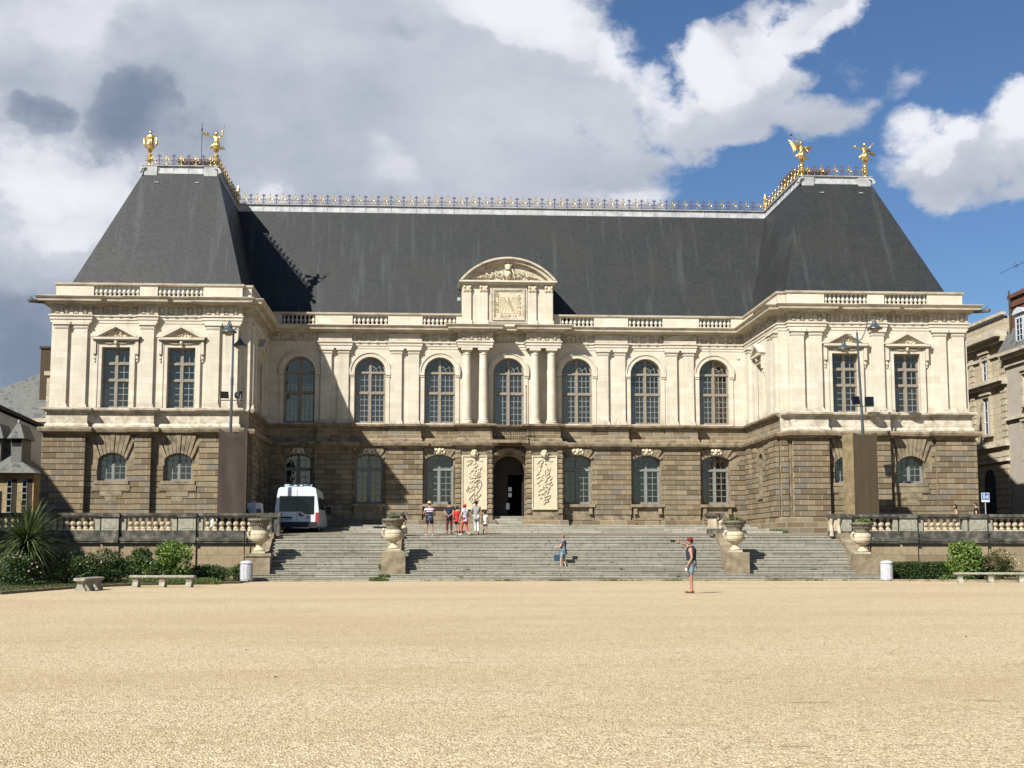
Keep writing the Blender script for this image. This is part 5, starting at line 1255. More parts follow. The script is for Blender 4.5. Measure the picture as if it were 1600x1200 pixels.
# ------------------------------------------------------------------ street lamps with covered bases
def lamp_head(name, t, p, s=1.):
    h = MB(); h.lathe([(.03, .55), (.05, .50), (.04, .44), (.10, .40), (.12, .28), (.17, .22), (.30, .10), (.42, .02), (.43, -.02), (.40, -.04), (.30, .0), (.0, .05)][::-1], (0, 0, 0), 20)
    o = h.build('lamp_shade', 'iron_blue', t, p); o.scale = (s, s, s); g_ = MB(); g_.lathe([(.0, -.22), (.12, -.20), (.22, -.13), (.27, -.03), (.26, .0)], (0, 0, 0), 16, 1, 1); g_.build('lens', 'lens', o, smooth=True)
def flood(t, p, rz, tilt, w=.42, h=.36):
    f_ = MB(); f_.box(-w/2, w/2, -.08, .08, -h/2, h/2); f_.prism([(-w/2, .08, -h/2), (w/2, .08, -h/2), (w/2, .08, h/2), (-w/2, .08, h/2)], [(-w/4, .2, -h/4), (w/4, .2, -h/4), (w/4, .2, h/4), (-w/4, .2, h/4)])
    f_.box(-w/2+.03, w/2-.03, -.1, -.08, -.01, .01); o = f_.build('floodlight', 'black', t, p, (tilt, 0, rz))
    g_ = MB(); g_.box(-w/2+.04, w/2-.04, -.088, -.081, -h/2+.04, h/2-.04); g_.build('front_glass', 'carglass', o)
    b = MB(); b.tube([(-w/2-.02, 0, 0), (-w/2-.02, 0, -h/2-.08), (w/2+.02, 0, -h/2-.08), (w/2+.02, 0, 0)], .014, 5); b.build('yoke', 'lead', o)
t = thing('street_lamp', (-14.98, -12.1, terr(-12.1)), 'tall street lamp with two overlapping conical heads in front of the left wing', 'street lamp', group='two-headed lamps on the terrace')
H0 = terr(-12.1); t.scale = (.98,)*3
b = MB(); b.tube([(0, 0, 0), (0, 0, 5.4), (.02, 0, 7.9), (.03, 0, 10.75)], [.10, .085, .065, .05], 10); b.tube([(.02, 0, 7.85), (.02, 0, 8.25)], .085, 10)
b.tube([(.03, 0, 10.6), (.15, .1, 10.95), (.32, .2, 10.9), (.38, .25, 10.5)], .025, 6); b.tube([(.03, 0, 10.4), (-.05, -.1, 11.0), (-.16, -.25, 11.25), (-.2, -.3, 11.1)], .025, 6); b.tube([(.03, 0, 10.7), (.2, 0, 10.9)], .02, 6); b.build('pole', 'iron_blue', t)
lamp_head('a', t, (-.18, -.3, 10.62)); lamp_head('b', t, (.34, .25, 9.98), .95)
b = MB(); b.box(-.55, .6, -.04, .04, 7.02, 7.07); b.build('crossbar', 'iron', t); flood(t, (-.36, -.05, 7.32), .25, .15); flood(t, (.38, .05, 7.34), 2.1, .1)
t = thing('street_lamp', (17.93, -12.1, terr(-12.1)), 'tall street lamp with heads on uneven curved arms in front of the right wing', 'street lamp', group='two-headed lamps on the terrace')
t.scale = (.98,)*3
b = MB(); b.tube([(.08, 0, 0), (.05, 0, 5.4), (-.02, 0, 7.9), (-.12, 0, 10.95)], [.10, .085, .065, .05], 10); b.tube([(-.12, 0, 10.95), (-.125, 0, 11.15)], [.03, .005], 6)
b.tube([(-.12, -.02, 10.45), (.12, -.05, 10.6), (.28, -.1, 10.95), (.42, -.15, 11.5), (.62, -.2, 11.75), (.80, -.2, 11.68)], .028, 6); b.tube([(-.12, 0, 10.6), (-.32, 0, 10.65), (-.5, 0, 10.85), (-.72, .05, 10.85), (-.82, .05, 10.55)], .025, 6); b.build('pole', 'iron_blue', t)
lamp_head('a', t, (.80, -.2, 11.15)); lamp_head('b', t, (-.85, .05, 10.05), .9)
b = MB(); b.box(-.5, .65, -.04, .04, 6.92, 6.96); b.build('crossbar', 'iron', t); flood(t, (-.33, -.05, 7.25), .1, -.2, .42, .42); flood(t, (.42, -.05, 7.2), -.1, .0, .46, .5)
# cloth and board covers around the lamp feet
t = thing('cloth_cover', (-14.80, -12.1, H0), 'dark brown cloth stretched round the foot of the left street lamp', 'cover'); t.scale = (.98, .55, .98)
c = MB(); n = 14; rows = 16; rr = random.Random(4); vs_ = []
for r_ in range(rows+1):
    f_ = r_/rows
    for i in range(n+1):
        u_ = i/n; x = -.73+1.46*u_; zt = 5.52-.24*math.sin(math.pi*u_)
        z = zt*f_; bul = .05*math.sin(u_*9+f_*3)+.09*math.exp(-((f_-.93)/.03)**2)*math.sin(math.pi*u_)-.10*math.exp(-((f_-.88)/.04)**2)*math.sin(math.pi*u_)
        vs_.append((x*(1-.03*math.sin(math.pi*f_)), -.55-bul, z))
fs_ = [(r_*(n+1)+i, r_*(n+1)+i+1, (r_+1)*(n+1)+i+1, (r_+1)*(n+1)+i) for r_ in range(rows) for i in range(n)]
c.add(vs_, fs_); c.build('cloth', 'cloth_cover', t, smooth=True)
c = MB(); c.add([(-.73, -.55, 0), (-.73, .55, 0), (-.73, .55, 5.4), (-.73, -.55, 5.52), (.73, -.55, 0), (.73, .55, 0), (.73, .55, 5.4), (.73, -.55, 5.52)], [(0, 1, 2, 3), (4, 5, 6, 7), (1, 5, 6, 2)]); c.build('side_cloth', 'cloth_cover', t)
for x in (-.70, .70):
    for y in (-.5, .5): c = MB(); c.box(x-.03, x+.03, y-.03, y+.03, 0, 5.35); c.build('post', 'bark', t)
t = thing('board_cover', (17.83, -12.05, H0), 'tall brown four sided boarded cover round the foot of the right street lamp', 'cover'); t.scale = (.98, .55, .98)
c = MB(); c.box(-.50, .80, -.66, -.62, 0, 5.35); n = 10
c.add([(-.50+1.30*i/n, -.66, 5.35+.16*(2*i/n-1)**2) for i in range(n+1)]+[(-.50+1.30*i/n, -.66, 5.345) for i in range(n+1)], [(i, i+1, n+2+i, n+1+i) for i in range(n)]); c.build('front_panel', 'board', t)
c = MB(); c.prism([(-.50, -.66, 0), (-.50, -.66, 5.45), (-.95, .2, 5.4), (-.95, .2, 0)], [(-.46, -.62, 0), (-.46, -.62, 5.45), (-.91, .24, 5.4), (-.91, .24, 0)]); c.build('side_panel', 'board_pale', t)
c = MB(); c.box(-.91, .8, .3, .34, 0, 5.3); c.box(.76, .8, -.62, .3, 0, 5.3); c.build('back_panel', 'board_pale', t)
# ------------------------------------------------------------------ vehicles
M['tyre'] = m_noisy('tyre_rubber', (.012, .012, .012), (.025, .025, .025), 8, .8); M['carglass'] = mat('tinted_car_glass', (.006, .006, .007), .08, 0, .5)[0]
M['red'] = mat('red_lamp_plastic', (.45, .03, .03), .3, 0, .5)[0]; M['plate'] = mat('plate_white', (.6, .6, .6), .5)[0]; M['bluelens'] = mat('blue_beacon_lens', (.35, .50, .62), .15, 0, .6)[0]; M['maroon'] = mat('maroon_badge', (.25, .03, .06), .5)[0]; M['bumper'] = mat('black_bumper_plastic', (.018, .018, .02), .6)[0]
def van(name, label, loc, rot, Lg, Wd, Ht, ambulance=True):
    t = thing(name, loc, label, 'van', rot); w = Wd/2
    # cross-sections from the rear (y = 0) to the nose
    secs = [(0.0, .30, Ht*.99, .86), (.06, .28, Ht, .87), (Lg*.72, .28, Ht*.98, .87), (Lg*.80, .28, Ht*.80, .88), (Lg*.86, .30, Ht*.58, .90), (Lg*.98, .34, Ht*.46, .92), (Lg, .40, Ht*.36, .9)]
    mb = MB(); prof_n = 0; vs_ = []
    for y, zb, zt, tp in secs:
        m = zb+(zt-zb)*.45; p = [(-w*.93, zb), (-w, zb+.1), (-w, m), (-w*(tp+.06), zb+(zt-zb)*.78), (-w*tp, zt-.10), (-w*(tp-.10), zt-.02), (0, zt), (w*(tp-.10), zt-.02), (w*tp, zt-.10), (w*(tp+.06), zb+(zt-zb)*.78), (w, m), (w, zb+.1), (w*.93, zb)]
        k = len(p); vs_ += [(x, y, z) for x, z in p]
    n_ = len(secs); mb.add(vs_, [(i*k+j, i*k+(j+1) % k, (i+1)*k+(j+1) % k, (i+1)*k+j) for i in range(n_-1) for j in range(k)]+[tuple(range(k))[::-1], tuple(range((n_-1)*k, n_*k))])
    mb.build('body', 'white', t)
    q = MB(); q.box(-w*.80, w*.80, -.012, .01, Ht*.46, Ht*.80)
    if ambulance: q.prism([(w*.2, -.012, Ht*.46), (w*.8, -.012, Ht*.46), (w*.8, -.012, Ht*.40), (w*.42, -.012, Ht*.40)], [(w*.2, .01, Ht*.46), (w*.8, .01, Ht*.46), (w*.8, .01, Ht*.40), (w*.42, .01, Ht*.40)])
    q.build('rear_window', 'carglass', t)
    q = MB()
    for y0, y1 in ((.35, 1.5), (1.65, 2.8), (3.0, 3.65)):
        if y1 < Lg*.8:
            for s_ in (-1, 1): q.prism([(s_*w*1.0, y0, Ht*.52), (s_*w*1.0, y1, Ht*.52), (s_*w*.95, y1-.05, Ht*.78), (s_*w*.95, y0+.05, Ht*.78)], [(s_*w*1.008, y0, Ht*.52), (s_*w*1.008, y1, Ht*.52), (s_*w*.965, y1-.05, Ht*.78), (s_*w*.965, y0+.05, Ht*.78)])
    q.build('side_window', 'carglass', t)
    q = MB(); q.box(-w*.96, w*.96, -.10, .08, .26, .58); q.build('bumper', 'bumper', t)
    q = MB(); q.box(-w*.2, w*.55, -.16, -.06, .24, .29); q.build('step', 'lead', t)
    q = MB(); q.box(-w*.78, -w*.2, -.02, .0, Ht*.315, Ht*.35); q.build('plate_recess', 'bumper', t)
    q = MB(); q.box(-w*.76, -w*.22, -.02, .0, Ht*.265, Ht*.31); pl_ = q.build('number_plate', 'plate', t)
    q = MB()
    for k_, s_ in enumerate('EB 817 XZ'[:0] or 'BB'): pass
    rr = random.Random(3); x = -w*.70
    for k_ in range(7):
        if k_ in (2, 5): x += .05
        q.box(x, x+.012, -.024, -.02, Ht*.272, Ht*.302); q.box(x+.03, x+.042, -.024, -.02, Ht*.272, Ht*.302); q.box(x+.012, x+.03, -.024, -.02, Ht*(.284 if k_ % 2 else .294), Ht*(.284 if k_ % 2 else .294)+.012); x += .062
    q.build('plate_characters', 'bumper', pl_)
    q = MB(); q.box(w*.1, w*.34, -.05, .0, Ht*.36, Ht*.38); q.build('door_handle', 'bumper', t)
    q = MB(); q.box(-.006, .006, -.016, 0, .6, Ht*.93); q.build('door_gap', 'bumper', t)
    for s_ in (-1, 1):
        q = MB(); q.box(*sorted((s_*w*.86, s_*w*.99)), -.02, .06, Ht*.24, Ht*.44); q.build('tail_light', 'red', t)
        for y in (.75, Lg*.82):
            q = MB(); q.tube([(s_*(w-.22), y, .34), (s_*(w-.02), y, .34)], .34, 20); wl = q.build('wheel', 'tyre', t); q = MB(); q.tube([(s_*(w-.05), y, .34), (s_*(w+.0), y, .34)], .19, 14); q.build('rim', 'lead', wl)
        q = MB(); q.tube([(s_*w, Lg*.76, Ht*.58), (s_*(w+.2), Lg*.76, Ht*.60)], .03, 6); q.box(*sorted((s_*(w+.08), s_*(w+.30))), Lg*.75, Lg*.79, Ht*.44, Ht*.62); q.build('wing_mirror', 'bumper', t)
    if ambulance:
        q = MB(); q.box(-w*.62, w*.62, .5, .78, Ht-.02, Ht+.05); lb = q.build('light_bar', 'plate', t)
        for a, b_ in ((-w*.64, -w*.25), (w*.25, w*.64)): q = MB(); q.tube([(a, .62, Ht+.08), (b_, .62, Ht+.08)], .085, 10); q.build('beacon', 'bluelens', lb)
        q = MB(); q.box(-w*.2, w*.2, .46, .8, Ht+.05, Ht+.14); q.build('beacon_centre', 'plate', lb)
        q = MB(); c_ = (w*.52, -.014, Ht*.335)
        q.add([(c_[0]+.095*math.cos(a*.3142), -.018, c_[2]+.095*math.sin(a*.3142)) for a in range(20)]+[(c_[0]+.072*math.cos(a*.3142), -.018, c_[2]+.072*math.sin(a*.3142)) for a in range(20)], [(a, (a+1) % 20, 20+(a+1) % 20, 20+a) for a in range(20)])
        for a in range(3): th = a*2.094+1.57; q.prism([(c_[0]+.045*math.cos(th+e), -.016, c_[2]+.045*math.sin(th+e)) for e in (0, 2.1, 3.14, 4.2)], [(c_[0]+.045*math.cos(th+e), -.02, c_[2]+.045*math.sin(th+e)) for e in (0, 2.1, 3.14, 4.2)])
        q.build('round_badge', 'maroon', t)
        q = MB(); q.prism([(w*.06, -.016, Ht*.39), (w*.30, -.016, Ht*.39), (w*.12, -.016, Ht*.45)], [(w*.06, -.02, Ht*.39), (w*.30, -.02, Ht*.39), (w*.12, -.02, Ht*.45)]); q.build('warning_triangle', 'maroon', t)
        q = MB(); q.tube([(w*.9, .9, Ht*.33), (w*1.005, 1.2, Ht*.33)], .01, 4)
    return t
van('ambulance_van', 'white ambulance van with blue roof beacons parked at the top of the steps', (-11.82, -9.0, terr(-9)-.01), R(-1), 5.4, 2.30, 2.44)
van('small_white_van', 'small white van half hidden behind the brown cloth cover', (-13.62, -10.4, terr(-11)), R(80), 2.45, 1.4, 1.66, False)
# ------------------------------------------------------------------ parking sign
M['signblue'] = mat('sign_blue', (.02, .10, .42), .4)[0]; M['signwhite'] = mat('sign_white', (.75, .78, .8), .4)[0]
t = thing('parking_sign', (25.3, -9.9, terr(-9.9)), 'small square blue and white sign on a grey post behind the right balustrade', 'sign')
q = MB(); q.tube([(0, 0, 0), (0, 0, 2.2)], .028, 8); q.build('post', 'lead', t)
q = MB(); q.box(-.22, .22, -.045, -.03, 1.72, 2.22); bd_ = q.build('board', 'signwhite', t)
q = MB(); q.box(-.19, .19, -.05, -.044, 1.84, 2.19); q.build('blue_field', 'signblue', bd_)
q = MB()
for b_ in ((-.13, -.03, 1.9, 2.14), (.02, .055, 1.92, 2.06), (.09, .14, 1.9, 2.1), (-.15, .15, 1.755, 1.78)): q.box(b_[0], b_[1], -.055, -.049, b_[2], b_[3])
q.build('pictograms', 'signwhite', bd_)
q = MB()
for b_ in ((-.10, -.07, 1.93, 2.1), (-.10, -.05, 2.04, 2.07)): q.box(b_[0], b_[1], -.06, -.054, b_[2], b_[3])
q.box(-.18, .18, -.052, -.044, 1.74, 1.80) if False else None
q.build('pictogram_detail', 'signblue', bd_)
# ------------------------------------------------------------------ neighbouring buildings
def simple_window(t, fr, c, z, w, h, d=.18, bars=(2, 3), arched=0., name='window', frame='white'):
    o = MB(); fr.box(o, c-w/2, c+w/2, z, z+h+arched, .004, .012); a = o.build(name, 'carglass', t)
    b = MB(); b_ = .05
    for i in range(bars[0]+1): x = c-w/2+w*i/bars[0]; fr.box(b, x-b_/2*(1.6 if i in (0, bars[0]) or i*2 == bars[0] else .6), x+b_/2*(1.6 if i in (0, bars[0]) or i*2 == bars[0] else .6), z, z+h+arched, .012, .05)
    for i in range(bars[1]+1): q = z+(h+arched)*i/bars[1]; fr.box(b, c-w/2, c+w/2, q-.02, q+.02, .012, .048)
    b.build('frame', frame, a)
    s = MB()
    for x0, x1, z0, z1 in ((c-w/2-.22, c-w/2-.02, z-.05, z+h+arched+.2), (c+w/2+.02, c+w/2+.22, z-.05, z+h+arched+.2), (c-w/2-.02, c+w/2+.02, z+h+arched+.03, z+h+arched+.2)): fr.box(s, x0, x1, z0, z1, .0, .20)
    fr.box(s, c-w/2-.3, c+w/2+.3, z-.2, z-.05, 0, .26); fr.box(s, c-w/2-.3, c+w/2+.3, z+h+arched+.22, z+h+arched+.36, 0, .30); s.build('surround', 'town', a)
XR = 33.0; G0 = 2.95
tA = thing('town_house', (XR+5, 12, 0), 'cream stone classical corner house with balustraded attic, glimpsed right of the palace', 'house')
FA = Fr(-5, -12, 0, 1, -1, 0)
q = MB(); q.box(-5, 6, -7.0, 14, 0, 16.9); q.build('wall', 'town', tA)
q = MB()
for z0, z1, d in ((15.2, 15.5, .35), (15.5, 15.85, .75), (15.85, 16.0, .6), (16.95, 17.15, .22), (12.35, 12.55, .35), (12.55, 12.75, .55), (14.3, 14.5, .15), (8.3, 8.6, .3), (7.3, 7.5, .25)): FA.box(q, 4.8, 26, z0, z1, -.1, d)
q.build('cornice', 'trim', tA)
q = MB()
for k in range(int((15.2-3)/.42)):
    z = 3+k*.42; FA.box(q, 5.0, 5.85, z+.03, z+.40, 0, .09)
    if z < 8.2: FA.box(q, 5.9, 26, z+.03, z+.40, 0, .06)
    elif z < 15: FA.box(q, 10.3, 11.0, z+.03, z+.40, 0, .10)
q.build('quoins', 'town', tA)
for z, h in ((9.3, 2.4), (12.95, 1.55)):
    for c in (8.1, 12.6, 16.6): simple_window(tA, FA, c, z, 1.05, h, bars=(2, 3))
q = MB(); FA.poly(q, [(7.2, 2.95)]+arc(7.2, 9.0, 6.0, .9, 12)+[(9.0, 2.95)], .07, .09); q.build('doorway', 'darkroom', tA)
q = MB(); FA.box(q, 11.8, 13.0, 4.2, 6.4, .07, .09); q.build('window', 'carglass', tA)
tB = thing('grey_house', (XR+5, -1, 0), 'grey rendered house with slate mansard, dormer and tall brick chimney at the right edge', 'house')
FB_ = Fr(-5, 1, 0, 1, -1, 0)
q = MB(); q.box(-5, 6, -9, 5.9, 0, 14.1); q.build('wall', 'town_grey', tB)
q = MB()
for z0, z1, d in ((13.9, 14.1, .4), (14.1, 14.3, .6), (13.4, 13.5, .15), (9.9, 10.1, .2)): FB_.box(q, -10, 4.9, z0, z1, -.1, d)
q.build('cornice', 'trim', tB)
q = MB(); q.prism([(-5.6, -9, 14.3), (6, -9, 14.3), (6, 5.9, 14.3), (-5.6, 5.9, 14.3)], [(-3.6, -9, 17.9), (6, -9, 18.3), (6, 5.6, 18.3), (-3.6, 5.6, 17.9)]); q.build('roof', 'old_slate', tB)
q = MB(); q.box(-3.4, -1.2, 3.0, 6.2, 14.5, 19.4) if False else q.box(-4.7, -3.3, 1.2, 5.5, 14.6, 17.9); q.box(-4.85, -3.15, 1.05, 5.65, 17.9, 18.15); q.box(-4.78, -3.22, 1.12, 5.58, 17.3, 17.42); ch = q.build('chimney', 'chim', tB)
q = MB(); [q.lathe([(.14, 0), (.17, .05), (.12, .4)], (-4.0, y, 18.15), 10) for y in (2.4, 5.1)]; q.build('chimney_pot', 'chim', ch)
q = MB(); q.tube([(-4.9, 5.2, 15.5), (-4.9, 5.2, 18.4)], .05, 6); q.build('flue_pipe', 'board', ch)
dm = MB(); dm.box(-5.3, -3.6, 2.0, 3.5, 14.5, 16.5); dm.prism([(-5.45, 1.85, 16.5), (-5.45, 3.65, 16.5), (-5.45, 3.3, 16.75), (-5.45, 2.75, 16.9), (-5.45, 2.2, 16.75)], [(-3.4, 1.85, 16.5), (-3.4, 3.65, 16.5), (-3.4, 3.3, 16.75), (-3.4, 2.75, 16.9), (-3.4, 2.2, 16.75)]); dmo = dm.build('dormer', 'white', tB)
q = MB(); q.box(-5.33, -5.30, 2.3, 3.2, 14.75, 16.2); q.build('pane', 'carglass', dmo)
q = MB(); [q.box(-5.36, -5.33, 2.3+.45*i-.03, 2.3+.45*i+.03, 14.75, 16.2) for i in range(3)]; [q.box(-5.355, -5.33, 2.3, 3.2, 14.75+.36*i-.02, 14.75+.36*i+.02) for i in range(5)]; q.build('frame', 'white', dmo)
for z, h in ((10.7, 1.9), (7.3, 2.1)):
    for c in (1.6, -2.0, -5.6): simple_window(tB, FB_, c, z, 1.1, h, bars=(4, 5))
q = MB(); FB_.poly(q, [(.6, 2.95)]+arc(.6, 2.2, 5.0, .8, 12)+[(2.2, 2.95)], .01, .03); q.build('doorway', 'darkroom', tB)
an = thing('tv_aerial', (33.9, 2.55, 18.0), 'thin rooftop television aerial against the blue sky above the right house', 'aerial')
q = MB(); q.tube([(0, 0, 0), (0, 0, 2.6)], .02, 5); q.tube([(-.2, 4.4, 2.1), (0, 0, 2.2)], .014, 4)
for k in range(9):
    f_ = k/8; x, y, z = -.2*(1-f_), 4.4*(1-f_), 2.1+.1*f_; s_ = .06 if k < 5 else .16
    q.tube([(x-s_, y-s_*.4, z), (x+s_, y+s_*.4, z)], .008, 4)
for x, y, z in ((-.1, 2.0, 2.15), (0, .2, 2.2)): q.tube([(x-.05, y, z+.28), (x+.02, y-.1, z), (x-.05, y, z-.25)], .014, 4); q.tube([(x-.18, y, z), (x+.18, y, z)], .016, 4)
q.tube([(-.3, .3, 1.5), (.2, -.2, 1.55)], .012, 4); q.build('rods', 'black', an)
# left: houses
tC = thing('slate_roofed_house', (-34, 20, 0), 'pale stone house with a steep mossy slate roof and chimney, behind the left wing', 'house')
q = MB(); q.box(-9, 8, -5, 10, 0, 10.2); q.build('wall', 'town', tC)
q = MB(); q.box(-9.3, 8.3, -5.5, 10, 10.2, 10.35); q.box(-9.3, 8.3, -5.7, 10, 10.35, 10.6); q.build('eaves', 'trim', tC)
q = MB(); q.prism([(-5.6, -5.6, 10.6), (8.2, -5.6, 10.6), (8.2, 10, 10.6), (-5.6, 10, 10.6)], [(1.4, -2, 14.3), (8.2, -2, 14.3), (8.2, 8, 14.3), (1.4, 8, 14.3)]); rfC = q.build('roof', 'old_slate', tC)
q = MB(); q.box(1.75, 4.2, -4.2, -3.0, 10.7, 15.7); q.box(1.65, 4.3, -4.3, -2.9, 15.7, 15.85); q.build('chimney', 'board', rfC)
q = MB(); q.box(2.6, 4.6, -5.6, -4.0, 10.6, 13.6); q.box(2.45, 4.7, -5.75, -4.0, 13.6, 13.9); q.build('chimney_stack', 'town', rfC)
tD = thing('white_gabled_house', (-27.6, 6.2, 0), 'plain house with a shaded white rendered wall and sloping eaves, left of the palace', 'house', math.atan2(.8, .6))
q = MB(); FD = Fr(0, 0, 1, 0, 0, -1)
FD.poly(q, [(-14, 2), (0, 2), (0, 8.4), (-5, 9.75), (-14, 12.4)], -7, 0); q.build('wall', 'render_white', tD)
q = MB(); FD.poly(q, [(.25, 8.33), (.25, 8.5), (-14, 12.75), (-14, 12.45)], -7, .3); q.build('roof_edge', 'black', tD)
tE = thing('yellow_stone_lodge', (-31, 0, 0), 'low yellow stone lodge with slate roof and two small dormers at the far left', 'lodge')
q = MB(); q.box(-9, 3.2, -1.0, 3.4, 2, 6.0); q.build('wall', 'yellow_stone', tE)
FE = Fr(0, -1.0, 1, 0, 0, -1)
q = MB(); q.prism([(-9.2, -1.5, 5.95), (3.45, -1.5, 5.95), (3.45, 3.5, 5.95), (-9.2, 3.5, 5.95)], [(-9.2, 1.6, 8.6), (-.6, 1.6, 8.6), (-.6, 3.5, 8.6), (-9.2, 3.5, 8.6)]); rfE = q.build('roof', 'old_slate', tE)
for x in (2.05, .85, -.7, -2.4):
    q = MB(); q.box(x-.30, x+.30, -.75, 1.2, 6.4, 8.0); q.prism([(x-.5, -1.0, 8.0), (x+.5, -1.0, 8.0), (x+.5, 1.4, 8.0), (x-.5, 1.4, 8.0)], [(x-.10, -.5, 8.9), (x+.10, -.5, 8.9), (x+.10, 1.4, 8.9), (x-.10, 1.4, 8.9)]); dmo = q.build('dormer', 'old_slate', rfE)
    q = MB(); q.box(x-.26, x+.26, -.77, -.75, 7.55, 7.95); q.build('dormer_opening', 'darkroom', dmo); q = MB(); q.ball((x, -.5, 9.0), (.07, .07, .16), 6); q.build('finial', 'lead', dmo)
for x in (-.6, 1.98, 2.85): 
    q = MB(); FE.box(q, x-.30, x+.26, 3.3, 5.6, .004, .02); a = q.build('window', 'wood', tE)
    q = MB(); FE.box(q, x-.30, x-.02, 3.3, 5.6, .02, .05); q.build('shutter', 'bluebars', a)
    q = MB(); [FE.box(q, x-.27, x-.05, 3.35+.37*i, 3.65+.37*i, .05, .06) for i in range(6)]; q.build('pane', 'carglass', a)
q = MB(); FE.box(q, .5, 1.4, 2.3, 4.9, .0, .02); q.build('doorway', 'darkroom', tE)
q = MB(); q.prism([(-7, -1.0, 2), (-.15, -1.0, 2), (-.15, -5.5, 2), (-7, -5.5, 2)], [(-7, -1.0, 5.9), (-.15, -1.0, 5.9), (-.15, -5.5, 5.9), (-7, -5.5, 5.9)]) if False else q.box(-9, -1.35, -6, -1.0, 2, 5.9); q.build('side_wing', 'yellow_stone', tE)
q = MB(); q.prism([(-9, -6.4, 5.9), (-1.0, -6.4, 5.9), (-1.0, -1.0, 5.9), (-9, -1.0, 5.9)], [(-9, -6.4, 8.0), (-4.5, -6.4, 8.0), (-4.5, 0, 8.0), (-9, 0, 8.0)]); q.build('side_roof', 'old_slate', tE)
# the house on the left of the square that throws its shadow over the corner of the left wing
tF = thing('corner_house', (-38, -22, 0), 'tall gabled house on the left side of the square, throwing shade on the left wing', 'house')
FF = Fr(0, 5.4, 1, 0, 0, 1)
q = MB(); FF.poly(q, [(-9, 0), (10.6, 0), (10.6, 6.2), (5.6, 14.6), (3, 18.5), (-9, 18.5)], -9, 0); q.build('wall', 'town_grey', tF)

# ------------------------------------------------------------------ people
def skin_mesh(J, E_, root, sub=1):
    me = bpy.data.meshes.new('sk'); bm = bmesh.new(); lay = bm.verts.layers.skin.verify(); vd = {}
    for k, (p, r) in J.items():
        v = bm.verts.new(p); v[lay].radius = (r, r) if isinstance(r, (int, float)) else r; v[lay].use_root = (k == root); vd[k] = v
    for a, b in E_: bm.edges.new((vd[a], vd[b]))
    bm.to_mesh(me); bm.free()
    o = bpy.data.objects.new('sk', me); C.objects.link(o)
    m = o.modifiers.new('s', 'SKIN'); m.use_smooth_shade = True; m2 = o.modifiers.new('u', 'SUBSURF'); m2.levels = sub; m2.render_levels = sub
    dg_ = bpy.context.evaluated_depsgraph_get(); dg_.update()
    ev = o.evaluated_get(dg_); t = ev.to_mesh(); vs_ = [tuple(v.co) for v in t.vertices]; fs_ = [tuple(p.vertices) for p in t.polygons]; ev.to_mesh_clear()
    bpy.data.objects.remove(o); bpy.data.meshes.remove(me); return vs_, fs_
BASE = dict(pelvis=(0, 0, .95), spine=(0, .0, 1.12), chest=(0, 0, 1.32), neck=(0, 0, 1.46), head=(0, .02, 1.56),
    shL=(-.165, 0, 1.39), elL=(-.23, -.02, 1.12), wrL=(-.25, .04, .88), shR=(.165, 0, 1.39), elR=(.23, -.02, 1.12), wrR=(.25, .04, .88),
    hipL=(-.09, 0, .90), knL=(-.11, .02, .49), anL=(-.12, -.01, .09), toL=(-.14, .15, .035), hipR=(.09, 0, .90), knR=(.11, .02, .49), anR=(.12, -.01, .09), toR=(.14, .15, .035))
RAD = dict(pelvis=.125, spine=.118, chest=.132, neck=.058, head=.05, sh=.068, el=.045, wr=.03, hip=.095, kn=.06, an=.038, to=.035)
EDG = [('pelvis', 'spine'), ('spine', 'chest'), ('chest', 'neck'), ('neck', 'head')]+[(a+s, b+s) for s in 'LR' for a, b in (('sh', 'el'), ('el', 'wr'), ('hip', 'kn'), ('kn', 'an'), ('an', 'to'))]+[('chest', 'shL'), ('chest', 'shR'), ('pelvis', 'hipL'), ('pelvis', 'hipR')]
def rad(k):
    for q in (k, k[:3], k[:2]):
        if q in RAD: return RAD[q]
def lerp(a, b, t): return tuple(a[i]+(b[i]-a[i])*t for i in range(3))
def add_hand(mb, el, wr, side, s, curl=.5, palm=None):
    d = (Vector(wr)-Vector(el)).normalized(); sd_ = Vector((0, 1, 0)) if abs(d.y) < .8 else Vector((0, 0, 1)); sd_ = (sd_-d*sd_.dot(d)).normalized(); nn = d.cross(sd_)*(-1 if side == 'L' else 1)
    w = Vector(wr); c = w+d*.045*s; mb.tube([w, w+d*.03*s, w+d*.085*s], [.028*s, .034*s, .030*s], 8)
    for k, (o_, l) in enumerate(((-.027, .066), (-.009, .078), (.010, .072), (.028, .056))):
        b = w+d*.08*s+sd_*o_*s; m1 = b+d*l*.5*s; m2 = m1+(d*(1-curl)+nn*curl).normalized()*l*.5*s; mb.tube([b, m1, m2], [.0095*s, .009*s, .0065*s], 6)
    b = w+d*.02*s+sd_*.028*s; mb.tube([b, b+(d+sd_*.9).normalized()*.035*s, b+(d*1.3+sd_*.6).normalized()*.065*s], [.012*s, .011*s, .008*s], 6)
M['skin'] = m_noisy('skin', (.40, .21, .13), (.46, .26, .165), 6, .5, bmp=0); M['skin_pale'] = m_noisy('pale_skin', (.50, .31, .22), (.56, .36, .26), 6, .5, bmp=0)
def cloth(name, c, rough=.9): M[name] = m_noisy(name, tuple(x*.82 for x in c), c, 9, rough, bmp=.3, bs=14, dist=.01)
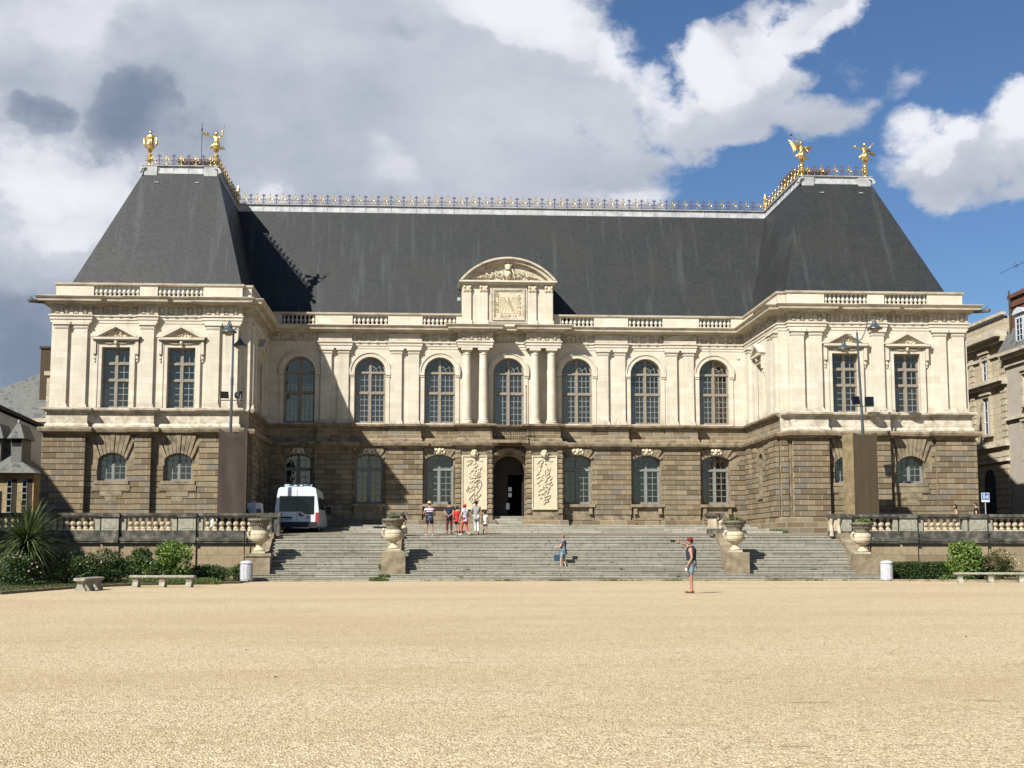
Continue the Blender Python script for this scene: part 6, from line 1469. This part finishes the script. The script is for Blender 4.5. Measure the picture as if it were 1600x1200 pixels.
for n_, c_ in (('navy_cloth', (.025, .03, .055)), ('maroon_cloth', (.13, .025, .04)), ('charcoal_cloth', (.035, .035, .035)), ('red_cloth', (.60, .03, .03)), ('lilac_cloth', (.55, .50, .62)), ('coral_cloth', (.62, .10, .06)), ('white_cloth', (.78, .77, .74)), ('grey_cloth', (.33, .34, .33)), ('brown_cloth', (.20, .08, .04)), ('denim_cloth', (.26, .34, .40)), ('slate_blue_cloth', (.16, .18, .25)), ('straw', (.62, .47, .30)), ('burgundy_cloth', (.25, .02, .03)), ('tan_cloth', (.35, .26, .15)), ('black_cloth', (.015, .015, .017)), ('blue_bag', (.03, .09, .16)), ('dark_hair', (.012, .009, .007)), ('brown_hair', (.06, .03, .018)), ('grey_hair', (.22, .17, .13)), ('white_shoe', (.65, .65, .63)), ('pink_cloth', (.70, .48, .52))): cloth(n_, c_)
def striped():
    m, t, b = mat('striped_shirt', rough=.9)
    s = N(t, 'ShaderNodeSeparateXYZ'); t.links.new(coords(t), s.inputs[0])
    r = N(t, 'ShaderNodeValToRGB'); r.color_ramp.interpolation = 'CONSTANT'; t.links.new(MR(t, s.outputs[2], .85, 1.50, 0, 1, False), r.inputs[0]); e = r.color_ramp.elements
    st_ = [(0, (.03, .035, .06)), (.12, (.16, .17, .22)), (.2, (.03, .035, .06)), (.3, (.20, .21, .27)), (.38, (.02, .022, .045)), (.56, (.55, .38, .42)), (.62, (.02, .022, .045)), (.68, (.62, .44, .48)), (.80, (.45, .30, .36)), (.84, (.03, .03, .05))]
    e[0].color = (*st_[0][1], 1); e.remove(e[1])
    for p, c in st_[1:]: x = e.new(p); x.color = (*c, 1)
    L(t, r, b, 0, b.inputs.find('Base Color')); M['striped'] = m
striped()
def person(label, loc, rot, H, pose={}, top='navy_cloth', bottom='charcoal_cloth', kind='shorts', sleeve=.55, hair='dark_hair', hairlen=0., hat=None, skin='skin', shoes='white_shoe', build=1., look=0., group=None, name='person'):
    t = thing('person', loc, label, 'person', rot, group); s = H/1.75
    P = {k: tuple(c*s*(build if i == 0 and k[:2] not in ('an', 'to', 'kn') else 1) for i, c in enumerate(v)) for k, v in {**BASE, **pose}.items()}
    child = 1+(.16 if H < 1.35 else 0)
    J = {k: (v, rad(k)*s*(build if k in ('pelvis', 'spine', 'chest') or k.startswith('hip') else 1)) for k, v in P.items()}
    vs_, fs_ = skin_mesh(J, EDG, 'pelvis'); mb = MB(); mb.add(vs_, fs_)
    hc = Vector(P['head'])+Vector((0, .012, .075))*s; fw = Vector((math.sin(-look), math.cos(look), 0)); sdv = Vector((fw.y, -fw.x, 0)); r_ = .085*s*child
    mb.ball(hc, (r_*.92, r_*1.05, r_*1.32), 14); mb.ball(hc+fw*r_*.25-Vector((0, 0, r_*.62)), (r_*.62, r_*.72, r_*.55), 10)
    mb.tube([hc+fw*r_*.95+Vector((0, 0, r_*.2)), hc+fw*r_*1.22-Vector((0, 0, r_*.22)), hc+fw*r_*.9-Vector((0, 0, r_*.3))], [r_*.08, r_*.16, r_*.12], 6)
    for q in (-1, 1):
        mb.ball(hc+sdv*q*r_*.93, (r_*.12, r_*.2, r_*.3), 6); mb.ball(hc+fw*r_*.9+sdv*q*r_*.33+Vector((0, 0, r_*.12)), r_*.13, 6)
    mb.tube([hc+fw*r_*.93-sdv*r_*.28-Vector((0, 0, r_*.62)), hc+fw*r_*1.0-Vector((0, 0, r_*.62)), hc+fw*r_*.93+sdv*r_*.28-Vector((0, 0, r_*.62))], r_*.07, 5)
    for sd_ in 'LR': add_hand(mb, P['el'+sd_], P['wr'+sd_], sd_, s, pose.get('curl'+sd_, .5) if isinstance(pose.get('curl'+sd_, .5), float) else .5)
    mb.build('body', skin, t, smooth=True)
    # hair
    hb = MB(); back = -fw*r_*.12; hb.ball(hc+back+Vector((0, 0, r_*.22)), (r_*1.02, r_*1.12, r_*1.22), 14, .03)
    if hairlen:
        for k in range(26):
            a = math.pi*(k/25.)*1.15-.12*math.pi; dv = sdv*math.cos(a)-fw*math.sin(a)*1.0; p0 = hc+dv*r_*.85+Vector((0, 0, r_*.3)); hb.tube([p0, p0+dv*r_*.25-Vector((0, 0, hairlen*s*.5)), p0+dv*r_*.1-Vector((0, 0, hairlen*s))], [r_*.3, r_*.28, r_*.1], 5)
    ho = hb.build('hair', hair, t, smooth=True)
    if hat:
        hm, brim, hh = hat; q = MB(); top_ = hc+Vector((0, 0, r_*.55)); q.lathe([(r_*1.16, 0), (r_*1.15, r_*.4), (r_*1.0, r_*hh), (r_*.5, r_*(hh+.22)), (0, r_*(hh+.25))], tuple(top_), 16)
        if brim > 0: q.lathe([(r_*1.0, 0), (r_*brim, -r_*.18), (r_*brim, -r_*.12), (r_*1.1, .1*r_)], tuple(top_), 20)
        else: q.prism([tuple(top_+fw*r_*.9+sdv*r_*x+Vector((0, 0, 0))) for x in (-.7, .7)]+[tuple(top_+fw*r_*1.9+sdv*r_*x-Vector((0, 0, r_*.15))) for x in (.5, -.5)], [tuple(top_+fw*r_*.9+sdv*r_*x+Vector((0, 0, r_*.1))) for x in (-.7, .7)]+[tuple(top_+fw*r_*1.9+sdv*r_*x-Vector((0, 0, r_*.07))) for x in (.5, -.5)])
        q.build('hat', hm, t)
    # top
    g_ = .034*s
    T = {k: (P[k], J[k][1]+g_) for k in ('pelvis', 'spine', 'chest', 'shL', 'shR')}; T['pelvis'] = (tuple(Vector(P['pelvis'])+Vector((0, 0, .0*s))), J['pelvis'][1]+.036*s); T['hem'] = (tuple(Vector(P['pelvis'])+Vector((0, 0, -.10*s))), J['pelvis'][1]+.032*s); T['nk'] = (lerp(P['chest'], P['neck'], .62), .07*s)
    Ed = [('hem', 'pelvis'), ('pelvis', 'spine'), ('spine', 'chest'), ('chest', 'nk'), ('chest', 'shL'), ('chest', 'shR')]
    if sleeve > 0:
        for sd_ in 'LR': T['sl'+sd_] = (lerp(P['sh'+sd_], P['el'+sd_], min(1, sleeve)), J['el'+sd_][1]+g_*1.2); Ed.append(('sh'+sd_, 'sl'+sd_))
        if sleeve > 1:
            for sd_ in 'LR': T['cf'+sd_] = (lerp(P['el'+sd_], P['wr'+sd_], .9), .04*s); Ed.append(('sl'+sd_, 'cf'+sd_))
    else:
        for sd_ in 'LR': T['sh'+sd_] = (lerp(P['chest'], P['sh'+sd_], .72), .105*s)
        T['chest'] = (P['chest'], J['chest'][1]+.05*s); T['nk'] = (lerp(P['chest'], P['neck'], .45), .10*s)
    q = MB()
    if sleeve > 0: v_, f_ = skin_mesh(T, Ed, 'pelvis'); q.add(v_, f_)
    else:                                                             # a sleeveless vest: rings from hem to armholes, then two straps
        b_ = s*(1+(build-1)*.5); q.lathe([(.150, .86), (.158, .95), (.148, 1.08), (.160, 1.22), (.168, 1.31), (.150, 1.37), (.10, 1.40)], (0, .0, 0), 20, 1.12*b_, .98*b_)
        q.v = [(x_, y_, z_*s) for x_, y_, z_ in q.v]
        for k in (-1, 1): q.tube([(k*.10*s, .13*s, 1.33*s), (k*.105*s, .07*s, 1.44*s), (k*.10*s, -.04*s, 1.47*s), (k*.10*s, -.14*s, 1.34*s)], .038*s, 8)
    q.build({'striped': 'striped_shirt'}.get(top, 'shirt'), top, t, smooth=True)
    B_ = {'pelvis': (tuple(Vector(P['pelvis'])-Vector((0, 0, .03*s))), J['pelvis'][1]+.012*s)}; Ed = []
    for sd_ in 'LR':
        B_['hip'+sd_] = (P['hip'+sd_], J['hip'+sd_][1]+.024*s); Ed.append(('pelvis', 'hip'+sd_))
        if kind == 'shorts': B_['k'+sd_] = (lerp(P['hip'+sd_], P['kn'+sd_], .82), .085*s*build); Ed.append(('hip'+sd_, 'k'+sd_))
        else: B_['k'+sd_] = (P['kn'+sd_], .075*s); B_['a'+sd_] = (lerp(P['kn'+sd_], P['an'+sd_], .9), .058*s); Ed += [('hip'+sd_, 'k'+sd_), ('k'+sd_, 'a'+sd_)]
    v_, f_ = skin_mesh(B_, Ed, 'pelvis'); q = MB(); q.add(v_, f_); q.build('shorts' if kind == 'shorts' else 'trousers', bottom, t, smooth=True)
    for sd_ in 'LR':
        q = MB(); a, b = Vector(P['an'+sd_]), Vector(P['to'+sd_]); d = (b-a); d.z = 0; d.normalize()
        z0 = a.z-.09*s; q.tube([(a.x-d.x*.07*s, a.y-d.y*.07*s, z0+.045*s), (a.x+d.x*.04*s, a.y+d.y*.04*s, z0+.05*s), (b.x+d.x*.05*s, b.y+d.y*.05*s, z0+.034*s)], [.034*s, .040*s, .028*s], 8); q.build('shoe', shoes, t)
    return t, P, s
walkL = dict(knL=(-.09, .16, .50), anL=(-.10, .20, .10), toL=(-.11, .36, .06), knR=(.09, -.02, .48), anR=(.09, -.30, .16), toR=(.10, -.20, .04))
person('man in straw hat, striped shirt and dark shorts at the top of the steps', (-4.77, -12.2, terr(-12.2)), R(4), 1.74, dict(elL=(-.27, .02, 1.12), wrL=(-.20, .22, 1.05), elR=(.27, .02, 1.12), wrR=(.20, .22, 1.05), anL=(-.17, -.01, .09), toL=(-.20, .14, .035), anR=(.17, -.01, .09), toR=(.20, .14, .035), knL=(-.14, .01, .49), knR=(.14, .01, .49)), 'striped', 'charcoal_cloth', 'shorts', .6, 'grey_hair', 0, ('straw', 1.9, .9), build=1.12)
person('man in dark top and maroon trousers with his hands clasped behind his back', (-3.72, -9.8, terr(-9.8)), R(-8), 1.70, dict(elL=(-.28, -.14, 1.13), wrL=(-.05, -.22, .96), elR=(.28, -.14, 1.13), wrR=(.06, -.20, .97)), 'navy_cloth', 'maroon_cloth', 'trousers', .6, 'dark_hair', 0, ('navy_cloth', 0, .5), shoes='black_cloth')
person('boy in bright red shirt and dark shorts beside the man with clasped hands', (-3.33, -10.6, terr(-10.6)), R(-12), 1.46, dict(knL=(-.07, .05, .49), anL=(-.04, -.02, .09), toL=(-.10, .1, .035)), 'red_cloth', 'charcoal_cloth', 'shorts', .6, 'dark_hair', .0)
t_, P_r, s_r = person('woman striding in red bucket hat, lilac top and coral trousers', (-2.95, -12.0, terr(-12)), R(35), 1.60, {**walkL, 'elL': (-.26, .03, 1.12), 'wrL': (-.20, .2, .97), 'elR': (.22, -.05, 1.12), 'wrR': (.22, .02, .86)}, 'lilac_cloth', 'coral_cloth', 'trousers', .55, 'brown_hair', .05, ('coral_cloth', 1.45, .9), skin='skin_pale')
q = MB(); q.prism([(-.16, -.05, -.34), (.14, -.05, -.36), (.14, .05, -.36), (-.16, .05, -.34)], [(-.13, -.03, 0), (.12, -.03, 0), (.12, .03, 0), (-.13, .03, 0)]); q.tube([(-.1, 0, 0), (-.06, 0, .2), (.06, 0, .2), (.1, 0, 0)], .01, 5)
tag(q.build('handbag', 'tan_cloth', None, (-3.12, -11.8, terr(-11.8)+.98)), 'tan handbag hanging from the arm of the woman in the red bucket hat', 'handbag')
person('tall woman in pale waistcoat and white trousers with short dark hair', (-2.33, -10.9, terr(-10.9)), R(-5), 1.76, {**walkL, 'knR': (.10, .06, .50), 'anR': (.12, -.1, .10), 'toR': (.13, .02, .035), 'knL': (-.05, .1, .49), 'anL': (-.03, .1, .09), 'toL': (-.04, .26, .04), 'elL': (-.27, .06, 1.14), 'wrL': (-.2, .24, 1.1), 'elR': (.28, 0, 1.12), 'wrR': (.30, .05, .90)}, 'grey_cloth', 'white_cloth', 'trousers', .25, 'dark_hair', .06)
person('small child in white shirt and brown shorts, rightmost of the group', (-1.86, -10.8, terr(-10.8)), R(3), 1.20, {}, 'white_cloth', 'brown_cloth', 'shorts', .5, 'dark_hair', .03, shoes='black_cloth')
t_, Pm, sm = person('man in grey blue shirt and denim shorts standing halfway up the steps', (1.78, -15.55, .51), R(62), 1.74, dict(elL=(-.22, .06, 1.13), wrL=(-.10, .30, 1.12), elR=(.22, .06, 1.12), wrR=(.10, .30, 1.10), knL=(-.10, .08, .50), anL=(-.10, .10, .09), toL=(-.11, .26, .035), knR=(.10, .0, .49), anR=(.10, -.12, .09), toR=(.10, .04, .035)), 'slate_blue_cloth', 'denim_cloth', 'shorts', .6, 'grey_hair', 0, skin='skin_pale')
q = MB(); q.tube([(-.14, -.10, 1.42), (.0, -.15, 1.25), (.15, -.06, 1.02), (.17, .1, .98)], .017, 5); q.build('shoulder_strap', 'black_cloth', t_)
q = MB(); q.prism([(-.14, -.04, -.36), (.12, -.04, -.38), (.12, .05, -.38), (-.14, .05, -.36)], [(-.17, -.05, -.06), (.16, -.05, -.04), (.16, .05, -.04), (-.17, .05, -.06)]); q.tube([(-.13, 0, -.06), (-.03, 0, .28), (.03, 0, .28), (.13, 0, -.05)], .009, 5)
tag(q.build('shoulder_bag', 'blue_bag', None, (1.49, -15.45, 1.30)), 'dark blue bag dangling from the hands of the man on the steps', 'bag')
t_, Pm, sm = person('man in burgundy cap and navy vest photographing with a phone on the gravel', (4.05, -37.2, 0), R(72), 1.86, dict(elR=(.24, .16, 1.52), wrR=(.13, .38, 1.60), elL=(-.22, -.06, 1.12), wrL=(-.22, .08, .88), knL=(-.08, .0, .49), anL=(-.07, -.03, .09), toL=(-.09, .13, .035), knR=(.08, .03, .49), anR=(.07, .01, .09), toR=(.08, .17, .035)), 'navy_cloth', 'denim_cloth', 'shorts', 0, 'dark_hair', 0, ('burgundy_cloth', 0, .75), shoes='brown_cloth', look=.1, build=1.10)
ph = MB(); ph.box(-.08, .08, -.006, .006, -.04, .04); o = ph.build('phone', 'black_cloth', None, (4.05-.565, -37.2+.30, 1.86/1.75*1.655)); o.rotation_euler = (0, 0, R(-5)); tag(o, 'black mobile phone held up by the man in the burgundy cap', 'phone')
cu = MB(); cu.lathe([(.030, -.05), (.038, .05)], (0, 0, 0), 10); o = cu.build('paper_cup', 'white_cloth', None, (4.05-.22, -37.2-.25, .80)); tag(o, 'small white cup held low by the man in the burgundy cap', 'cup')
person('woman with long dark hair behind the right balustrade', (23.4, -10.6, terr(-10.6)), R(75), 1.62, dict(), 'tan_cloth', 'black_cloth', 'trousers', .2, 'dark_hair', .30, skin='skin_pale', look=.2)
person('man in black shirt behind the right balustrade, beside the parking sign', (24.5, -10.6, terr(-10.6)), R(65), 1.72, {}, 'black_cloth', 'black_cloth', 'trousers', .6, 'brown_hair', 0, skin='skin_pale')
# ------------------------------------------------------------------ gilt statues on the roof corners
def statue(label, x, rot, kind, H=1.38):
    t = thing('gilt_statue', (x, -3.75, ZC), label, 'statue', 0, 'gilt statues on the roof corners'); t.scale = (1, -1, 1); b = MB()
    b.lathe([(.06, -.05), (.07, .0), (.17, .04), (.15, .10), (.09, .14), (.10, .2), (.19, .30), (.21, .40), (.13, .50), (.09, .53), (.10, .60), (.15, .64), (.15, .72)], (0, 0, 0), 14); b.build('pedestal', 'gold', t)
    s = H/1.75; z0 = .70; P = {k: Vector(v) for k, v in BASE.items()}; ex = {}
    if kind == 'cloak': ex = dict(elL=(-.38, -.02, 1.16), wrL=(-.22, .12, 1.02), elR=(.40, .0, 1.14), wrR=(.30, .1, .92), anL=(-.05, 0, .09), anR=(.06, .02, .09), knL=(-.07, .05, .5), knR=(.08, 0, .5))
    if kind == 'staff': ex = dict(elL=(-.40, .05, 1.42), wrL=(-.66, .1, 1.52), elR=(.32, .1, 1.30), wrR=(.46, .18, 1.55), anL=(-.04, .02, .09), anR=(.05, 0, .09), knL=(-.06, .1, .5))
    if kind == 'trumpet': ex = dict(elL=(-.30, .14, 1.50), wrL=(-.36, .2, 1.74), elR=(.36, .02, 1.22), wrR=(.46, .12, 1.02), anL=(-.03, .0, .09), knR=(.14, .14, .56), anR=(.10, -.12, .25), toR=(.12, -.2, .12), pelvis=(.02, 0, .95), chest=(-.03, .02, 1.32))
    if kind == 'globe': ex = dict(elL=(-.40, .05, 1.34), wrL=(-.66, .1, 1.40), elR=(.36, .05, 1.38), wrR=(.52, .1, 1.60), anL=(-.04, 0, .09), knR=(.12, .12, .54), anR=(.12, -.1, .2), toR=(.14, -.2, .1))
    for k, v in ex.items(): P[k] = Vector(v)
    if kind == 'trumpet': P['head'] = Vector((-.05, .03, 1.58))
    J = {k: (tuple(v*s+Vector((0, 0, z0))), rad(k)*s*1.12) for k, v in P.items()}
    v_, f_ = skin_mesh(J, EDG, 'pelvis'); b = MB(); b.add(v_, f_); hc = Vector(J['head'][0])+Vector((0, .01, .07)); b.ball(hc, (.085, .095, .115), 12)
    for sd_ in 'LR': add_hand(b, J['el'+sd_][0], J['wr'+sd_][0], sd_, s)
    b.build('figure', 'gold', t, smooth=True)
    h = MB(); h.ball(hc+Vector((0, -.015, .035)), (.095, .10, .10), 10, .08); h.build('hair', 'iron' if kind in ('cloak', 'staff') else 'gold', t)
    g_ = MB(); rr = random.Random(len(label)); pz = z0+.95*s
    def drape(pts, r0): g_.tube(pts, r0, 7, 1.)
    if kind in ('cloak',):
        for k in range(12):
            a = math.pi*2*k/12; x, y = .15*math.cos(a), .11*math.sin(a); drape([(x*.8, y, z0+1.3*s), (x*1.15, y*1.4, z0+.9*s), (x*.95, y*1.2, z0+.45*s), (x*.5, y*.5, z0+.15*s)], [.045, .06, .05, .02])
        for q in (-1, 1): drape([(q*.17, -.05, z0+1.38*s), (q*.36, -.02, z0+1.12*s), (q*.36, .02, z0+.78*s), (q*.20, .02, z0+.42*s)], [.05, .075, .07, .02])
    else:
        for k in range(10):
            a = math.pi*2*k/10; x, y = .12*math.cos(a), .10*math.sin(a); drape([(x, y, z0+1.0*s), (x*1.25, y*1.3, z0+.78*s), (x*1.35+.03, y*1.4, z0+.48*s), (x*.8, y*.9, z0+.25*s)], [.05, .055, .045, .015])
        wv = [(.1, -.05, z0+.6*s), (.30, -.1, z0+.62*s), (.50, -.12, z0+.5*s)]; drape(wv, [.06, .10, .02]); drape([(-.1, -.05, z0+.9*s), (-.27, -.08, z0+.72*s), (-.34, -.1, z0+.5*s)], [.05, .09, .02])
    g_.build('drapery', 'gold', t, smooth=True)
    a = MB(); wl = Vector(J['wrL'][0]); wr = Vector(J['wrR'][0])
    if kind == 'staff':
        a.tube([wr+Vector((-.05, 0, -.45)), wr+Vector((.12, 0, .62))], .016, 6); a.prism([wr+Vector((.06, 0, .30)), wr+Vector((-.12, 0, .18)), wr+Vector((-.04, 0, .02))], [wr+Vector((.06, .02, .30)), wr+Vector((-.12, .02, .18)), wr+Vector((-.04, .02, .02))]); a.ball(wl+Vector((-.05, 0, .06)), (.13, .10, .12), 10); a.lathe([(.11, 0), (.14, .06), (.05, .12)], tuple(wl+Vector((-.16, 0, .02))), 8)
        a.build('standard', 'gold', t)
    if kind == 'trumpet':
        hd = hc+Vector((-.04, .06, 0)); a.tube([hd, hd+Vector((-.50, .05, .42))], .016, 6); a.tube([hd+Vector((-.50, .05, .42)), hd+Vector((-.60, .06, .52))], [.02, .085], 10); a.build('trumpet', 'iron', t)
    if kind == 'globe':
        a.ball(wl+Vector((-.08, 0, .05)), .10, 12); a.tube([wr+Vector((-.06, 0, -.05)), wr+Vector((.14, 0, .12))], [.03, .05], 8); a.build('globe', 'gold', t)
    if kind in ('trumpet', 'globe'):
        for q in (-1, 1):
            if kind == 'globe' and q < 0: continue
            w = MB(); lift = .40 if q < 0 else -.02
            if kind == 'globe': lift = -.5
            for k in range(9):
                f_ = k/8; base = Vector((q*.08, -.12, z0+1.32*s)); tip = base+Vector((q*(.70-.30*f_), -.08, (lift+.18)*(1-f_)-.35*f_)); w.tube([base+Vector((q*.03*k, 0, -.02*k)), (base+tip)/2+Vector((0, 0, .07)), tip], [.05, .05, .008], 5)
            w.build('wing', 'gold', t, smooth=True)
    return t
statue('gilt standing figure in a wide cloak, outer corner of the left roof', -21.15, R(180), 'cloak')
statue('gilt figure stretching one arm and raising a standard, inner corner of the left roof', -17.35, R(180), 'staff')
statue('gilt winged figure blowing a raised trumpet, inner corner of the right roof', 17.35, R(180), 'trumpet')
statue('gilt figure with outstretched arms holding a ball, outer corner of the right roof', 21.2, R(180), 'globe')
# a few loose things on the gravel
rr = random.Random(77); lv = MB()
for _ in range(70):
    x, y = rr.uniform(-20, 25), rr.uniform(-74, -20); a = rr.uniform(0, 6.28); w = rr.uniform(.015, .04); lv.add([(x, y, .012), (x+w*math.cos(a), y+w*math.sin(a), .03), (x+w*1.6*math.cos(a+.5), y+w*1.6*math.sin(a+.5), .012), (x+w*math.cos(a+1.2), y+w*math.sin(a+1.2), .02)], [(0, 1, 2, 3)])
tag(lv.build('fallen_leaves', 'brown_cloth'), 'a few dry brown leaves scattered over the gravel', 'leaves', kind='stuff')
